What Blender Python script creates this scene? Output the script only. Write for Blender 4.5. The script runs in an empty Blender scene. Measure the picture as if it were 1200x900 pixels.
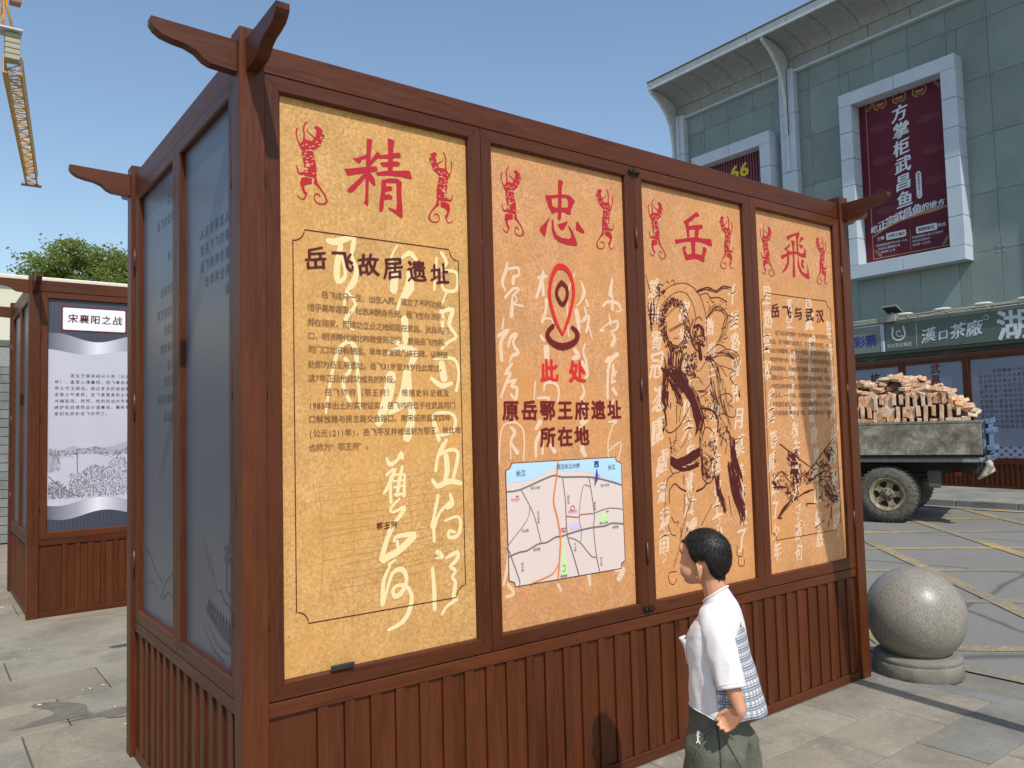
import bpy, bmesh, math, random
from math import radians, sin, cos, pi, sqrt, atan2
from mathutils import Vector, Matrix
from mathutils.geometry import tessellate_polygon

S = bpy.context.scene
COL = S.collection

# ---------------------------------------------------------------- camera
CAM_POS = Vector((-0.8675, -2.6277, 1.54))
yaw, pitch, roll, FPX = 0.9247, 0.0586, -0.026, 926.63
fw = Vector((cos(pitch) * cos(yaw), cos(pitch) * sin(yaw), sin(pitch)))
rt = fw.cross(Vector((0, 0, 1))).normalized()
up = rt.cross(fw)
rt2 = cos(roll) * rt + sin(roll) * up
up2 = -sin(roll) * rt + cos(roll) * up
cam = bpy.data.cameras.new('camera')
cam.sensor_width = 36.0
cam.lens = FPX / 1200.0 * 36.0
cam.clip_start = 0.05
cam.clip_end = 3000
cam_o = bpy.data.objects.new('camera', cam)
M = Matrix((rt2, up2, -fw)).transposed().to_4x4()
M.translation = CAM_POS
cam_o.matrix_world = M
COL.objects.link(cam_o)
S.camera = cam_o

# ---------------------------------------------------------------- sky and sun
SUN_DIR = Vector((0.26, 1.0, -1.25)).normalized()      # direction the light travels
to_sun = -SUN_DIR
elev = math.asin(to_sun.z)
azim = atan2(to_sun.x, to_sun.y)                        # clockwise from +Y
w = bpy.data.worlds.new('World')
S.world = w
w.use_nodes = True
nt = w.node_tree
bg = nt.nodes['Background']
sky = nt.nodes.new('ShaderNodeTexSky')
sky.sky_type = 'NISHITA'
sky.sun_disc = False
sky.sun_elevation = elev
sky.sun_rotation = azim
sky.altitude = 20
sky.air_density = 1.35
sky.dust_density = 1.0
sky.ozone_density = 2.6
nt.links.new(sky.outputs[0], bg.inputs[0])
bg.inputs[1].default_value = 0.15
sl = bpy.data.lights.new('sun', 'SUN')
sl.energy = 4.0
sl.angle = radians(0.55)
sl.color = (1.0, 0.955, 0.88)
so = bpy.data.objects.new('sun', sl)
so.rotation_euler = SUN_DIR.to_track_quat('-Z', 'Y').to_euler()
so.location = (0, 0, 30)
COL.objects.link(so)
S.view_settings.view_transform = 'Standard'
S.view_settings.look = 'None'
S.view_settings.exposure = 0.0
S.view_settings.gamma = 1.0

# ---------------------------------------------------------------- helpers
def tag(o, label=None, cat=None, group=None, kind=None):
    if label: o['label'] = label
    if cat: o['category'] = cat
    if group: o['group'] = group
    if kind: o['kind'] = kind
    return o

def thing(name, label, cat, loc=(0, 0, 0), rz=0.0, group=None, scale=1.0):
    o = bpy.data.objects.new(name, None)
    o.empty_display_size = 0.2
    o.location = loc
    o.rotation_euler = (0, 0, rz)
    o.scale = (scale,) * 3
    COL.objects.link(o)
    return tag(o, label, cat, group)

class MB:
    def __init__(self):
        self.v = []; self.f = []; self.m = []; self.sm = []
    def add(self, vs, fs, mi=0, smooth=False):
        b = len(self.v)
        self.v += [tuple(p) for p in vs]
        for q in fs:
            self.f.append([b + i for i in q]); self.m.append(mi); self.sm.append(smooth)
        return self
    def box(self, x0, y0, z0, x1, y1, z1, mi=0):
        if x0 > x1: x0, x1 = x1, x0
        if y0 > y1: y0, y1 = y1, y0
        if z0 > z1: z0, z1 = z1, z0
        vs = [(x0, y0, z0), (x1, y0, z0), (x1, y1, z0), (x0, y1, z0), (x0, y0, z1), (x1, y0, z1), (x1, y1, z1), (x0, y1, z1)]
        return self.add(vs, [(0, 3, 2, 1), (4, 5, 6, 7), (0, 1, 5, 4), (1, 2, 6, 5), (2, 3, 7, 6), (3, 0, 4, 7)], mi)
    def cbox(self, x0, y0, z0, x1, y1, z1, c=0.003, mi=0):
        """box with all edges chamfered"""
        if x0 > x1: x0, x1 = x1, x0
        if y0 > y1: y0, y1 = y1, y0
        if z0 > z1: z0, z1 = z1, z0
        c = min(c, (x1 - x0) * .45, (y1 - y0) * .45, (z1 - z0) * .45)
        X = (x0, x1); Y = (y0, y1); Z = (z0, z1); vs = []; idx = {}
        for i in (0, 1):
            for j in (0, 1):
                for k in (0, 1):
                    sx, sy, sz = (1 - 2 * i) * c, (1 - 2 * j) * c, (1 - 2 * k) * c
                    for a, p in (('x', (X[i], Y[j] + sy, Z[k] + sz)), ('y', (X[i] + sx, Y[j], Z[k] + sz)), ('z', (X[i] + sx, Y[j] + sy, Z[k]))):
                        idx[(i, j, k, a)] = len(vs); vs.append(p)
        fs = []
        g = lambda *t: idx[t]
        for i in (0, 1):
            q = [g(i, 0, 0, 'x'), g(i, 1, 0, 'x'), g(i, 1, 1, 'x'), g(i, 0, 1, 'x')]; fs.append(q if i else q[::-1])
            q = [g(0, i, 0, 'y'), g(0, i, 1, 'y'), g(1, i, 1, 'y'), g(1, i, 0, 'y')]; fs.append(q if i else q[::-1])
            q = [g(0, 0, i, 'z'), g(1, 0, i, 'z'), g(1, 1, i, 'z'), g(0, 1, i, 'z')]; fs.append(q if i else q[::-1])
        for i in (0, 1):
            for j in (0, 1):
                q = [g(i, j, 0, 'x'), g(i, j, 1, 'x'), g(i, j, 1, 'y'), g(i, j, 0, 'y')]; fs.append(q if (i != j) == False else q[::-1])
                q = [g(i, 0, j, 'x'), g(i, 0, j, 'z'), g(i, 1, j, 'z'), g(i, 1, j, 'x')]; fs.append(q if (i == j) else q[::-1])
                q = [g(0, i, j, 'y'), g(1, i, j, 'y'), g(1, i, j, 'z'), g(0, i, j, 'z')]; fs.append(q if (i == j) else q[::-1])
                for k in (0, 1):
                    q = [g(i, j, k, 'x'), g(i, j, k, 'y'), g(i, j, k, 'z')]; fs.append(q if (i + j + k) % 2 else q[::-1])
        return self.add(vs, fs, mi)
    def prism(self, poly, fmap, d0, d1, mi=0):
        """extrude a simple 2D polygon between depths d0 and d1; fmap(u,v,d)->xyz"""
        n = len(poly)
        vs = [fmap(u, v, d0) for u, v in poly] + [fmap(u, v, d1) for u, v in poly]
        b = len(self.v); self.v += [tuple(p) for p in vs]
        tris = tessellate_polygon([[Vector((u, v, 0)) for u, v in poly]])
        for t in tris:
            self.f.append([b + i for i in t]); self.m.append(mi); self.sm.append(False)
            self.f.append([b + n + i for i in reversed(t)]); self.m.append(mi); self.sm.append(False)
        for i in range(n):
            j = (i + 1) % n
            self.f.append([b + i, b + j, b + n + j, b + n + i]); self.m.append(mi); self.sm.append(False)
        return self
    def tube(self, pts, r, n=8, mi=0, cap=True, smooth=True):
        pts = [Vector(p) for p in pts]
        rs = r if isinstance(r, (list, tuple)) else [r] * len(pts)
        vs = []; prev = None
        for i, p in enumerate(pts):
            t = (pts[min(i + 1, len(pts) - 1)] - pts[max(i - 1, 0)]).normalized()
            if prev is None:
                a = Vector((0, 0, 1)) if abs(t.z) < .9 else Vector((1, 0, 0))
                u = t.cross(a).normalized()
            else:
                u = (prev - prev.dot(t) * t).normalized()
            prev = u
            v = t.cross(u)
            for k in range(n):
                an = 2 * pi * k / n
                vs.append(p + rs[i] * (cos(an) * u + sin(an) * v))
        fs = []
        for i in range(len(pts) - 1):
            for k in range(n):
                fs.append((i * n + k, i * n + (k + 1) % n, (i + 1) * n + (k + 1) % n, (i + 1) * n + k))
        self.add(vs, fs, mi, smooth)
        if cap:
            b = len(self.v) - len(vs)
            self.f.append([b + k for k in range(n)][::-1]); self.m.append(mi); self.sm.append(False)
            self.f.append([b + (len(pts) - 1) * n + k for k in range(n)]); self.m.append(mi); self.sm.append(False)
        return self
    def lathe(self, prof, n=32, c=(0, 0, 0), axis='z', mi=0, smooth=True):
        """prof: (radius, height) list"""
        vs = []; fs = []
        for r, h in prof:
            for k in range(n):
                a = 2 * pi * k / n
                p = (r * cos(a), r * sin(a), h)
                if axis == 'x': p = (h, r * cos(a), r * sin(a))
                if axis == 'y': p = (r * sin(a), h, r * cos(a))
                vs.append((p[0] + c[0], p[1] + c[1], p[2] + c[2]))
        for i in range(len(prof) - 1):
            for k in range(n):
                fs.append((i * n + k, i * n + (k + 1) % n, (i + 1) * n + (k + 1) % n, (i + 1) * n + k))
        return self.add(vs, fs, mi, smooth)
    def mesh(self, name, mats):
        me = bpy.data.meshes.new(name)
        me.from_pydata(self.v, [], self.f)
        if not isinstance(mats, (list, tuple)): mats = [mats]
        for m in mats: me.materials.append(m)
        me.polygons.foreach_set('material_index', self.m)
        me.polygons.foreach_set('use_smooth', self.sm)
        me.update()
        return me
    def build(self, name, mats, parent=None, fix=True, loc=None, kind=None):
        me = self.mesh(name, mats)
        if fix:
            bm = bmesh.new(); bm.from_mesh(me)
            bmesh.ops.recalc_face_normals(bm, faces=bm.faces)
            bm.to_mesh(me); bm.free()
        return link(name, me, parent, loc, kind)

def link(name, me, parent=None, loc=None, kind=None):
    o = bpy.data.objects.new(name, me)
    if loc is not None: o.location = loc
    COL.objects.link(o)
    if parent is not None: o.parent = parent
    if kind: o['kind'] = kind
    return o

# ---------------------------------------------------------------- materials
def lin(c):
    return tuple(((x / 255) / 12.92 if x <= 10 else (((x / 255) + .055) / 1.055) ** 2.4) for x in c)

class NT:
    """small wrapper for building node materials"""
    def __init__(self, name):
        self.mat = bpy.data.materials.new(name); self.mat.use_nodes = True
        self.t = self.mat.node_tree; self.b = self.t.nodes['Principled BSDF']
    def n(self, typ, **kw):
        x = self.t.nodes.new(typ)
        for k, v in kw.items():
            if k in x.inputs.keys(): x.inputs[k].default_value = v
            else: setattr(x, k, v)
        return x
    def l(self, a, b): self.t.links.new(a, b)
    def coord(self, scale=(1, 1, 1), kind='Object', rand=True):
        tc = self.n('ShaderNodeTexCoord'); mp = self.n('ShaderNodeMapping')
        mp.inputs['Scale'].default_value = scale
        self.l(tc.outputs[kind], mp.inputs[0])
        if rand:
            oi = self.n('ShaderNodeObjectInfo'); mul = self.n('ShaderNodeMath', operation='MULTIPLY')
            mul.inputs[1].default_value = 37.0
            self.l(oi.outputs['Random'], mul.inputs[0]); self.l(mul.outputs[0], mp.inputs['Location'])
        return mp.outputs[0]
    def noise(self, vec, scale, detail=4, rough=.5, dist=0):
        x = self.n('ShaderNodeTexNoise'); x.inputs['Scale'].default_value = scale
        x.inputs['Detail'].default_value = detail; x.inputs['Roughness'].default_value = rough
        x.inputs['Distortion'].default_value = dist
        self.l(vec, x.inputs['Vector']); return x.outputs['Fac']
    def ramp(self, fac, stops):
        r = self.n('ShaderNodeValToRGB'); e = r.color_ramp.elements
        while len(e) < len(stops): e.new(.5)
        for i, (p, c) in enumerate(stops):
            e[i].position = p; e[i].color = (*c, 1) if len(c) == 3 else c
        self.l(fac, r.inputs[0]); return r.outputs[0]
    def mix(self, fac, a, b, mode='MIX'):
        m = self.n('ShaderNodeMix', data_type='RGBA', blend_type=mode)
        if isinstance(fac, (int, float)): m.inputs[0].default_value = fac
        else: self.l(fac, m.inputs[0])
        for i, c in ((6, a), (7, b)):
            if isinstance(c, tuple): m.inputs[i].default_value = (*c[:3], 1)
            else: self.l(c, m.inputs[i])
        return m.outputs[2]
    def color(self, c):
        if isinstance(c, tuple): self.b.inputs['Base Color'].default_value = (*c[:3], 1)
        else: self.l(c, self.b.inputs['Base Color'])
    def bump(self, h, strength=.3, dist=.01):
        b = self.n('ShaderNodeBump'); b.inputs['Strength'].default_value = strength; b.inputs['Distance'].default_value = dist
        self.l(h, b.inputs['Height']); self.l(b.outputs[0], self.b.inputs['Normal'])
    def set(self, **kw):
        for k, v in kw.items():
            k = k.replace('_', ' ')
            if isinstance(v, (int, float, tuple)): self.b.inputs[k].default_value = v
            else: self.l(v, self.b.inputs[k])
        return self

def flat(name, c, rough=.6, metal=0.0, var=.12, scale=30, bump=0):
    m = NT(name); v = m.coord()
    nz = m.noise(v, scale, 4)
    lo = tuple(x * (1 - var) for x in c); hi = tuple(min(1, x * (1 + var)) for x in c)
    m.color(m.ramp(nz, [(.3, lo), (.7, hi)]))
    m.set(Roughness=rough, Metallic=metal)
    if bump: m.bump(nz, bump, .005)
    return m.mat

def wood(name, axis='z', tint=(1, 1, 1)):
    m = NT(name)
    sc = {'x': (1.6, 22, 22), 'y': (22, 1.6, 22), 'z': (22, 22, 1.6)}[axis]
    v = m.coord(sc)
    g = m.noise(v, 2.2, 6, .62, 1.2)
    v2 = m.coord({'x': (.8, 3, 3), 'y': (3, .8, 3), 'z': (3, 3, .8)}[axis])
    blot = m.noise(v2, 1.3, 3, .55, .6)
    t = tint
    dark = (.042 * t[0], .0100 * t[1], .0030 * t[2]); mid = (.072 * t[0], .0180 * t[1], .0052 * t[2]); lite = (.108 * t[0], .031 * t[1], .0090 * t[2])
    c1 = m.ramp(g, [(.25, dark), (.5, mid), (.78, lite)])
    c2 = m.mix(m.ramp(blot, [(.32, (0, 0, 0)), (.72, (.75, .75, .75))]), c1, (.104 * t[0], .0275 * t[1], .0075 * t[2]))
    # knots
    vk = m.coord({'x': (1.3, 6, 6), 'y': (6, 1.3, 6), 'z': (6, 6, 1.3)}[axis])
    vo = m.n('ShaderNodeTexVoronoi'); vo.inputs['Scale'].default_value = 1.1; m.l(vk, vo.inputs['Vector'])
    kn = m.ramp(vo.outputs['Distance'], [(.045, (1, 1, 1)), (.12, (0, 0, 0))])
    c3 = m.mix(kn, c2, (.030, .009, .004))
    # pale scuffs and chips
    vs_ = m.coord((9, 9, 5))
    sf = m.ramp(m.noise(vs_, 2.3, 5, .75), [(.70, (0, 0, 0)), (.74, (1, 1, 1))])
    c3b = m.mix(sf, c3, (.23, .12, .07))
    oi = m.n('ShaderNodeObjectInfo')
    hs = m.n('ShaderNodeHueSaturation'); mr = m.n('ShaderNodeMapRange')
    mr.inputs['To Min'].default_value = .84; mr.inputs['To Max'].default_value = 1.14
    m.l(oi.outputs['Random'], mr.inputs[0]); m.l(mr.outputs[0], hs.inputs['Value']); m.l(c3b, hs.inputs['Color'])
    m.color(hs.outputs[0])
    m.set(Roughness=m.ramp(g, [(.3, (.34,) * 3), (.8, (.55,) * 3)])); m.b.inputs['Specular IOR Level'].default_value = .28
    m.bump(g, .22, .004)
    return m.mat

WOOD_X, WOOD_Y, WOOD_Z = wood('stained_timber_x', 'x'), wood('stained_timber_y', 'y'), wood('stained_timber_z', 'z')

def paper(name, c0, c1, spot):
    m = NT(name); v = m.coord((1, 1, 1), rand=False)
    n1 = m.noise(v, 95, 4, .65); n2 = m.noise(v, 7, 4, .6)
    c = m.ramp(n1, [(.34, c0), (.66, c1)])
    c = m.mix(m.ramp(n2, [(.35, (0, 0, 0)), (.75, (.55, .55, .55))]), c, tuple(x * .86 for x in c0))
    n5 = m.noise(v, 1.7, 3, .6, .5); c = m.mix(m.ramp(n5, [(.42, (0, 0, 0)), (.72, (.6, .6, .6))]), c, (c1[0] * .93, c1[1] * .76, c1[2] * .48))
    vf = m.coord((60, 60, 14), rand=False)
    fb = m.ramp(m.noise(vf, 2.4, 3, .5, 2.5), [(.60, (0, 0, 0)), (.70, (.5, .5, .5))])
    c = m.mix(fb, c, spot)
    vo = m.n('ShaderNodeTexVoronoi'); vo.inputs['Scale'].default_value = 9; m.l(v, vo.inputs['Vector'])
    sp = m.ramp(vo.outputs['Distance'], [(.012, (.7, .7, .7)), (.032, (0, 0, 0))])
    c = m.mix(sp, c, (.09, .045, .02))
    m.color(c); m.set(Roughness=.55)
    m.b.inputs['Specular IOR Level'].default_value = .25
    return m.mat
PAPER1 = paper('parchment_print_yellow', (.46, .235, .068), (.71, .43, .175), (.24, .105, .03))
PAPER2 = paper('parchment_print_orange', (.47, .215, .085), (.70, .375, .175), (.25, .09, .035))

def ink(name, c, rough=.55, em=None):
    m = NT(name); m.color(tuple(c)); m.set(Roughness=rough); m.b.inputs['Specular IOR Level'].default_value = .25
    return m.mat
INK_RED = ink('red_ink', (.42, .016, .028)); INK_BRIGHT = ink('bright_red_ink', (.62, .022, .022))
INK_DARK = ink('dark_maroon_ink', (.085, .010, .014)); INK_BODY = ink('brown_text_ink', (.17, .075, .035))
INK_MAROON = ink('maroon_heading_ink', (.15, .010, .009))
INK_BLACK = ink('black_ink', (.02, .017, .02)); INK_CREAM1 = ink('cream_calligraphy_yellow', (.76, .62, .33))
INK_CREAM2 = ink('cream_calligraphy_pink', (.72, .50, .33)); INK_WHITE = ink('white_print', (.78, .78, .80))
INK_BROWN = ink('brown_line_ink', (.075, .009, .008))
HINGE = flat('hinge_brown_metal', (.10, .035, .018), .4, .3)
IRON = flat('dark_iron', (.03, .027, .025), .5, .6)
BLACKP = flat('black_plastic', (.02, .02, .022), .45)

# ---------------------------------------------------------------- glyphs from the built-in font
_need = set()
GL = {}
def prepare_glyphs(strings, bolds=(0.0,)):
    chars = sorted({c for s in strings for c in s if c not in ' \u3000\n'})
    tmp = []
    for b in bolds:
        for c in chars:
            cu = bpy.data.curves.new('g', 'FONT'); cu.body = c; cu.size = 1.0; cu.offset = b; cu.resolution_u = 2; cu.fill_mode = 'FRONT' if hasattr(cu, 'fill_mode') and False else cu.fill_mode
            o = bpy.data.objects.new('g', cu); COL.objects.link(o); tmp.append((c, b, o, cu))
    dg = bpy.context.evaluated_depsgraph_get(); dg.update()
    for c, b, o, cu in tmp:
        me = bpy.data.meshes.new_from_object(o.evaluated_get(dg))
        vs = [(v.co.x, v.co.y) for v in me.vertices]; fs = [tuple(p.vertices) for p in me.polygons]
        GL[(c, b)] = (vs, fs); bpy.data.meshes.remove(me)
    for c, b, o, cu in tmp:
        bpy.data.objects.remove(o); bpy.data.curves.remove(cu)
    ref = GL.get(('国', bolds[0]))
    xs = [p[0] for p in ref[0]]; ys = [p[1] for p in ref[0]]
    return (min(xs), max(xs), min(ys), max(ys))

class Print:
    """flat printed matter laid on a board; fmap(u, v, d) -> xyz, d = height above the board"""
    def __init__(self, fmap, d, split=False):
        self.fm = fmap; self.d = d; self.mb = MB(); self.k = 0; self.split = split; self.mbs = []
    def nd(self):
        self.k += 1
        return self.d + (self.k % 24) * .00002
    def char(self, ch, cx, cy, size, bold=0.0, sx=1.0, shear=0.0, wob=0.0, seed=0, rise=0.0, pen=False, _in=False):
        if (ch, 0.0) not in GL: return
        vs, fs = GL[(ch, 0.0)]
        if not vs: return
        x0, x1, y0, y1 = GREF
        mx, my = (x0 + x1) / 2, (y0 + y1) / 2; k = .86 / (x1 - x0) * size
        if ord(ch) < 0x2000:   # narrow latin glyph: centre by its own box
            xs = [p[0] for p in vs]; mx = (min(xs) + max(xs)) / 2
        if self.split and not _in:
            self.mbs.append(MB()); self.mb = self.mbs[-1]
        if bold and not _in:
            h = bold * size * .9
            if pen: shifts = [(-1.5 * h, -.9 * h), (-.8 * h, -.45 * h), (0, 0), (.8 * h, .45 * h), (1.5 * h, .9 * h), (.5 * h, -.4 * h)]
            else: shifts = [(-h, -h), (h, -h), (-h, h), (h, h), (0, 0)]
            for a_, b_ in shifts: self.char(ch, cx + a_, cy + b_, size, 0.0, sx, shear, wob, seed, rise, _in=True)
            return
        d = self.nd(); out = []
        for x, y in vs:
            a, b = (x - mx) * k * sx, (y - my) * k
            if wob:
                a, b = (a + wob * size * sin(b / size * 7 + seed) + wob * .5 * size * sin(a / size * 11 + seed * 2.1),
                        b + wob * size * sin(a / size * 6 + seed * 1.7))
            out.append(self.fm(cx + a + shear * b, cy + b + rise * a, d))
        self.mb.add(out, fs)
    def line(self, text, x, y, size, pitch, bold=0.0, vertical=False, **kw):
        cx, cy = x, y
        for i, ch in enumerate(text):
            adv = pitch
            if ord(ch) < 0x2000 and ch != ' ': adv = pitch * .56
            if ch not in ' \u3000':
                self.char(ch, cx + (0 if vertical else (adv - pitch) / 2), cy, size, bold, seed=i * 1.3, **kw)
            if vertical: cy -= pitch
            else: cx += adv
    def poly(self, pts):
        d = self.nd()
        tris = tessellate_polygon([[Vector((u, v, 0)) for u, v in pts]])
        self.mb.add([self.fm(u, v, d) for u, v in pts], [tuple(t) for t in tris])
    def stroke(self, pts, round_=True, sub=3):
        """pts: (u, v, width). Smoothed ribbon with rounded ends"""
        if len(pts) > 2 and sub > 1: pts = catmull(pts, sub)
        n = len(pts); L = []; R = []
        for i in range(n):
            a = pts[max(i - 1, 0)]; b = pts[min(i + 1, n - 1)]
            tx, ty = b[0] - a[0], b[1] - a[1]; q = math.hypot(tx, ty) or 1e-6
            nx, ny = -ty / q, tx / q; h = pts[i][2] / 2
            L.append((pts[i][0] + nx * h, pts[i][1] + ny * h)); R.append((pts[i][0] - nx * h, pts[i][1] - ny * h))
        d = self.nd(); q_ = .000005; vs = [self.fm(u, v, d + i * q_) for i, (u, v) in enumerate(L)] + [self.fm(u, v, d + i * q_) for i, (u, v) in enumerate(R)]
        fs = [(i, i + 1, n + i + 1, n + i) for i in range(n - 1)]
        if round_:
            for e, s in ((0, -1), (n - 1, 1)):
                a = pts[max(e - 1, 0)]; b = pts[min(e + 1, n - 1)]
                tx, ty = (b[0] - a[0]) * s, (b[1] - a[1]) * s; q = math.hypot(tx, ty) or 1e-6
                h = pts[e][2] / 2; tx, ty = tx / q * h, ty / q * h; nx, ny = -ty, tx; c0 = pts[e]; ring = []; de = d + e * q_
                for k in range(0, 5):
                    an = -pi / 2 + pi * k / 4
                    ring.append(len(vs)); vs.append(self.fm(c0[0] + cos(an) * tx + sin(an) * nx, c0[1] + cos(an) * ty + sin(an) * ny, de))
                fs.append(tuple(ring))
        self.mb.add(vs, fs)
    def art(self, key, du=0.0, dv=0.0, mirror=None, ku=1.0):
        for st in ART[key].split(';'):
            k = st[0]
            if k == 'Q':
                cx, cz, rx, rz, th, n, w_, sd = [float(t) / 2000 for t in st[1:].split(',')]; r = random.Random(int(sd * 2000))
                for _ in range(int(n * 2000)):
                    a = r.uniform(0, 2 * pi); q = 1 + r.uniform(-.5, .5) * th / rx; x = cx + rx * q * cos(a); z = cz + rz * (1 + (q - 1) * rx / rz) * sin(a)
                    b = r.uniform(0, 6.28); self.stroke([(x, z, w_), (x + .010 * cos(b), z + .013 * sin(b), w_ * .4)], False)
                continue
            if k == 'B':
                x0, z0, x1, z1, n, w_, sd, L_ = [float(t) / 2000 for t in st[1:].split(',')]; r = random.Random(int(sd * 2000))
                for _ in range(int(n * 2000)):
                    x = r.uniform(x0, x1); z = r.uniform(z0, z1); a = r.uniform(0, 6.28)
                    self.stroke([(x, z, w_), (x + L_ * cos(a), z + L_ * sin(a), w_), (x + L_ * cos(a + 1.2), z + L_ * sin(a + 1.2), w_ * .6)], False)
                continue
            pts = [tuple(float(t) / 2000 for t in q.split(',')) for q in st[1:].split()]
            P = []
            for p in pts:
                u = p[0] if mirror is None else 2 * mirror - p[0]
                P.append((u * ku + du, p[1] + dv) + tuple(p[2:]))
            if k == 'P': self.poly(P)
            else: self.stroke(P)
    def build(self, name, mat, parent, kind=None):
        if self.split:
            for m_ in self.mbs: m_.build(name, mat, parent, fix=False)
            return
        return self.mb.build(name, mat, parent, fix=False, kind=kind)

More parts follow.
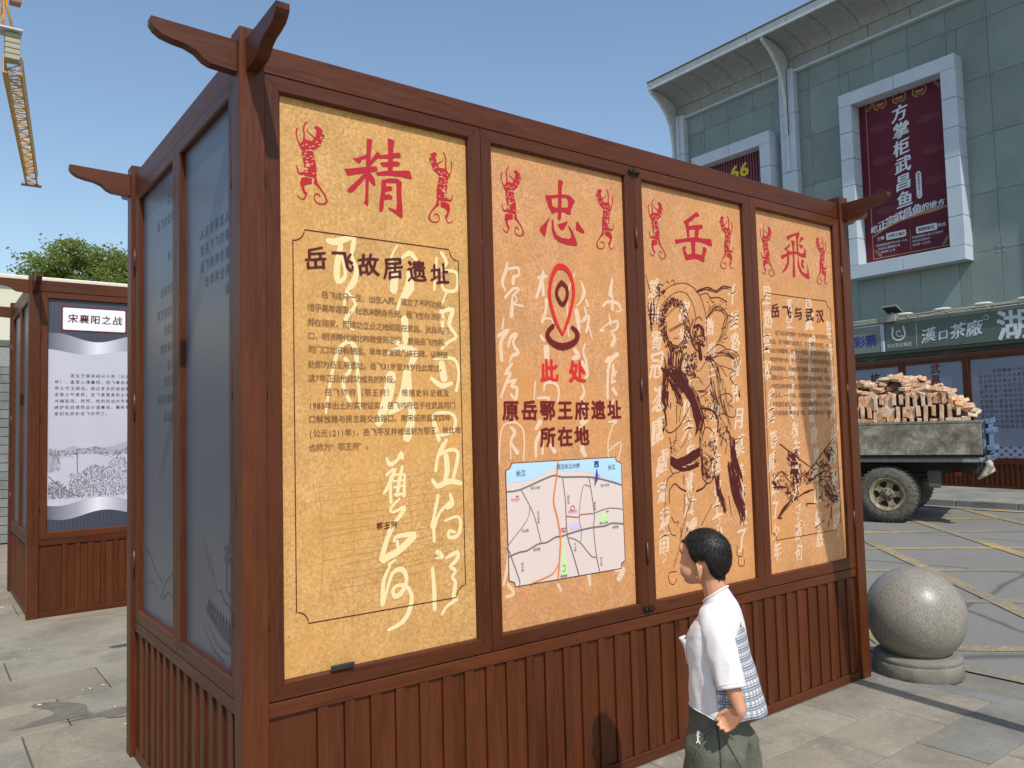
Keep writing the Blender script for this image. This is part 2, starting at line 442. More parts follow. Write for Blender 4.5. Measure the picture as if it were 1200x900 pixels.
def catmull(pts, sub):
    out = []; n = len(pts)
    for i in range(n - 1):
        p0 = pts[max(i - 1, 0)]; p1 = pts[i]; p2 = pts[i + 1]; p3 = pts[min(i + 2, n - 1)]
        for s in range(sub):
            t = s / sub
            out.append(tuple(.5 * ((2 * b) + (-a + c) * t + (2 * a - 5 * b + 4 * c - d) * t * t + (-a + 3 * b - 3 * c + d) * t ** 3) for a, b, c, d in zip(p0, p1, p2, p3)))
    out.append(tuple(pts[-1])); return [(*p[:2], max(p[2], .0006)) for p in out]
ART = {
 'JING': 'P951,5306 976,5312 999,5305 986,5225 977,5127 964,5037 958,4897 956,4810 948,4788 918,4814 928,4831 934,4928 934,5032 945,5164;P830,5136 858,5139 914,5167 952,5190 949,5155 909,5140 895,5111 881,5104 862,5114;P977,5144 1034,5221 1058,5219 1067,5210 1033,5164 984,5111 973,5104;P765,5043 797,5049 899,5078 1013,5107 1032,5106 1039,5077 1012,5065 908,5034 796,4997 783,5001;P931,5049 954,5035 897,4956 831,4880 803,4870 781,4881 795,4900 851,4957 898,5008;P955,5053 978,5048 1011,5010 1018,4963 1005,4955 982,4970 954,5009;P1128,5344 1152,5347 1190,5338 1176,5271 1167,5091 1123,5079 1130,5200;P1038,5191 1111,5216 1210,5251 1235,5251 1241,5216 1209,5208 1110,5185 1052,5174;P1056,5142 1110,5159 1208,5181 1230,5174 1228,5154 1208,5143 1109,5120 1085,5116;P1021,5060 1108,5088 1247,5114 1308,5127 1322,5114 1337,5067 1306,5060 1246,5065 1108,5054 1035,5039;P1070,5012 1112,5017 1108,4957 1090,4866 1082,4794 1072,4768 1047,4763 1048,4833 1065,4932;P1070,5010 1147,5038 1206,5044 1245,5026 1240,5006 1195,5009 1107,4996;P1196,5034 1245,5024 1239,4943 1246,4819 1247,4748 1234,4739 1171,4772 1118,4801 1132,4806 1191,4797 1199,4856 1196,4936;P1101,4966 1145,4976 1163,4966 1155,4942 1101,4927;P1095,4900 1134,4910 1162,4899 1158,4878 1124,4869 1090,4861',
 'ZHONG': 'P2843,5314 2862,5324 2899,5311 2900,5294 2886,5274 2871,5055 2865,4968 2851,4951 2833,4951 2824,4962 2836,5136;P2685,5148 2745,5163 2760,5124 2767,5065 2813,5057 2823,5022 2761,4996 2719,5058;P2687,5150 2818,5178 2930,5198 2987,5193 3037,5152 3019,5126 2962,5147 2929,5167 2817,5152 2744,5130;P2975,5184 3037,5150 2988,5073 2978,5019 2923,5020 2901,5034 2948,5084 2956,5129 2946,5153;P2746,5047 2813,5059 2903,5074 2971,5088 2980,5019 2901,5032 2811,5019 2755,4995;P2723,4955 2730,4949 2702,4894 2673,4784 2655,4784 2607,4834 2626,4858 2687,4917;P2753,4942 2773,4945 2778,4870 2804,4814 2869,4792 2948,4793 2977,4810 2979,4845 2952,4894 2939,4911 2964,4908 3002,4866 3052,4754 3031,4740 2935,4735 2823,4752 2775,4784 2752,4850;P2824,4911 2886,4932 2941,4955 2931,4925 2895,4877 2872,4861 2850,4869 2831,4894;P3046,4959 3061,4971 3086,4942 3142,4888 3141,4868 3112,4867 3043,4888 3035,4905',
 'YUE': 'P4521,5173 4616,5230 4721,5301 4745,5304 4776,5269 4748,5257 4699,5242 4668,5209 4637,5193 4601,5176 4599,5140 4603,5022 4568,5010 4567,5049 4546,5141;P4598,5136 4695,5160 4816,5180 4824,5147 4789,5128 4692,5113 4602,5097;P4698,5118 4758,5124 4750,5081 4735,5031 4692,5026 4689,5073;P4375,4966 4567,5006 4687,5033 4831,5034 4949,5044 4962,4971 4925,4966 4804,4988 4684,4989 4506,4959 4389,4923;P4625,4985 4694,4994 4686,4922 4686,4858 4687,4834 4621,4827 4631,4883;P4491,4898 4518,4919 4545,4916 4530,4871 4557,4835 4580,4826 4531,4777 4505,4837;P4517,4838 4593,4839 4676,4857 4796,4855 4834,4875 4823,4794 4804,4782 4733,4800 4673,4805 4542,4772;P4814,4946 4838,4946 4873,4924 4846,4876 4831,4827 4789,4830 4798,4887',
 'FEI': 'P6316,5250 6408,5283 6545,5327 6579,5325 6576,5297 6545,5246 6541,5277 6522,5286 6447,5269 6377,5232 6346,5205 6324,5222;P6502,5296 6572,5297 6540,5237 6543,5135 6535,5039 6547,4937 6602,4864 6675,4840 6708,4859 6709,4923 6706,4970 6729,4909 6749,4791 6718,4784 6625,4811 6547,4858 6513,4934 6530,5054 6509,5130 6508,5233;P6616,5287 6673,5262 6619,5243 6590,5212 6569,5213 6579,5242;P6554,5191 6588,5189 6641,5178 6625,5144 6597,5141 6573,5170;P6526,5093 6592,5077 6648,5091 6681,5167 6696,5097 6691,5040 6629,5035 6523,5053;P6191,5008 6311,5052 6392,5077 6526,5097 6524,5069 6389,5046 6308,5021 6213,4968 6195,4985;P6403,5216 6456,5215 6478,5198 6457,5148 6451,4990 6454,4786 6427,4776 6402,4793 6424,4987 6426,5144;P6309,5029 6351,5026 6340,4931 6296,4864 6214,4813 6195,4815 6244,4866 6302,4942;P6372,5169 6384,5155 6314,5092 6254,5081 6262,5097 6331,5140;P6301,5090 6392,5077 6377,5060 6324,5054;P6601,5014 6647,5004 6645,4980 6610,4960 6648,4932 6639,4906 6619,4905 6581,4941 6590,4974',
 'BEAST': 'P419,5155 455,5204 515,5199 542,5242 551,5286 532,5307 556,5323 595,5300 603,5263 612,5257 594,5224 580,5179 528,5139 480,5121 442,5114 423,5139;S425,5152,15 405,5193,7 397,5241,11 404,5272,11;S455,5195,17 456,5237,11 452,5278,13 461,5313,9 478,5333,8;S537,5225,11 507,5248,7 486,5260,6 482,5284,4;P437,5107 480,5121 525,5126 529,5085 546,5021 547,4946 534,4932 487,4936 452,4938 457,4988 444,5052;S453,4955,21 423,4945,15 406,4963,11 398,5002,7;P431,4918 469,4929 512,4924 510,4886 469,4875 447,4855 450,4830 430,4852 420,4875;S443,4846,22 455,4811,15 468,4817,15 451,4769,9 425,4765,6 400,4785,7;P529,4931 547,4934 555,4898 546,4880 525,4893;S542,4896,21 576,4860,13 610,4815,11 621,4775,17 597,4753,9 553,4752,8 528,4777,8 532,4811,8 558,4819,9 571,4805,9',
 'FLECK': 'S466,5161,8 472,5168,10 479,5165,7;S493,5148,8 499,5155,9 506,5152,6;S544,5193,9 550,5200,10 557,5198,7;S579,5234,8 585,5241,9 592,5238,6;S595,5267,7 601,5274,9 608,5271,5;S565,5179,8 571,5186,9 578,5183,6;S457,5093,8 463,5100,10 470,5097,7;S473,5063,7 480,5070,9 486,5067,6;S448,5070,8 454,5077,10 461,5074,7;S475,5013,24 482,5020,26 488,5017,22;S461,4982,15 468,4989,17 474,4986,13;S507,5028,8 513,5034,9 520,5032,6;S464,4962,9 470,4968,11 477,4965,7;S499,5080,7 505,5087,8 512,5084,5;S517,5159,8 524,5166,9 530,5163,6;S440,5147,7 446,5154,8 453,5152,5;S466,5115,7 472,5122,9 478,5119,6;S500,5124,8 506,5131,9 513,5128,6;S466,5037,9 472,5043,11 479,5041,7;S588,5219,6 594,5226,8 601,5223,4;S519,4959,7 525,4966,8 532,4963,5;S487,5123,6 493,5131,8 500,5128,4;S512,5062,6 518,5069,8 525,5066,4',
 'PINR': 'S2838,3917,20 2773,4017,32 2721,4152,32 2701,4277,32 2731,4418,38 2783,4506,46 2834,4531,52 2901,4518,47 2957,4453,38 2986,4327,32 2960,4195,32 2907,4051,35 2838,3917,20',
 'PIND': 'S2845,4385,44 2793,4329,35 2786,4258,35 2846,4187,44 2902,4255,35 2902,4345,35 2845,4385,44;S2731,3989,40 2664,3922,46 2701,3849,52 2834,3811,64 2984,3863,53 3013,3941,50 2955,3989,35',
 'MAPB': 'P2237,2810 3439,2811 3451,2776 3515,2749 3525,1851 3477,1829 3469,1782 2243,1784 2233,1822 2177,1845 2169,2750 2212,2763',
 'MAPF': 'P2243,2803 3431,2804 3445,2770 3507,2744 3515,1857 3467,1833 3459,1790 2249,1791 2239,1826 2185,1849 2177,2745 2218,2759',
 'RIVER': 'P2243,2801 3431,2802 3445,2768 3507,2741 3506,2556 3343,2607 3158,2679 2976,2709 2834,2710 2764,2727 2679,2750 2593,2709 2458,2659 2295,2649 2184,2643 2180,2742 2221,2759',
 'ROAD': 'S2182,2575,13 2325,2584,13 2668,2679,14 2788,2662,14 3110,2644,14 3342,2594,14 3505,2549,15;S2181,2041,13 2292,2066,13 2372,2070,13 2496,2113,13 2587,2116,13 2690,2151,14 2751,2151,14 2829,2163,14 2990,2184,14 3136,2193,14 3286,2193,14 3363,2209,14 3517,2190,15;S2788,2659,9 2814,2440,9 2821,2164,11 2876,2000,11 2947,1790,11;S3100,2642,8 3151,2320,8 3136,2186,8 3162,1928,9 3193,1799,9;S2325,2584,7 2417,2438,7 2470,2326,7 2529,2116,7;S2417,2438,6 2381,2321,6 2184,2140,7 2190,2078,9 2284,1843,9 2282,1793,9;S3106,2556,6 3024,2565,6 2968,2309,6 2990,2187,6 2977,2082,6;S2837,2129,8 2880,2121,8 2976,2069,8 3098,1942,8 3162,1928,8;S3132,2315,8 3331,2349,8 3504,2326,8',
 'ORNG': 'S2742,2811,15 2719,2670,15 2677,2464,15 2714,2317,15 2742,2146,15 2726,1965,15 2702,1790,15;S2707,1916,12 2645,1846,12 2510,1813,12 2403,1793,12',
 'MRED': 'S2822,2319,8 2959,2299,8 2978,2319,8 3123,2318,8;S2892,2408,6 2918,2382,6 2890,2362,6 2865,2386,6 2892,2408,6;S2275,2531,10 2296,2529,10;S2753,2216,8 2805,2218,8;S2769,2188,8 2799,2189,8;S2758,1897,6 2784,1900,6 2786,1854,6 2756,1852,6;S3301,2321,10 3324,2322,10',
 'MGRN': 'P3225,2314 3264,2331 3318,2265 3335,2216 3212,2220;P2771,2103 2828,1812 2729,1810',
 'MPUR': 'P2850,2240 2957,2254 2982,2201 2866,2192',
 'COMP': 'P3191,2712 3200,2709 3208,2629 3161,2553 3170,2618;S3157,2659,3 3150,2639,3 3164,2618,3 3192,2611,3 3218,2622,3 3227,2642,3 3213,2663,3',
 'W1': 'S1075,2896,18 1101,2849,39 1163,2877,25 1199,2930,40 1207,2891,25;S1073,2773,25 1144,2815,25 1089,2694,36 1045,2636,18;S1108,2755,29 1102,2647,25 1104,2570,29;S1206,2828,25 1177,2720,32 1157,2613,25;S1143,2769,18 1223,2772,18;S1133,2723,18 1222,2725,18;S1132,2676,18 1221,2686,18;S1140,2621,22 1220,2624,22;S1223,2764,22 1216,2608,29;S1175,2588,18 1103,2524,25 1120,2492,21 1218,2522,33 1181,2463,36 1100,2385,18 1074,2342,21;S1127,2383,21 1073,2311,39 1018,2150,42 1079,2173,53 1149,2196,54 1285,2290,54 1285,2313,44 1151,2311,32 1124,2275,18;S1151,2273,25 1158,2210,29;S1078,2112,25 1131,2137,18;S1086,2096,21 1033,1996,32 1021,1832,39;S1030,1831,21 1066,1946,25 1111,2047,32 1191,2060,43 1224,1986,32 1187,1899,39 1125,1870,39 1109,1925,28 1162,1949,29 1232,1923,32 1266,1841,36 1237,1738,40 1174,1671,36 1069,1636,25;S1571,2989,26 1521,2894,26 1499,2782,30;S1521,2894,22 1628,2939,30 1705,2919,34 1693,2821,34 1661,2724,30;S1597,2891,49 1604,2776,49 1583,2712,38;S1469,2711,30 1515,2660,41 1621,2694,49 1728,2671,38;S1513,2588,30 1502,2524,30 1451,2353,26;S1493,2525,22 1471,2383,30 1473,2239,26;S1479,2350,26 1529,2458,26 1637,2538,30;S1628,2588,30 1646,2513,38 1597,2484,26;S1575,2389,19 1692,2412,26 1720,2344,30 1688,2265,34 1610,2257,30 1611,2305,30 1660,2293,26;S1503,2156,44 1549,2111,30 1492,2110,18;S1578,2100,22 1685,2136,38 1673,2072,34 1614,2031,30 1661,1993,30 1631,1948,26 1659,1897,34 1637,1787,37 1675,1774,30 1578,1732,26 1529,1676,22;S1453,2035,29 1464,1875,37 1465,1726,37;S631,4487,41 688,4485,54 786,4524,42 836,4531,29 824,4437,29;S727,4462,41 695,4295,49 704,4196,45 762,4247,29 735,4390,25;S836,4531,34 814,4399,29 852,4293,38 820,4189,50 770,4130,25 749,4028,21;S780,4121,21 838,4035,25 758,3920,33 815,3851,25;S697,3701,25 775,3758,33 833,3707,42 849,3490,29 865,3273,21;S697,3701,29 637,3486,24 596,3239,16;S753,3631,33 791,3561,29 731,3452,33 787,3309,29;S1195,4519,17 1140,4417,22 1170,4326,65 1157,4172,65;S1236,4428,22 1302,4474,44 1356,4432,35;S1288,4318,31 1297,4204,88 1208,4082,30 1185,4004,22;S1248,3952,65 1244,3762,48 1118,3793,30;S1095,3680,34 1180,3721,30 1330,3708,66 1283,3574,43;S1123,3513,85 1089,3346,85 1013,3162,63;S1261,3554,65 1236,3347,108 1107,3235,34;S1237,3403,56 1298,3234,65 1251,3047,73;S1547,4463,22 1519,4204,22;S1594,4508,32 1639,4433,32 1591,4369,27 1731,4363,32 1727,4222,32 1610,4212,32 1589,4289,23;S1633,4194,18 1584,4091,18;S1583,4032,45 1591,3895,31;S1583,4032,27 1688,4059,45 1650,3938,36 1717,3843,32 1646,3800,27 1576,3737,22;S1506,3657,22 1689,3663,32 1733,3546,27 1706,3407,27;S1479,3502,31 1568,3445,45 1661,3466,32;S1573,3620,58 1593,3504,67;S1472,3194,35 1541,3232,31 1678,3211,31 1674,3094,31 1559,3058,31;S1494,3155,44 1535,3020,35;S1603,3018,27 1556,2923,22',
 'W2': 'S2248,4506,17 2231,4431,33 2191,4330,33 2218,4260,19;S2262,4446,22 2361,4469,28 2367,4408,22 2312,4378,36 2303,4328,36;S2216,4199,25 2301,4279,28 2370,4285,22 2292,4218,22;S2291,4193,28 2279,4047,41;S2320,4147,19 2404,4141,20;S2322,4220,17 2336,4185,17 2274,4119,19;S2193,4017,14 2178,3932,22;S2132,3870,27 2237,3924,39 2160,3824,35 2163,3669,38;S2233,3779,19 2265,3865,28 2327,3898,33 2286,3818,25 2337,3735,42 2275,3709,28 2243,3648,14;S2273,3637,17 2196,3551,25;S2636,4472,14 2634,4422,43 2555,4227,28;S2585,4404,31 2674,4426,29;S2632,4359,29 2633,4258,37;S2666,4211,43 2655,4122,29 2611,4019,34;S2636,4046,20 2709,4051,20 2740,4002,14;S3010,4484,15 2936,4348,15 2904,4191,15 2910,3910,15;S3076,4426,12 3115,4325,45 3068,4230,21 3014,4187,15;S3138,4248,30 3153,4197,27;S3118,4181,24 3131,4078,21 3060,4047,18;S3013,4148,44 3027,4071,53 3039,3956,32;S3096,4076,21 3167,4106,30 3126,3960,30;S3163,4001,21 3197,3899,15;S2591,3894,28 2621,3858,37;S2651,3785,71 2651,3698,57;S2981,3786,44 3022,3736,53 2961,3708,44;S3104,3842,24 3083,3764,24 3114,3687,30 3128,3597,30;S3482,4484,18 3460,4408,40 3447,4326,55;S3474,4315,21 3468,4193,40;S3350,4212,30 3407,4256,31 3536,4252,34 3580,4188,25 3513,4170,15;S3420,4137,15 3434,4044,27;S3340,3985,30 3304,3983,30;S3322,3998,15 3416,4056,18 3528,4076,31 3515,4008,28 3431,3977,15;S3448,3965,18 3483,3913,46 3443,3844,37;S3363,3695,36 3513,3767,46;S3418,3697,30 3377,3603,36;S3453,3672,21 3467,3566,30;S2264,3640,18 2199,3560,26 2254,3561,26 2211,3493,31 2144,3354,20;S2224,3482,26 2309,3506,26 2251,3449,28 2314,3439,31 2303,3349,31;S2249,3382,26 2289,3338,26;S2283,3148,20 2171,3128,15 2127,3019,15 2107,2802,15;S2283,3148,18 2365,3091,18 2378,2968,18 2363,2823,15;S2240,3105,26 2280,3060,38 2236,2983,25 2302,2892,44;S2228,2972,13 2231,2840,13;S2516,3498,16 2496,3338,16;S2609,3419,19 2626,3477,26 2717,3490,35 2776,3433,27 2763,3316,21;S2533,3350,24 2666,3350,32 2589,3270,40;S2555,3144,52 2509,3088,31;S2552,3053,34 2505,2964,39 2501,2851,21;S2579,3007,26 2574,2871,26;S2652,2959,21 2709,2889,48;S3068,3676,41 3128,3569,33 3061,3507,19;S3059,3471,19 3080,3400,28 3038,3352,36;S3053,3316,55 3065,3232,41;S3029,3138,41 3110,3160,36 3011,3090,19;S3037,2948,41 3035,2888,55 3065,2840,41;S3400,3711,71 3452,3725,43;S3398,3674,20 3373,3500,34 3367,3353,28;S3448,3650,28 3434,3526,26;S3446,3601,23 3498,3602,17;S3424,3501,28 3476,3514,20;S3439,3440,43 3479,3391,34;S3443,3341,20 3385,3206,14;S3373,3133,20 3476,3143,26 3423,3107,17;S3423,3107,14 3357,2962,17 3351,2816,17;S3353,2865,17 3518,2945,17 3476,2787,17;S2195,2133,35 2175,1987,40 2123,1821,23;S2170,1815,34 2229,1733,29 2151,1719,29;S2705,1742,30 2738,1686,24;S3060,1787,43 3075,1691,31;S3398,1784,45 3494,1772,58 3432,1697,58',
 'W3': 'S4087,4497,43 4074,4421,43;S3953,4312,42 3914,4223,28;S4043,3998,20 3932,3894,33 3924,3748,56;S4001,3873,22 4086,3802,56;S4159,3818,20 4041,3641,22 3986,3591,28;S4065,3740,17 4036,3543,20;S5196,4477,46 5252,4374,46 5331,4271,31;S5238,4156,62 5209,4047,46 5336,4027,47 5243,3914,31;S5131,3816,46 5324,3850,46;S4908,4189,30 4966,4140,30 4893,3951,36;S4795,3661,45 4807,3544,36;S4455,4479,58 4547,4410,59;S4575,4232,29 4608,4144,24;S3992,3367,56 3964,3173,70 3940,3053,42;S4111,3270,14 3996,3113,20;S4058,2966,84 4072,2880,70;S4000,2871,17 3918,2646,17;S4102,2782,84 4039,2615,56;S4494,3193,87 4524,3067,58;S4566,3116,17 4494,2879,20;S5296,3133,61 5207,3067,61 5199,2948,46;S5236,2868,46 5252,2801,46;S4394,3419,35 4426,3319,43;S3956,2723,27 3907,2595,20;S4082,2687,102 4098,2584,68;S4031,2544,27 4004,2429,67 3998,2313,50 3951,2230,50;S4174,2373,41 4147,2287,51;S4056,2206,34 4050,2091,27;S3961,2027,67 3955,1912,50;S3996,1893,34 3985,1679,33;S4112,2055,27 4127,1923,34;S4144,1848,51 4116,1720,61;S4480,2623,35 4449,2489,52;S4466,2397,52 4388,2238,35;S4564,2497,53 4555,2345,28 4617,2204,53;S4858,2246,29 4826,2125,36;S5173,2126,37 5162,1969,37;S5081,1883,36 5285,1894,55;S5202,1807,37 5195,1713,48',
 'W4': 'S5849,4532,39 5911,4408,59 5830,4274,39;S5898,4235,49 5882,4021,59 5831,3806,49;S6209,4540,50 6160,4383,40;S6280,4502,40 6288,4370,40;S6581,4480,62 6613,4393,77 6524,4253,41;S6438,4136,51 6674,4194,36 6509,4073,31;S6956,4233,42 7028,4122,53;S7121,4243,21 7123,3804,53 6987,3663,26;S6206,4036,75 6196,3905,50 6300,3822,50;S6077,3771,49 6216,3689,35 6132,3557,25 6192,3385,50;S5821,3679,48 5802,3425,39;S6605,3832,77 6590,3654,77;S6614,3476,102 6557,3254,30;S7090,3435,63 7075,3275,53;S5891,3166,43 5874,2934,27;S6248,3162,66 6227,2902,55 6386,2850,39 6332,2685,27;S5863,2796,64 5808,2569,42;S5921,2540,80 5862,2268,79;S6946,2882,57 7067,2729,115;S6575,2602,45 6593,2312,28 6535,2125,66;S5765,2003,42 5831,1860,37 5895,1695,53;S6198,2034,65 6265,1864,81 6172,1710,108;S6489,2080,83 6478,1701,44;S6590,1785,55 6624,1686,44',
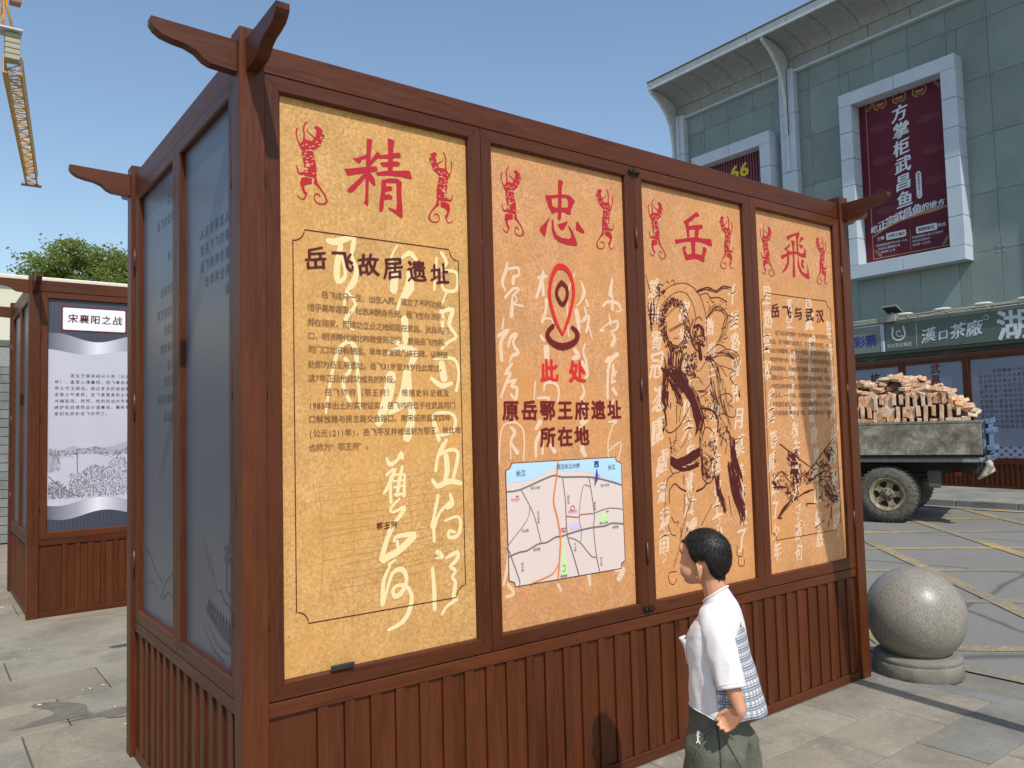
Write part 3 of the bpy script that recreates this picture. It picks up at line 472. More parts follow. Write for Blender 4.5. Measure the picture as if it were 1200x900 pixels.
 'INK3': 'S3931,4562,6 3992,4389,8;S3996,4291,20 3981,4166,28 3983,4044,20 3991,4019,14;S4033,4318,11 4035,4195,17 4013,4107,11;S4065,4085,7 4064,4234,7 4135,4376,7 4268,4475,7 4439,4529,7 4591,4517,7 4704,4449,7 4777,4337,7 4817,4183,7 4809,3895,6;S4089,4025,6 4106,4187,6 4186,4318,6 4339,4418,6 4491,4438,6 4583,4374,6 4635,4275,6 4658,4173,6;S4224,4183,6 4311,4252,6 4368,4281,6;S4202,4119,6 4212,3969,6 4272,3897,7 4365,3889,7 4444,3956,6 4468,4046,6 4456,4160,6 4405,4258,6;S4234,4033,7 4473,4136,7;S4252,4021,7 4376,4079,7 4472,4116,7;S4303,3955,6 4369,3965,6;S4177,4480,9 4123,4487,7 4085,4447,7 4119,4412,7;S4135,4376,7 4062,4358,7 4023,4305,7;S4269,4501,6 4243,4530,6 4215,4508,6;S4345,4520,6 4328,4551,6 4299,4529,6;S4437,4159,7 4525,4049,7 4615,3938,7;S4649,4172,9 4709,4202,9 4746,4166,9;S4624,4093,32 4704,4111,30 4759,4049,30;S4641,4043,21 4617,3964,21;S4760,4062,21 4783,3959,18;S4690,3890,44 4703,3774,59;S4653,3927,21 4770,3907,21;S4696,4475,9 4868,4523,12 4989,4493,12 5117,4558,11 5264,4551,9;S4723,4425,7 4844,4461,8 4902,4413,11 5026,4430,9 5169,4394,8;S4828,4197,9 4978,4326,11 5081,4320,9 5180,4247,9;S4841,4250,6 4895,4307,6 4980,4353,6;S5180,4247,9 5285,4227,8 5175,4166,8 5149,4097,8 5082,4027,8 5036,3958,8;S5180,4247,8 5113,4175,8 5063,4053,8 4973,3929,8;S4804,3817,7 4888,3873,8 4993,3930,9 5115,3895,8;S4902,3781,9 5048,3813,6 5235,3793,6;S4924,3795,8 5114,3882,8 5302,3849,8 5339,3756,6 5271,3700,6;S4862,3780,36 4802,3778,30;S4901,3755,6 5019,3693,6 5116,3589,6;S4860,3741,7 4934,3638,8 4968,3534,6;S4839,3740,6 4849,3571,6;S4779,3738,7 4674,3632,7;S5020,3706,6 5267,3646,6 5178,3577,6 5217,3525,6;S4155,3756,11 4169,3669,17 4162,3558,17;S4249,3809,14 4260,3672,17;S4342,3825,17 4315,3673,17;S4413,3752,14 4369,3637,17;S4241,3835,10 4247,3764,8 4217,3661,6 4196,3572,4;S4291,3829,10 4279,3749,8 4253,3655,5;S4253,3753,10 4229,3650,8 4196,3568,5;S4212,3800,10 4211,3720,8 4187,3616,5;S4210,3823,10 4217,3753,8 4173,3656,5;S4250,3726,10 4221,3635,8 4187,3551,6 4162,3477,4;S4291,3809,10 4291,3739,8 4254,3630,5;S4210,3793,10 4222,3714,8 4176,3616,6 4162,3524,4;S4207,3650,10 4183,3568,8 4154,3509,5;S4255,3843,10 4270,3763,8 4230,3663,5;S4197,3653,10 4172,3569,8 4150,3504,5;S4235,3756,10 4203,3664,8 4186,3566,5;S4241,3791,10 4242,3715,8 4222,3611,5;S4246,3761,10 4201,3665,8 4178,3574,5;S4241,3666,10 4209,3575,8 4185,3512,5;S4293,3802,10 4291,3728,8 4268,3626,5;S4367,3758,10 4370,3655,8 4409,3586,5;S4300,3640,10 4354,3571,8 4383,3524,5;S4436,3815,10 4407,3709,8 4381,3611,6 4449,3529,4;S4394,3610,10 4436,3528,8 4473,3478,5;S4412,3805,10 4371,3704,8 4354,3609,5;S4398,3749,10 4393,3657,8 4444,3576,5;S4331,3721,10 4328,3631,8 4362,3554,5;S4319,3645,10 4386,3570,8 4404,3527,5;S4385,3624,10 4422,3540,8 4465,3504,5;S4307,3653,10 4343,3580,8 4398,3528,5;S4454,3801,10 4401,3697,8 4393,3599,5;S4353,3587,10 4394,3521,8 4432,3461,5;S4358,3744,10 4353,3654,8 4399,3580,5;S4391,3692,10 4406,3603,8 4449,3528,5;S4437,3813,10 4384,3704,8 4387,3599,6 4436,3528,4;S4372,3632,10 4417,3561,8 4457,3507,5;S4364,3841,10 4335,3752,8 4315,3642,5;S4314,3651,10 4370,3583,8 4410,3530,5;S4376,3795,10 4350,3703,8 4331,3596,5;S4325,3754,10 4317,3642,8 4354,3570,5;S4673,4452,7 4819,4498,6 4971,4480,5 5099,4536,3;S4856,4492,7 5014,4481,6 5124,4534,5 5261,4529,3;S4989,4493,7 5109,4537,6 5255,4546,4;S4701,4459,7 4869,4503,5 5000,4486,4;S4694,4469,7 4852,4521,6 4998,4489,5 5128,4560,3;S4840,4199,5 4964,4296,4 5062,4286,3;S5177,4225,6 5094,4078,4 5001,3957,3;S5070,4288,5 5170,4223,4 5082,4063,3 5005,3945,2;S4836,4203,5 4961,4317,4 5069,4300,3;S5171,4226,6 5090,4075,4 5011,3948,3;S4829,4188,5 4952,4281,4 5072,4278,3 5159,4207,2;S5067,4307,5 5127,4234,4 5055,4080,3;S4835,4218,5 4942,4312,4 5046,4305,3 5137,4225,2;S4842,3787,5 4959,3840,4 5126,3833,3 5266,3789,2;S5156,3842,6 5293,3806,4 5255,3687,3;S5027,3846,5 5175,3854,4 5316,3801,3 5278,3683,2;S5174,3829,6 5305,3767,4 5262,3663,3;S5111,3830,5 5249,3785,4 5210,3678,3;S5145,3811,5 5268,3758,4 5234,3659,3;S4939,3839,5 5122,3838,4 5239,3796,3;S5137,3847,5 5247,3785,4 5240,3691,3;S4873,3759,5 5003,3830,4 5164,3814,3;S4897,3767,5 4960,3691,4 5002,3587,3;S4980,3693,5 4993,3600,4 5009,3535,3;S4853,3791,5 4942,3705,4 4961,3613,3 4964,3535,2;S4979,3701,5 4997,3609,4 5014,3523,3;S4951,3708,5 4989,3609,4 4996,3528,3;S4964,3699,5 4995,3603,4 5006,3520,3;S4845,3761,5 4938,3675,4 4961,3582,3;S4956,3668,5 5002,3582,4 4997,3508,3;S4836,3787,5 4905,3688,4 4938,3605,3 4941,3528,2;S4550,4042,7 4608,3910,5 4683,3833,4;S4544,4016,7 4588,3900,5 4659,3823,4;S4591,4055,7 4646,3935,5 4721,3850,4;S4538,4038,7 4579,3911,5 4656,3840,4;S4623,4169,7 4549,4035,6 4598,3912,4 4673,3838,3;S4548,4044,7 4583,3924,5 4670,3847,4;S4604,4171,7 4553,4030,6 4590,3908,4 4677,3834,3;S4655,4175,7 4590,4039,6 4639,3916,4 4715,3839,3;S4219,3596,20 4406,3625,23 4494,3526,23;Q4335,4089,186,244,75,520,11,1;B4454,3630,4635,3816,80,6,3,22;B4625,3893,4769,4106,50,8,4,23;B3951,4058,4028,4287,26,7,14,14;B4067,4380,4189,4469,24,6,15,19;B4783,3741,4899,3803,26,6,16,23;B4860,4272,5161,4396,22,5,5,20;B5048,3964,5161,4144,10,5,6,18;S4168,3665,31 4152,3541,20;S4574,3256,29 4604,3116,23 4610,3052,9;S4129,3442,28 4106,3343,23 4120,3282,8;S4191,3418,23 4176,3319,17 4165,3270,6;S4276,3630,43 4403,3570,52 4490,3458,46 4579,3345,38 4648,3192,26;S4139,3467,42 4115,3356,34 4146,3257,17;S4216,3542,28 4265,3443,20;S4345,3544,43 4394,3419,23;S4525,3395,23 4570,3192,20 4638,3039,15;S4221,3307,14 4218,3257,9;S4176,3319,14 4192,3270,7;S4128,3258,6 4138,3110,7 4126,3062,8 4187,3017,11 4280,3046,10 4377,3119,10 4519,3294,9;S4314,3319,20 4350,3307,14;S4312,3294,9 4302,3108,9;S4365,3244,6 4339,3120,7;S4289,3046,7 4273,2923,7 4215,2875,7;S4184,2975,6 4206,2876,7 4211,2802,7;S4486,3055,6 4442,2955,6 4343,2859,6;P4192,2778 4300,2749 4451,2793 4627,2862 4638,2773 4484,2704 4332,2674 4222,2679 4180,2730;S4177,2681,7 4219,2618,7 4349,2636,7 4482,2666,7 4620,2735,7;S4634,2963,7 4642,2785,7 4669,2581,6;S4670,2924,9 4695,3012,9 4757,3062,9 4853,3009,9 4867,2905,7;S4662,3422,9 4800,3423,9 4678,3371,7;S4671,3255,18 4828,3242,24 4942,3137,21 4914,3008,15;S4957,3359,8 5021,3398,8 5125,3412,8 5205,3360,8 5118,3306,8 5199,3267,8;S5240,3240,8 5235,3173,8 5150,3161,8 5028,3201,8 4945,3176,7;S5268,3655,6 5159,3612,6 5216,3520,6 5321,3494,6 5315,3414,6 5228,3386,6;S5011,3569,6 5050,3530,6 5023,3438,6;S4848,3553,7 4881,3450,7;S4623,3434,7 4761,3448,9 4846,3527,7;S4535,3560,7 4651,3575,7 4706,3512,7;S4985,3163,6 5060,3057,6 5136,2950,9;S5012,2953,6 5070,2899,6 5042,2783,8;S5218,2921,8 5282,2933,8 5258,2894,9 5193,2869,8;S5150,2844,30 5162,2712,36 5257,2563,37;S5077,2690,15 5108,2531,24;S4433,3471,12 4499,3370,9 4565,3257,6;S4287,3606,12 4409,3511,9 4510,3427,6;S4309,3629,12 4448,3546,9 4541,3441,6;S4253,3584,12 4393,3496,10 4483,3394,8 4570,3288,5;S4341,3533,12 4452,3441,9 4527,3337,6;S4388,3512,12 4492,3423,9 4559,3317,6;S4165,3644,12 4263,3600,9 4377,3518,6;S4306,3601,12 4431,3516,9 4544,3426,6;S4110,3627,12 4216,3580,9 4318,3489,6;S4571,3308,12 4611,3192,10 4658,3081,8 4637,2978,5;S4450,3416,12 4537,3310,10 4598,3200,8 4620,3091,5;S4312,3585,12 4434,3500,10 4546,3400,8 4617,3303,5;S4496,3456,12 4591,3345,10 4646,3231,8 4671,3137,5;S4529,3468,12 4614,3366,9 4674,3249,6;S4574,3192,12 4626,3095,9 4585,2986,6;S4476,3445,12 4549,3343,10 4613,3231,8 4627,3117,5;S4547,3421,12 4611,3322,10 4670,3203,8 4703,3105,5;S4328,3545,12 4421,3436,10 4516,3346,8 4547,3227,5;S4641,3180,12 4686,3088,9 4660,2976,6;S4457,3412,12 4535,3302,9 4582,3190,6;S4554,3185,12 4592,3079,9 4570,2972,6;S4378,3503,12 4472,3405,10 4560,3315,8 4609,3195,5;S4597,3190,12 4626,3095,9 4589,2998,6;S4628,3373,12 4667,3257,10 4713,3150,8 4684,3059,5;S4525,3435,12 4610,3332,9 4661,3222,6;S4486,3408,12 4583,3301,9 4617,3195,6;S4463,3445,12 4541,3347,10 4574,3229,8 4626,3124,5;S4223,3695,12 4316,3658,10 4434,3561,8 4552,3467,5;S4460,3415,12 4545,3310,9 4601,3197,6;S4520,3313,12 4575,3204,9 4603,3093,6;S4586,3326,12 4624,3211,10 4656,3105,8 4644,3006,5;S4287,3629,12 4422,3542,9 4518,3433,6;S4536,3452,12 4604,3341,10 4656,3229,8 4702,3127,5;S4154,3641,12 4226,3593,10 4371,3501,7 4461,3404,5;S4378,3537,12 4476,3432,10 4550,3337,8 4599,3221,5;S4677,3189,12 4723,3081,9 4697,2983,6;S4619,3196,12 4644,3100,9 4609,3003,6;S4659,3212,12 4676,3110,9 4656,3008,6;S4407,3489,12 4523,3396,10 4598,3296,8 4643,3178,5;S4554,3472,12 4643,3373,10 4687,3254,8 4729,3149,5;S4592,3333,12 4645,3220,9 4697,3112,6;S4244,3656,12 4363,3567,9 4472,3467,6;S4406,3533,12 4530,3424,9 4590,3331,6;S4102,3648,12 4203,3604,10 4319,3512,7 4420,3420,5;S4331,3553,12 4437,3448,9 4526,3353,6;S4619,3240,12 4654,3143,9 4623,3041,6;S4112,3663,12 4207,3606,9 4328,3533,6;S4208,3634,12 4297,3583,9 4414,3504,6;S4611,3295,12 4662,3176,9 4692,3085,6;S4228,3655,12 4351,3576,9 4450,3473,6;S4607,3324,12 4660,3208,10 4679,3106,8 4671,3005,5;S4578,3190,12 4609,3094,9 4585,2995,6;S4533,3345,12 4582,3227,10 4622,3128,8 4603,3028,5;S4215,3587,12 4324,3509,10 4438,3403,8 4517,3303,5;S4458,3390,12 4536,3298,9 4585,3178,6;S4322,3496,12 4438,3406,10 4516,3312,8 4553,3189,5;S4594,3228,12 4634,3128,9 4604,3017,6;S4192,3605,12 4334,3521,10 4426,3427,8 4520,3320,5;S4453,3401,12 4525,3304,9 4591,3185,6;S4520,3405,12 4591,3305,9 4637,3185,6;S4117,3516,10 4096,3432,8 4099,3346,5;S4185,3479,10 4172,3397,8 4164,3315,5;S4130,3487,10 4119,3391,8 4104,3309,5;S4197,3585,10 4183,3500,8 4176,3418,5;S4166,3615,10 4152,3528,8 4154,3441,6 4121,3355,4;S4170,3426,10 4143,3334,8 4164,3267,5;S4153,3419,10 4139,3326,8 4155,3257,5;S4146,3513,10 4137,3431,8 4131,3343,6 4140,3276,4;S4131,3618,10 4123,3523,8 4099,3449,5;S4128,3518,10 4134,3439,8 4115,3348,6 4132,3270,4;S4162,3579,10 4142,3490,8 4127,3402,5;S4136,3596,10 4127,3503,8 4104,3417,5;S4135,3581,10 4130,3494,8 4125,3411,6 4094,3327,4;S4196,3584,10 4200,3508,8 4171,3414,5;S4154,3606,10 4142,3515,8 4130,3432,6 4128,3352,4;S4141,3438,10 4137,3358,8 4156,3278,5;S4182,3524,10 4160,3446,8 4161,3363,6 4171,3278,4;S4131,3475,10 4101,3389,8 4086,3313,6 4111,3237,4;S4142,3449,10 4129,3352,8 4153,3283,5;S4162,3482,10 4144,3395,8 4124,3320,6 4147,3239,4;S4163,3404,10 4135,3318,8 4164,3251,5;S4162,3483,10 4148,3394,8 4135,3319,6 4156,3241,4;S4296,3492,10 4334,3416,8 4361,3335,6 4381,3268,4;S4318,3425,10 4355,3354,8 4382,3282,5;S4272,3493,10 4324,3403,8 4338,3319,5;S4309,3530,10 4337,3438,8 4376,3367,5;S4292,3491,10 4341,3405,8 4364,3325,5;S4318,3492,10 4350,3410,8 4389,3334,6 4395,3274,4;S4331,3426,10 4373,3354,8 4407,3287,5;S4283,3425,10 4326,3340,8 4349,3283,5;S4318,3428,10 4349,3350,8 4369,3288,5;S4326,3509,10 4361,3430,8 4393,3348,5;S4356,3403,10 4387,3334,8 4397,3272,5;S4255,3586,10 4283,3499,8 4315,3416,5;S4249,3606,10 4297,3513,8 4329,3425,6 4349,3350,4;S4278,3595,10 4308,3510,8 4324,3435,6 4375,3352,4;S4270,3525,10 4306,3444,8 4329,3369,5;S4250,3528,10 4289,3443,8 4328,3374,5;S4224,3615,10 4251,3520,8 4282,3436,6 4316,3356,4;S4267,3498,10 4291,3400,8 4325,3323,5;S5180,2946,13 5183,2813,10 5181,2713,6;S5174,2833,13 5193,2737,10 5219,2628,8 5277,2510,6;S5204,2688,13 5247,2576,10 5304,2467,6;S5159,2949,13 5167,2825,10 5164,2720,6;S5203,2792,13 5219,2687,10 5265,2579,8 5307,2478,6;S5147,2838,13 5153,2736,10 5206,2626,6;S5226,2692,13 5270,2594,10 5311,2480,6;S5161,2699,13 5203,2583,10 5258,2485,6;S5172,2836,13 5197,2736,10 5241,2632,6;S5194,2911,13 5181,2783,10 5210,2686,8 5243,2573,6;S5184,2825,13 5213,2722,10 5248,2623,8 5300,2507,6;S5218,2731,13 5267,2618,10 5309,2517,6;S5178,2697,13 5228,2596,10 5265,2487,6;S5172,2705,13 5220,2611,10 5265,2491,6;S5178,2794,13 5192,2696,10 5229,2585,6;S5187,2810,13 5199,2705,10 5239,2602,6;S5173,2847,13 5191,2733,10 5230,2629,8 5278,2522,6;S5137,2959,13 5135,2816,10 5134,2709,6;S5144,2821,13 5161,2725,10 5216,2611,8 5247,2502,6;S5204,2808,13 5224,2700,10 5261,2589,8 5307,2476,6;S5131,2820,13 5162,2717,10 5196,2601,6;S5135,2966,13 5131,2840,10 5142,2724,8 5197,2614,6;S5141,2680,13 5178,2577,10 5240,2463,6;S5143,2804,13 5155,2698,10 5199,2581,6;S5128,2807,13 5138,2707,10 5205,2600,8 5241,2486,6;S5206,2932,13 5194,2789,10 5220,2695,6;S4661,2844,7 4661,2711,5 4684,2575,4;S4638,2964,7 4635,2831,6 4649,2709,4 4673,2566,3;S4644,2973,7 4659,2833,6 4665,2713,4 4672,2576,3;S4661,2831,7 4670,2700,5 4677,2567,4;S4636,2847,7 4653,2714,5 4662,2568,4;S4671,2837,7 4676,2705,5 4701,2568,4;S4649,2955,7 4662,2829,5 4674,2705,4;S4666,2826,7 4657,2706,5 4668,2567,4;S4965,3588,5 4961,3465,4 4989,3331,3 5042,3194,2;S5036,3293,5 5082,3166,4 5140,3042,3;S5062,3467,5 5081,3342,4 5133,3213,3;S4993,3448,5 4999,3313,4 5062,3178,3;S5039,3334,5 5082,3204,4 5155,3072,3;S4968,3437,5 4972,3309,4 5032,3170,3;S4975,3587,5 4982,3462,4 5000,3331,3;S5083,3474,5 5099,3338,4 5149,3212,3;S4988,3436,5 5017,3309,4 5070,3177,3;S5042,3349,5 5091,3219,4 5129,3099,3;S4993,3453,5 5007,3316,4 5080,3176,3;S5050,3285,5 5104,3159,4 5147,3025,3;S4855,3572,7 4881,3443,6 4914,3303,4 4940,3159,3;S4845,3566,7 4863,3448,6 4907,3320,4 4929,3158,3;S4862,3526,7 4896,3394,5 4923,3271,4;S4894,3548,7 4914,3416,6 4964,3280,5 4976,3124,3;S4909,3416,7 4938,3284,5 4979,3139,4;S4874,3391,7 4904,3261,5 4918,3106,4;S4835,3445,7 4861,3313,5 4905,3160,4;S4854,3430,7 4884,3295,5 4906,3144,4;S4898,3454,7 4939,3333,5 4951,3175,4;S4889,3536,7 4919,3410,5 4972,3284,4;S4839,3454,7 4876,3329,5 4920,3167,4;S4845,3413,7 4897,3283,5 4910,3134,4;S4186,2770,8 4286,2731,6 4416,2768,4;S4446,2774,9 4571,2826,7 4649,2841,4;S4272,2749,9 4405,2779,6 4532,2833,4;S4196,2788,8 4305,2749,7 4451,2786,5 4555,2843,4;S4464,2752,9 4582,2811,7 4649,2825,4;S4304,2729,9 4450,2764,7 4571,2818,6 4653,2838,4;S4448,2768,9 4564,2832,7 4633,2854,4;S4429,2768,9 4554,2828,7 4642,2852,4;S4441,2772,9 4556,2827,7 4625,2853,4;S4193,2763,8 4312,2736,6 4432,2778,4;S4282,2738,9 4398,2772,7 4521,2822,6 4615,2844,4;S4289,2724,9 4429,2760,7 4544,2815,6 4626,2839,4;S4140,3248,5 4156,3148,4 4158,3087,3;S4122,3247,5 4136,3145,4 4143,3071,3;S4137,3251,5 4152,3148,4 4147,3086,3;S4118,3249,5 4154,3142,4 4148,3073,3;S4106,3252,5 4142,3163,4 4135,3087,3;B4689,2543,4883,2923,110,6,7,22;B4696,3137,4942,3357,34,6,8,23;B4446,3587,4632,3672,40,6,9,22;B4209,2673,4596,2765,70,4,17,14;B4940,2844,5128,3111,30,6,18,33;B4184,2798,4302,2974,26,4,19,12;S5177,2383,15 5229,2273,12 5278,2170,8;S5091,2680,15 5110,2552,12 5160,2425,10 5196,2318,7;S5243,2439,16 5279,2330,12 5331,2222,8;S5170,2280,15 5207,2181,12 5263,2069,8;S5144,2711,15 5154,2569,12 5187,2443,10 5225,2330,7;S5129,2527,15 5132,2389,12 5173,2275,8;S5230,2287,15 5266,2185,12 5310,2070,8;S5214,2392,15 5262,2272,12 5302,2176,8;S5218,2264,15 5284,2178,12 5319,2050,8;S5120,2506,15 5168,2390,12 5203,2278,10 5245,2170,7;S5070,2659,15 5091,2528,12 5129,2412,10 5171,2291,7;S5138,2519,15 5162,2386,12 5213,2274,8;S5255,2320,16 5313,2220,12 5320,2107,8;S5170,2423,15 5219,2312,12 5240,2207,8;S5195,2677,15 5223,2562,13 5226,2428,10 5268,2315,7;S5165,2270,15 5220,2181,12 5258,2068,8;S5126,2677,15 5138,2555,12 5158,2430,8;S5112,2421,15 5167,2307,12 5208,2192,8;S5122,2426,15 5163,2314,12 5212,2210,8;S5192,2524,15 5217,2401,13 5240,2286,10 5300,2191,7;S5129,2377,15 5175,2267,12 5227,2168,10 5247,2052,7;S5167,2376,15 5191,2276,13 5257,2164,10 5271,2064,7;S5185,2575,15 5225,2447,12 5260,2317,8;S5192,2411,15 5221,2307,13 5273,2204,10 5314,2092,7;S5173,2398,15 5218,2272,12 5278,2172,8;S5090,2518,15 5114,2387,12 5155,2278,10 5205,2187,7;S5238,2296,16 5275,2204,12 5321,2075,8;S5184,2298,15 5231,2201,12 5282,2082,8;S5195,2525,15 5219,2387,13 5267,2268,10 5312,2172,7;S5215,2529,16 5224,2386,13 5276,2282,10 5330,2171,7;S5223,2302,15 5286,2209,12 5307,2094,8;S5188,2320,15 5231,2231,12 5274,2108,8;S5234,2382,16 5254,2274,13 5304,2163,10 5358,2050,7;S5133,2665,15 5171,2520,12 5183,2392,8;S5183,2316,15 5242,2200,12 5275,2084,8;S5090,2580,15 5130,2435,12 5167,2334,10 5226,2227,7;S5145,2693,15 5167,2567,12 5174,2439,8;S5120,2696,15 5114,2573,12 5149,2448,8;S5173,2310,15 5205,2222,12 5240,2103,8;S5156,2521,15 5184,2406,13 5227,2282,10 5276,2181,7;S4874,2426,11 4914,2329,8 4955,2235,5;S4897,2436,11 4947,2347,9 4961,2250,7 4997,2169,5;S4865,2430,11 4925,2342,8 4958,2251,5;S4926,2437,11 4956,2334,9 4984,2231,7 5000,2166,5;S4888,2569,11 4889,2467,8 4912,2363,5;S4889,2430,11 4927,2329,8 4982,2230,5;S4958,2354,11 5006,2266,8 5013,2179,5;S4925,2572,11 4916,2463,9 4951,2368,7 5007,2272,5;S4933,2359,11 4961,2260,8 4973,2176,5;S4892,2442,11 4923,2351,8 4959,2255,5;S4920,2453,11 4940,2350,9 4978,2251,7 4990,2168,5;S4955,2359,11 4984,2264,8 5006,2189,5;S4890,2555,11 4897,2442,8 4938,2350,5;S4943,2353,11 4960,2269,8 4989,2184,5;S4935,2344,11 4958,2246,8 4990,2164,5;S4865,2556,11 4883,2443,8 4911,2354,5;S4857,2539,11 4866,2444,9 4900,2331,7 4938,2237,5;S4921,2359,11 4971,2264,8 4981,2182,5;S4853,2554,11 4885,2438,8 4915,2344,5;S4903,2540,11 4904,2431,8 4939,2339,5;S4430,2675,10 4541,2690,8 4617,2708,5;S4397,2654,10 4528,2664,8 4575,2706,5;S4409,2661,10 4519,2671,8 4572,2700,5;S4202,2722,10 4273,2680,8 4382,2664,5;S4401,2646,10 4511,2649,8 4577,2671,5;S4421,2671,10 4541,2684,8 4607,2700,5;S4189,2724,10 4256,2664,8 4370,2659,7 4496,2666,5;S4416,2661,10 4521,2663,8 4600,2693,5;S4330,2704,10 4448,2677,8 4551,2691,5;S4256,2739,10 4327,2694,8 4456,2682,7 4569,2681,5;S4294,2656,10 4403,2642,8 4520,2651,5;S4341,2656,10 4455,2635,8 4560,2658,5;S4207,2725,10 4296,2665,8 4415,2655,5;S4290,2676,10 4422,2659,8 4516,2654,5;S4430,2675,10 4539,2687,8 4623,2698,5;S4283,2670,10 4385,2644,8 4507,2650,5;S4193,2712,27 4367,2644,35 4599,2678,25;S4220,2607,9 4117,2524,8 4075,2161,5;S4156,2455,10 4237,2517,10 4312,2467,14 4400,2432,14;S4376,2598,7 4370,2508,7;S4560,2421,21 4655,2445,18 4717,2487,18;S4646,2676,9 4662,2552,11 4752,2485,12 4853,2557,11;S4712,2595,25 4756,2547,21;S4901,2539,36 4892,2399,36 4959,2300,25 4988,2173,9;S4873,2478,25 4877,2353,18;S5157,2651,22 5172,2491,33 5211,2314,33 5254,2199,22;S5254,2199,30 5294,2020,9;S5226,2536,37 5292,2372,19;S5239,2344,37 5304,2171,11;S4516,2454,7 4463,2337,7 4360,2136,7 4283,1965,7;S4307,1992,7 4301,2082,7;S4376,2403,5 4354,2226,7;S4787,2267,7 4710,2181,7 4608,2068,7;S4156,2448,7 4149,2331,7;S4175,2196,10 4215,2134,7 4271,2144,9 4246,2101,7;S4117,2128,7 4155,2037,7 4230,2007,7;S4242,1837,7 4180,1712,7;S4221,1663,7 4112,1663,7 4108,1576,7 4171,1546,7 4217,1591,7;S5061,2340,7 5097,2133,7;S5177,1810,7 5158,1718,7 5245,1692,7 5263,1769,7;S5181,1683,7 5188,1604,7 5264,1595,7 5281,1656,7',
 'INK4': 'B6132,2597,6350,2771,46,7,61,23;B6169,2369,6371,2591,60,8,62,23;B6076,2192,6317,2388,44,5,63,26;B6757,2393,7002,2640,56,7,64,28;B6879,2627,7051,2760,30,9,65,22;B5828,2341,6111,2549,34,5,66,23;B6751,2104,7090,2408,50,6,67,34;B6383,2382,6666,2520,36,7,68,24;S6904,2373,9 6950,2284,7 7041,2190,4;S6933,2260,9 7022,2174,7 7111,2137,4;S6847,2331,9 6905,2260,7 6995,2154,4;S6906,2363,9 6944,2283,7 7047,2197,4;S6899,2281,9 6991,2178,7 7093,2165,4;S6926,2273,9 7032,2159,7 7097,2149,4;S6891,2356,9 6916,2284,7 7008,2178,5 7081,2158,4;S6968,2295,9 7041,2198,7 7128,2169,4;S6965,2266,9 7054,2178,7 7123,2144,4;S6872,2331,9 6901,2249,6 6998,2155,4;S6923,2271,9 7022,2171,7 7113,2156,4;S6862,2342,9 6883,2260,6 6989,2157,4;S6062,2134,8 5970,2074,6 5932,2033,4;S6055,2137,8 5957,2069,6 5920,2043,4;S6156,2205,8 6068,2142,6 5975,2073,4;S6156,2208,8 6047,2138,6 5958,2080,4;S6067,2141,8 5984,2067,6 5917,2034,4;S6042,2134,8 5941,2082,6 5890,2028,4;S6147,2216,8 6061,2156,6 5973,2086,4;S6153,2202,8 6057,2131,7 5937,2066,5 5897,2030,4;S6000,2851,14 6269,2714,12 6652,2529,11;S7074,2881,11 6745,2657,14 6430,2450,11;S6144,2757,14 6204,2709,28 6325,2765,14;S6326,2772,10 6294,2698,17;S6125,2683,10 6199,2642,10;S6204,2709,45 6266,2684,45;S6223,2619,42 6313,2622,35;S6203,2530,52 6306,2532,59;S6276,2481,52 6322,2403,35;S6193,2575,10 6184,2456,10;S6385,2535,14 6374,2400,14;S5976,2534,17 6026,2539,14 6123,2489,12;S5844,2432,44 5891,2400,41;S5840,2374,13 5988,2372,27 6087,2358,14;S5859,2460,13 5950,2528,17;S6049,2508,9 6216,2379,9;S6115,2386,10 6093,2269,14;S6082,2299,27 6158,2294,21;S6151,2205,14 6020,2141,20 5913,2048,17;S6202,2201,9 6042,2110,9;S5912,2033,20 5974,2028,17;S6282,2240,35 6229,2214,28;S6308,2239,14 6470,2288,18 6605,2302,21;S6416,2276,24 6523,2284,18;S6222,2454,17 6235,2289,17;S6293,2375,14 6311,2268,14;S6484,2454,18 6542,2512,14;S6535,2421,42 6616,2424,35;S6379,2460,10 6488,2500,11;S6945,2711,47 6968,2647,55;S6904,2728,11 7009,2788,11 7087,2706,11;S6877,2573,25 6961,2569,18;S6686,2613,18 6791,2546,14;S6645,2445,18 6871,2511,18;S6927,2508,14 6866,2448,14 7005,2425,15;S7096,2483,22 7092,2436,15;S6751,2408,14 6834,2403,14;S6781,2437,11 6746,2347,11;S6732,2193,29 6791,2235,14 6768,2283,11;S6885,2354,9 6874,2229,9 7035,2124,15;S6902,2228,14 7126,2180,18 6978,2128,15;S7026,2345,11 7073,2232,15;S6974,2082,14 6948,1943,22;S6834,2093,9 6917,2071,9;S6903,1916,14 6897,1847,14;S6483,2120,9 6459,2152,14 6646,2138,11;S6622,1865,14 6735,1900,7 6806,1932,14;S6719,2040,5 6713,1964,5',
}
# ---------------------------------------------------------------- all the lettering
T1_TITLE = '岳飞故居遗址'
T1_BODY = ['　　岳飞戎马一生，出生入死，建立了不朽功勋，', '惜乎英年遇害，壮志未酬身先死。岳飞生在汤阴，', '葬在临安，而建功立业之地却是在武昌。武昌司门',
           '口，明清两代湖北布政使司衙门，曾是岳飞帅府。', '司门口北旧有憩园，早年曾发现几块石碑，证明该', '处即为岳王府遗址。岳飞31岁至38岁在此度过，',
           '这7年正是他建功成名的阶段。', '　　岳飞帅府（鄂王府），根据史料记载及', '1985年出土的实物证实，岳飞帅府位于在武昌司门', '口解放路与民主路交会路口。南宋绍宗嘉定四年',
           '(公元1211年)，岳飞平反并被追封为鄂王，故此地', '也称为“鄂王府”。']
T2 = ['此处', '原岳鄂王府遗址', '所在地']
T2_MAP = '长江武汉长江大桥西临江大道解放路民主路中山路黄鹤楼紫阳路公园司门口地铁站首义彭刘杨'
T4_TITLE = '岳飞与武汉'
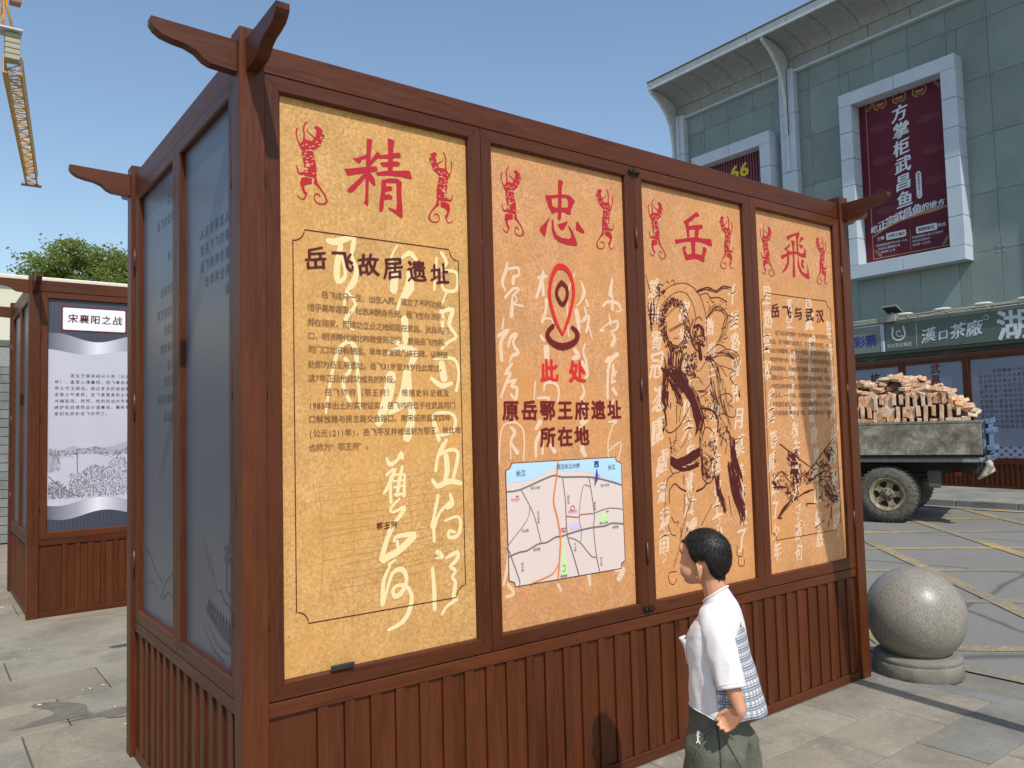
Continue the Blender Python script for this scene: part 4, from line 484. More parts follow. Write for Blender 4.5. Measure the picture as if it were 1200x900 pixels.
T4_BODY = ['　　岳飞戎马倥偬的一生中有七年，驻守在鄂州', '武昌。岳飞帅府在此建立，与士卒同甘共苦，他', '以此为根据地，岳飞一一四次，屡率岳家军北伐',
           '收复失地六州。他十二次北伐，岳家军从鄂州出', '兵奇袭郢州，大破敌军于襄阳，收复襄汉六郡，', '因此公元一一四零，他大举北伐战功卓著，追封',
           '为鄂王的时间里，武昌人民为纪念岳飞一代名将', '忠义人，一一四零，在武昌建立了一座岳王行祠', '于武昌东湖与洪山，立忠烈庙祭祀岳飞一千年，', '至今武昌城，中有岳飞街、报国巷等与岳飞有关']
K2_TITLE = '宋襄阳之战'
K2_BODY = ['　　　发生于南宋绍兴十年（公元1', '年），金军入侵襄阳，岳飞奉命率领', '将士守卫城池。经过多次的进攻和反', '击军士气高昂，岳飞更是身先士卒，', '冲锋陷阵。然而，他的政治对手秦桧',
           '嫉妒和恐惧而设计谋害他，最终导致', '军的失败和岳飞的死亡。']
B_SIDE1 = ['人民的英雄人民', '爱岳飞飞的故事', '岳飞精神忠报国', '忠孝两全英雄', '报国']
B_SIDE2 = ['江城', '岳飞在武昌', '忠义', '岳家军营', '鄂王府旧址', '岳武穆', '精忠报国', '岳王', '忠烈庙', '岳家军操练', '武昌城']
SIGNS = '彩票漢口茶廠湖方掌柜武昌鱼吃正宗武昌鱼的地方大桥江滩店黄鹤楼店抗金名武昌建城国家级老字号一九五零年武汉三镇订餐电话地址号湖北茶业集团®'
BOARD_TXT = ['　　　武昌建城一千八', '百年历史悠久文化厚重', '自古就是兵家必争之地', '三国时吴王孙权在此筑', '城名为夏口城南宋时岳', '飞率军驻守鄂州屯兵练', '武积蓄力量多次北伐收',
             '复襄阳六郡威震中原古', '城风貌依旧街巷纵横商', '贾云集人文荟萃城楼高', '耸江水东流武昌城见证', '了岳家军的辉煌岁月']
POEM = '怒髮衝冠憑闌處瀟瀟雨歇抬望眼仰天長嘯壯懷激烈三十功名塵與土八千里路雲和月莫等閒白了少年頭空悲切靖康恥猶未雪臣子恨何時滅駕長車踏破賀蘭山缺'
ALL_TXT = [POEM, T1_TITLE, *T1_BODY, *T2, T2_MAP, T4_TITLE, *T4_BODY, K2_TITLE, *K2_BODY, *B_SIDE1, *B_SIDE2, SIGNS, *BOARD_TXT, '国鄂王府0123456789']
GREF = prepare_glyphs(ALL_TXT)
# ---------------------------------------------------------------- timber display kiosks
Z_OB, Z_OT, Z_IB, Z_IT = 0.663, 2.794, 0.7204, 2.7412
REC = 0.025
GLASSY = {}
def side_panel_mat(name, c0, c1):
    m = NT(name); v = m.coord((1, 1, 1), rand=False)
    n = m.noise(v, 1.2, 3); m.color(m.ramp(n, [(.3, c0), (.7, c1)]))
    m.set(Roughness=.33); m.b.inputs['Specular IOR Level'].default_value = .5
    return m.mat
SLATE = side_panel_mat('slate_print_panel', (.080, .088, .116), (.095, .104, .136))
SLATE2 = side_panel_mat('slate_print_panel_pale', (.17, .19, .25), (.205, .225, .295))
POSTER_DARK = side_panel_mat('dark_slate_poster', (.050, .055, .078), (.062, .068, .094))
_slat_cache = {}
def slat_mesh(kind, w, h, axis):
    key = (kind, round(w, 3), round(h, 3), axis)
    if key not in _slat_cache:
        mb = MB()
        mb.cbox(0, 0, 0, w, .018, h, .0025)
        _slat_cache[key] = mb.mesh(kind, WOOD_Z)
    return _slat_cache[key]

def face_map(face, L, W):
    """(u along the face, z, outward d) -> local xyz"""
    if face == 'front': return lambda u, z, d: (u, -d, z)
    if face == 'left': return lambda u, z, d: (-d, u, z)
    if face == 'back': return lambda u, z, d: (L - u, W + d, z)
    if face == 'right': return lambda u, z, d: (L + d, u, z)

def fbox(mb, fm, u0, z0, d0, u1, z1, d1, c=0.0, mi=0):
    p = fm(u0, z0, d0); q = fm(u1, z1, d1)
    if c: mb.cbox(*p, *q, c=c, mi=mi)
    else: mb.box(*p, *q, mi=mi)

def door(root, fm, u0, u1, board_mat, axis_h, hinge_left=True, latch=False, fw_=0.057):
    """frame of four mitred stiles, one door part; returns it with its board"""
    mb = MB(); g = .0008; b = .006
    zb, zt = Z_OB, Z_OT; iu0, iu1, ib, it = u0 + fw_, u1 - fw_, Z_IB, Z_IT
    def bar(poly_out, mi):
        # poly: outer0, outer1, inner1, inner0 ; chamfer on the inner edge
        o0, o1, i1, i0 = [Vector(p) for p in poly_out]
        din0 = (o0 - i0).normalized(); din1 = (o1 - i1).normalized()
        m0 = i0 + din0 * b * 1.4; m1 = i1 + din1 * b * 1.4
        vs = [fm(p.x, p.y, d) for p, d in ((o0, 0), (o1, 0), (m1, 0), (m0, 0), (i1, -b), (i0, -b), (i1, -.034), (i0, -.034), (o0, -.034), (o1, -.034))]
        mb.add(vs, [(0, 1, 2, 3), (3, 2, 4, 5), (5, 4, 6, 7), (0, 8, 9, 1), (8, 7, 6, 9), (0, 3, 5, 7, 8), (1, 9, 6, 4, 2)], mi)
    bar([(u0 + g, zt), (u1 - g, zt), (iu1 - g, it), (iu0 + g, it)], 0)
    bar([(u1 - g, zb), (u0 + g, zb), (iu0 + g, ib), (iu1 - g, ib)], 0)
    bar([(u0, zb + g), (u0, zt - g), (iu0, it - g), (iu0, ib + g)], 1)
    bar([(u1, zt - g), (u1, zb + g), (iu1, ib + g), (iu1, it - g)], 1)
    dr = mb.build('door', [WOOD_X if axis_h == 'x' else WOOD_Y, WOOD_Z], root)
    bd = MB(); fbox(bd, fm, iu0 - .004, ib - .004, -REC, iu1 + .004, it + .004, -REC - .008)
    board = bd.build('poster_board', board_mat, dr)
    for z in (.95, 1.72, 2.45):
        h = MB(); uu = u0 - .0015 if hinge_left else u1 + .0015
        p0 = fm(uu, z - .05, .004); p1 = fm(uu, z + .05, .004)
        h.tube([p0, p1], .0062, 8); fbox(h, fm, uu - .008, z - .045, 0.0, uu + .008, z + .045, .0025)
        h.build('hinge', HINGE, dr)
    if latch:
        for z in (Z_OT - .03, Z_OB + .03):
            h = MB(); uu = u1
            h.tube([fm(uu - .035, z, .012), fm(uu + .03, z, .012)], .005, 8)
            fbox(h, fm, uu - .035, z - .012, 0.0, uu - .008, z + .012, .006); fbox(h, fm, uu + .01, z - .012, 0.0, uu + .03, z + .012, .006)
            h.tube([fm(uu - .02, z, .012), fm(uu - .02, z + .01, .03)], .004, 6)
            h.build('latch', IRON, dr)
    return dr

BRK = [(0, 0), (.0, -.020), (.012, -.036), (.035, -.050), (.075, -.058), (.115, -.062), (.15, -.074), (.178, -.096), (.20, -.104), (.29, -.108), (.29, 0)]
def bracket(root, fm2, mat, LEN=.272):
    """carved wing bracket, tip at s=0 ... root at s=LEN"""
    mb = MB()
    poly = [(s / .29 * LEN, z) for s, z in BRK]
    poly[0] = (0.0, 0.0)
    mb.prism(poly, fm2, -.022, .022)
    return mb.build('wing_bracket', mat, root)

def kiosk(root, L, W, doors, side_doors, boards, side_boards, slat_pitch=.101, first=.247, simple=False):
    F = {k: face_map(k, L, W) for k in ('front', 'left', 'back', 'right')}
    P = .088
    # corner posts
    for x0, y0 in ((-.015, -.015), (L + .015 - P, -.015), (-.015, W + .015 - P), (L + .015 - P, W + .015 - P)):
        mb = MB(); mb.cbox(x0, y0, 0, x0 + P, y0 + P, 2.935, .004); mb.build('corner_post', WOOD_Z, root)
    # top beams
    for f, (a, b), m in (('front', (P - .015, L + .015 - P), WOOD_X), ('back', (P - .015, L + .015 - P), WOOD_X), ('left', (P - .015, W + .015 - P), WOOD_Y), ('right', (P - .015, W + .015 - P), WOOD_Y)):
        mb = MB(); fbox(mb, F[f], a + .0005, Z_OT + .004, -.004, b - .0005, 2.897, -.075, .004); mb.build('top_beam', m, root)
        mb = MB(); fbox(mb, F[f], a + .0005, .607, -.001, b - .0005, Z_OB - .006, -.06, .003); mb.build('middle_rail', m, root)
        mb = MB(); fbox(mb, F[f], a + .0005, .0, -.001, b - .0005, .048, -.05, .003); mb.build('bottom_rail', m, root)
    # wing brackets, two at each corner
    zt = 2.890; PT = .029
    for cx, cy, sx, sy in ((0, 0, -1, -1), (L, 0, 1, -1), (0, W, -1, 1), (L, W, 1, 1)):
        px = cx + (PT if cx == 0 else -PT); py = cy + (PT if cy == 0 else -PT)
        ex = cx + sx * .0155; ey = cy + sy * .0155
        bracket(root, lambda s, z, d, ex=ex, sx=sx, py=py: (ex + sx * (.272 - s), py + d, zt + z + (.272 - s) * .02), WOOD_X)
        bracket(root, lambda s, z, d, ey=ey, sy=sy, px=px: (px + d, ey + sy * (.285 - s), zt + z + (.285 - s) * .02), WOOD_Y, .285)
    # battens over backing boards
    def slats(face, a, b, first_, pitch):
        fm = F[face]
        rot = {'front': 0, 'back': pi, 'left': -pi / 2, 'right': pi / 2}[face]
        def put(name, kind, w, h, u, z, d):
            me = slat_mesh(kind, w, h, 0)
            o = bpy.data.objects.new(name, me); COL.objects.link(o); o.parent = root
            # local box: x 0..w, y 0..18mm (inward), z up
            if face == 'left':
                o.rotation_euler = (0, 0, -pi / 2); o.location = fm(u + w, z, d)
            elif face == 'right':
                o.rotation_euler = (0, 0, pi / 2); o.location = fm(u, z, d)
            elif face == 'back':
                o.rotation_euler = (0, 0, pi); o.location = fm(u, z, d)
            else:
                o.location = fm(u, z, d)
        g0 = a; u = first_
        while u + .04 < b - .01:
            put('batten', 'batten', .04, .558, u, .0485, -.004)
            put('backing_board', 'backing_board', round(u - g0 - .001, 4), .558, g0 + .0005, .0485, -.0145)
            g0 = u + .04; u += pitch
        put('backing_board', 'backing_board', round(b - g0 - .001, 4), .558, g0 + .0005, .0485, -.0145)
    slats('front', P - .015, L + .015 - P, first, slat_pitch)
    slats('left', P - .015, W + .015 - P, .16, .112)
    if not simple:
        slats('back', P - .015, L + .015 - P, first, slat_pitch)
        slats('right', P - .015, W + .015 - P, .16, .112)
    out = {'front': [], 'left': [], 'back': [], 'right': []}
    for i, (a, b) in enumerate(doors):
        out['front'].append(door(root, F['front'], a, b, boards[i], 'x', hinge_left=(i % 2 == 0), latch=(i == 1)))
        out['back'].append(door(root, F['back'], a, b, SLATE, 'x', hinge_left=(i % 2 == 0), latch=(i == 1)))
    for i, (a, b) in enumerate(side_doors):
        out['left'].append(door(root, F['left'], a, b, side_boards[i], 'y', hinge_left=(i == 0), latch=False))
        out['right'].append(door(root, F['right'], a, b, SLATE, 'y', hinge_left=(i == 0), latch=(i == 0)))
    return F, out

DOORS = [(.0745, .9800), (.9825, 1.8800), (1.8825, 2.7850), (2.7875, 3.6790)]
SDOORS = [(.100, .862), (.866, 1.632)]
K1 = thing('display_kiosk', 'large red-brown timber display kiosk with orange parchment posters in the foreground', 'kiosk', (0, 0, 0), group='timber exhibition kiosks')
KL, KW = 3.752, 1.735
F1, D1 = kiosk(K1, KL, KW, DOORS, SDOORS, [PAPER1, PAPER2, PAPER2, PAPER2], [SLATE, SLATE])
FF = F1['front']; B0 = -REC

def notch_border(pr, u0, u1, z0, z1, r, w):
    """thin frame line with concave corners"""
    pts = []
    for cx, cz, a0 in ((u0, z1, 0), (u1, z1, -pi / 2), (u1, z0, pi), (u0, z0, pi / 2)):
        seg = []
        for k in range(7):
            a = {0: 0 - (pi / 2) * 0, -pi / 2: 0}.get(a0, 0)
            t = k / 6
            if (cx, cz) == (u0, z1): an = -pi / 2 + t * pi / 2
            elif (cx, cz) == (u1, z1): an = pi + t * pi / 2
            elif (cx, cz) == (u1, z0): an = pi / 2 + t * pi / 2
            else: an = 0 + t * pi / 2
            seg.append((cx + r * cos(an), cz + r * sin(an), w))
        pts += seg
    pts.append(pts[0])
    pr.stroke(pts, round_=False, sub=1)

RED_CH = ['JING', 'ZHONG', 'YUE', 'FEI']
OFF = [0.0, .9045, 1.803, 2.709]
for i in range(4):
    d = D1['front'][i]
    lo, hi = DOORS[i][0] + .057, DOORS[i][1] - .057
    pr = Print(FF, B0 + .0006)
    if i < 2: pr.art(['W1', 'W2'][i])
    else:
        n_ = 0
        for cu_, zs_, ze_, sz_ in (((.085, 2.22, .86, .115), (.30, 2.12, .90, .100), (.50, 2.05, .95, .10), (.70, 2.24, .90, .115)) if i == 2 else ((.085, 2.26, .82, .105), (.30, 2.22, .80, .095), (.50, 2.24, .84, .105), (.70, 2.10, .90, .105))):
            z_ = zs_
            while z_ > ze_:
                ch = POEM[(n_ * 1 + (i - 2) * 31) % len(POEM)]; rq = random.Random(n_ + 50 * i); sc_ = sz_ * rq.uniform(.8, 1.15)
                pr.char(ch, lo + cu_ + rq.uniform(-.015, .015), z_, sc_, .026, sx=.72, shear=.10, wob=.055, seed=rq.uniform(0, 9), rise=.25, pen=True)
                if rq.random() < .45: pr.stroke([(lo + cu_ - .01, z_ - sc_ * .4, .010), (lo + cu_ + .015, z_ - sc_ * .62, .004), (lo + cu_ - .012, z_ - sc_ * .85, .009)])
                z_ -= sc_ * 1.22; n_ += 1
    pr.build('cursive_calligraphy', INK_CREAM1 if i == 0 else INK_CREAM2, d, kind='stuff')
    pr = Print(FF, B0 + .0016); pr.art(RED_CH[i]); pr.build('large_red_character', INK_RED, d)
    mc = .5265 + OFF[i]
    for mir in (None, mc):
        pr = Print(FF, B0 + .0016); pr.art('BEAST', du=OFF[i] if mir is None else -OFF[i] , mirror=None if mir is None else mc)
        if mir is not None:
            pass
        b = pr.build('red_beast_emblem', INK_RED, d)
        if mir is not None:
            pass
        pr = Print(FF, B0 + .0026); pr.art('FLECK', du=OFF[i] if mir is None else -OFF[i], mirror=None if mir is None else mc)
        pr.build('emblem_fleck', PAPER1 if i == 0 else PAPER2, d)
# poster 1
d = D1['front'][0]
pr = Print(FF, B0 + .0016); notch_border(pr, .182, .876, .893, 2.272, .043, .0036); pr.build('border_line', INK_BROWN, d)
pr = Print(FF, B0 + .0026, True)
for k, ch in enumerate(T1_TITLE): pr.char(ch, .266 + k * .1040, 2.172 - .001 * k, .085, .020, shear=-.04, wob=.020, seed=k * 2.3, rise=.12, pen=True)
pr.build('title_character', INK_DARK, d)
pr = Print(FF, B0 + .0026)
zz = [2.044, 1.9955, 1.942, 1.8935, 1.8455, 1.7925, 1.743, 1.694, 1.646, 1.5975, 1.548, 1.498]
for k, t in enumerate(T1_BODY): pr.line(t, .246, zz[k], .0280, [.0268, .02655, .0268, .0268, .0265, .0268, .0268, .0310, .0276, .0282, .0285, .0275][k])
pr.build('poster_text', INK_BODY, d, kind='stuff')
pr = Print(FF, B0 + .0026)
for k, ch in enumerate('鄂王府'): pr.char(ch, .503 + k * .030, 1.2005, .026, .012, wob=.02, seed=k, rise=.1)
pr.build('small_caption', INK_DARK, d)
# faint outline map printed under the text on poster 1
pr = Print(FF, B0 + .0003); rr = random.Random(4)
for k in range(15):
    z = 1.36 - k * .026; u = .24 + rr.random() * .12
    pr.stroke([(u, z, .0012), (u + .22, z + .018 * rr.random(), .0016), (u + .5, z + .03, .0012)], False)
for k in range(5):
    u = .27 + k * .12; pr.stroke([(u, 1.38, .0012), (u + .01, 1.15, .0014), (u, .97, .001)], False)
pr.build('faint_drawing', ink('faint_brown_line', (.42, .21, .07)), d, kind='stuff')
mb = MB(); fbox(mb, FF, .293, .7215, .0, .380, .741, .012, .003); mb.build('black_clip', BLACKP, d)
# poster 2
d = D1['front'][1]
pr = Print(FF, B0 + .0036); pr.art('PINR'); pr.build('location_pin', INK_BRIGHT, d)
pr = Print(FF, B0 + .0036); pr.art('PIND'); pr.build('pin_base_ring', INK_MAROON, d)
pr = Print(FF, B0 + .0026, True)
for ch, u in zip(T2[0], (1.338, 1.500)): pr.char(ch, u, 1.795, .100, .030)
pr.build('here_character', INK_BRIGHT, d)
pr = Print(FF, B0 + .0026, True)
for k, ch in enumerate(T2[1]): pr.char(ch, 1.121 + k * .1002, 1.622, .086, .030)
for k, ch in enumerate(T2[2]): pr.char(ch, 1.319 + k * .0985, 1.506, .086, .030)
pr.build('place_character', INK_MAROON, d)
lay = [('MAPB', INK_DARK, 'map_border', .0016), ('MAPF', ink('map_ground', (.66, .55, .50)), 'map_sheet', .0022), ('RIVER', ink('map_river', (.42, .62, .76)), 'map_river', .0028),
       ('MGRN', ink('map_green', (.52, .70, .36)), 'map_park', .0030), ('MPUR', ink('map_purple', (.55, .48, .72)), 'map_district', .0032), ('ROAD', ink('map_grey', (.17, .15, .15)), 'map_road', .0036), ('MRED', ink('map_red', (.50, .08, .07)), 'map_red_mark', .0044),
       ('ORNG', ink('map_orange', (.72, .22, .045)), 'map_main_road', .0050), ('COMP', ink('map_blue', (.05, .05, .35)), 'map_compass', .0056)]
for key, m, nm, dd in lay:
    pr = Print(FF, B0 + dd); pr.art(key); pr.build(nm, m, d, kind='stuff' if key in ('ROAD', 'MRED', 'MGRN', 'COMP', 'ORNG') else None)
pr = Print(FF, B0 + .0062)
pr.line('长江', 1.150, 1.360, .026, .026); pr.line('武汉长江大桥', 1.372, 1.377, .022, .0225); pr.line('长江', 1.678, 1.360, .024, .024)
for t, u, z in (('临江大道', 1.22, 1.295), ('中山路', 1.165, 1.12), ('紫阳路', 1.225, 1.036), ('临江大道', 1.625, 1.281), ('紫阳路', 1.69, 1.086), ('首义公园', 1.61, 1.112), ('黄鹤楼', 1.37, .905)):
    pr.line(t, u, z, .0125, .0128)
for t, u, z in (('彭刘杨路', 1.251, 1.19), ('解放路', 1.422, 1.245), ('解放路', 1.578, 1.205), ('民主路', 1.159, .985), ('民主路', 1.607, .955), ('中山路', 1.454, 1.035)):
    pr.line(t, u, z, .0115, .0135, vertical=True)
pr.build('map_lettering', INK_BLACK, d, kind='stuff')
pr = Print(FF, B0 + .0062); pr.line('岳鄂王府', 1.425, 1.178, .0125, .0128); pr.line('民主路口', 1.115, 1.253, .011, .0115); pr.line('地铁站', 1.375, 1.10, .0105, .011); pr.build('map_red_lettering', INK_BRIGHT, d, kind='stuff')
pr = Print(FF, B0 + .0062); pr.char('西', 1.596, 1.378, .030, .022); pr.build('map_compass_letter', ink('navy_ink', (.02, .02, .16)), d)
# poster 3
d = D1['front'][2]
pr = Print(FF, B0 + .0016); pr.art('INK3'); pr.build('warrior_on_horse_drawing', INK_BROWN, d, kind='stuff')
# poster 4
d = D1['front'][3]
pr = Print(FF, B0 + .0016); notch_border(pr, .1805 + OFF[3] - .0015, .876 + OFF[3] - .003, .898, 2.274, .043, .0036); pr.build('border_line', INK_BROWN, d)
pr = Print(FF, B0 + .0026, True)
for k, ch in enumerate(T4_TITLE): pr.char(ch, 3.013 + k * .1125, 2.177, .082, .020, shear=-.04, wob=.020, seed=k * 1.9, rise=.12, pen=True)
pr.build('title_character', INK_DARK, d)
pr = Print(FF, B0 + .0026)
zz = [2.053, 2.002, 1.952, 1.901, 1.850, 1.800, 1.750, 1.699, 1.6485, 1.599]
for k, t in enumerate(T4_BODY): pr.line(t, 2.960, zz[k], .0285, .0283)
pr.build('poster_text', INK_BODY, d, kind='stuff')
pr = Print(FF, B0 + .0016); pr.art('INK4'); pr.build('two_riders_drawing', INK_BROWN, d, kind='stuff')
# slate side posters
FS = F1['left']
SIDE_INK = ink('faint_dark_print', (.050, .050, .070), .34)
d = D1['left'][0]
pr = Print(FS, B0 + .0016)
for k, t in enumerate(B_SIDE1):
    # the rows read from the far end towards the near post
    n = len(t); u1 = .19
    for j, ch in enumerate(t): pr.char(ch, u1 + (n - 1 - j) * .063, 2.345 - k * .066, .045, 0, sx=-1)
pr.build('faint_poster_text', SIDE_INK, d, kind='stuff')
pr = Print(FS, B0 + .0016)
pg = lambda u, z: (u * 1.0, z)
pr.poly([(.262, 1.13), (.185, 1.13), (.19, 1.15), (.215, 1.165), (.228, 1.20), (.232, 1.225), (.236, 1.20), (.25, 1.165), (.28, 1.15), (.30, 1.155), (.285, 1.13)])
pr.poly([(.285, 1.095), (.175, 1.095), (.16, 1.115), (.30, 1.115)])
for u in (.19, .272): pr.stroke([(u, 1.13, .006), (u, 1.10, .006)], False)
for u in (.185, .275): pr.stroke([(u, 1.10, .007), (u, 1.00, .006)], False)
pr.stroke([(.275, 1.0, .005), (.25, .985, .005), (.20, .965, .005), (.185, .945, .005)])
pr.stroke([(.20, .90, .004), (.25, .945, .004), (.30, .955, .004), (.345, .985, .005), (.39, .98, .004), (.42, 1.02, .003), (.50, 1.09, .003), (.56, 1.18, .002)])
for k in range(9): pr.poly([(.20 + k * .035, .845 + k * .007), (.214 + k * .035, .895 + k * .006), (.225 + k * .035, .85 + k * .007)])
for k in range(6):
    pr.stroke([(.19, .84 - k * .008, .003), (.35, .865 - k * .007, .003), (.52, .905 - k * .004, .002)])
pr.stroke([(.19, .80, .004), (.30, .775, .004), (.42, .80, .003), (.55, .86, .002)]); pr.stroke([(.30, .74, .004), (.42, .755, .003), (.52, .80, .002), (.6, .85, .002)])
for k in range(5): pr.stroke([(.45 + k * .04, .88, .002), (.44 + k * .045, 1.0, .002), (.47 + k * .04, 1.12, .002)])
pr.build('pagoda_line_drawing', SIDE_INK, d, kind='stuff')
d = D1['left'][1]
pr = Print(FS, B0 + .0016)
for k, (t, z) in enumerate(zip(B_SIDE2, (2.62, 2.53, 2.36, 2.21, 2.11, 2.03, 1.95, 1.87, 1.80, 1.72, 1.64))):
    for j, ch in enumerate(t): pr.char(ch, 1.02 + (len(t) - 1 - j) * .062, z, .045, 0, sx=-1)
pr.build('faint_poster_text', SIDE_INK, d, kind='stuff')
pr = Print(FS, B0 + .0016)
pr.stroke([(1.50, 1.02, .004), (1.42, .99, .004), (1.30, .93, .003), (1.2, .90, .003)]); pr.stroke([(.95, 1.00, .004), (1.05, .95, .003), (1.15, .90, .003), (1.2, .84, .003)])
pr.stroke([(.95, .90, .003), (1.02, .86, .003), (1.1, .87, .003), (1.18, .83, .003), (1.26, .84, .002)]); pr.stroke([(1.5, .86, .003), (1.36, .88, .003), (1.3, .84, .003)])
pr.build('mountain_line_drawing', SIDE_INK, d, kind='stuff')

# ---------------------------------------------------------------- second kiosk behind
K2 = thing('display_kiosk', 'timber display kiosk further back at left with a white and slate battle poster', 'kiosk', (-.068, 5.515, 0), group='timber exhibition kiosks', scale=1.035)
POST_WHITE = NT('white_poster_print'); _v = POST_WHITE.coord((1, 1, 1), rand=False)
POST_WHITE.color(POST_WHITE.ramp(POST_WHITE.noise(_v, 3, 3), [(.3, (.46, .45, .53)), (.7, (.51, .50, .58))])); POST_WHITE.set(Roughness=.45)
POST_WHITE = POST_WHITE.mat
F2, D2 = kiosk(K2, KL, KW, DOORS, SDOORS, [POSTER_DARK, POST_WHITE, SLATE, PAPER2], [SLATE, SLATE])
d = D2['front'][0]; FG = F2['front']; lo, hi = .1315, .923
wv = lambda z, a, ph: [(lo + (hi - lo) * k / 24, z + a * sin(ph + k / 24 * 7.5)) for k in range(25)]
GREYBAND = NT('silver_wave_print'); _tc = GREYBAND.coord((1, 1, 1), rand=False)
_sx = GREYBAND.n('ShaderNodeSeparateXYZ'); GREYBAND.l(_tc, _sx.inputs[0])
_mr = GREYBAND.n('ShaderNodeMapRange'); _mr.inputs['From Min'].default_value = lo; _mr.inputs['From Max'].default_value = hi; GREYBAND.l(_sx.outputs['X'], _mr.inputs[0])
GREYBAND.color(GREYBAND.ramp(_mr.outputs[0], [(.0, (.11, .11, .14)), (.30, (.34, .34, .40)), (.50, (.72, .72, .78)), (.72, (.40, .40, .47)), (1, (.13, .13, .17))])); GREYBAND.set(Roughness=.4)
pr = Print(FG, B0 + .0004)
for k in range(26):
    u = lo + .015 + k * .0305; pr.stroke([(u, 2.735, .003), (u, 2.35, .003)], False); pr.stroke([(u, .96, .003), (u, .728, .003)], False)
pr.build('pinstripes', ink('dark_stripe', (.034, .035, .050)), d, kind='stuff')
pr = Print(FG, B0 + .0014); pr.poly(wv(2.41, .035, 1.1) + wv(2.22, .02, .3)[::-1]); pr.build('silver_wave_band', GREYBAND.mat, d); pr = Print(FG, B0 + .0014); pr.poly(wv(.985, .030, 3.9) + wv(.845, .032, 3.6)[::-1]); pr.build('silver_wave_band', GREYBAND.mat, d)
pr = Print(FG, B0 + .0024); top = wv(2.28, .022, 1.9); bot = wv(.965, .030, 3.9); pr.poly(top + bot[::-1]); pr.build('white_panel', POST_WHITE, d)
pr = Print(FG, B0 + .0034); pr.poly([(.232, 2.475), (.242, 2.465), (.748, 2.465), (.758, 2.475), (.758, 2.675), (.748, 2.685), (.242, 2.685), (.232, 2.675)]); pr.build('title_plate_edge', INK_MAROON, d)
pr = Print(FG, B0 + .0044); pr.poly([(.244, 2.484), (.251, 2.477), (.739, 2.477), (.746, 2.484), (.746, 2.666), (.739, 2.673), (.251, 2.673), (.244, 2.666)]); pr.build('title_plate', INK_WHITE, d)
pr = Print(FG, B0 + .0054, True)
for k, ch in enumerate(K2_TITLE): pr.char(ch, .322 + k * .0895, 2.577, .078, .016, shear=.05, wob=.012, seed=k, pen=True)
pr.build('title_character', INK_DARK, d)
pr = Print(FG, B0 + .0034)
for k, t in enumerate(K2_BODY): pr.line(t, .20, 2.07 - k * .056, .033, .0405, 0, wob=.012, rise=.05)
pr.build('poster_text', INK_BLACK, d, kind='stuff')
rr = random.Random(8); g1 = ink('engraving_grey', (.12, .12, .14)); g2 = ink('engraving_pale_grey', (.36, .36, .41))
pr = Print(FG, B0 + .0034)
ridge = [(lo, 1.50), (.19, 1.46), (.25, 1.50), (.33, 1.53), (.42, 1.49), (.55, 1.505), (.66, 1.52), (.76, 1.56), (.83, 1.53), (hi, 1.50)]
pr.poly(ridge + [(hi, 1.47), (.7, 1.455), (.5, 1.45), (.3, 1.46), (lo, 1.42)]); pr.poly([(lo, 1.52), (.16, 1.50), (.19, 1.42), (.23, 1.33), (lo, 1.30)]); pr.mb.v = [(x, y, z - .075) for x, y, z in pr.mb.v]
pr.build('engraved_hills', g2, d)
pr = Print(FG, B0 + .0044)
for k in range(2100):
    u = rr.uniform(lo + .012, hi - .012); top_z = 1.22 + (u - lo) / (hi - lo) * .25 + .02 * sin(u * 30)
    z = rr.uniform(1.07, top_z)
    if u < .30 and z > 1.14 + (.30 - u): continue
    a = rr.uniform(.9, 2.4); ln = rr.uniform(.006, .022)
    pr.stroke([(u, z, .0032), (u + cos(a) * ln, z + sin(a) * ln, .0012)], False)
for k in range(220):
    u = rr.uniform(lo + .012, hi - .012); z = 1.47 + .02 * sin(u * 17) + rr.uniform(-.03, .03); a = rr.uniform(-.3, .9)
    pr.stroke([(u, z, .003), (u + cos(a) * .02, z + sin(a) * .02, .0012)], False)
for k in range(40):
    u = rr.uniform(lo + .01, .22); z = rr.uniform(1.32, 1.50); pr.stroke([(u, z, .003), (u + .015, z - .03, .0015)], False)
pr.stroke([(.36, 1.50, .008), (.365, 1.28, .006)], False); pr.stroke([(lo + .01, 1.27, .006), (.24, 1.17, .006), (.38, 1.08, .005)], False)
for k in range(60):
    u = hi - .025 + rr.uniform(-.03, .018); z = 1.54 + rr.uniform(-.05, .04); pr.stroke([(u, z, .005), (u + rr.uniform(-.01, .01), z + .012, .003)], False)
pr.mb.v = [(x, y, z - .075) for x, y, z in pr.mb.v]; pr.build('engraved_crowd', g1, d, kind='stuff')
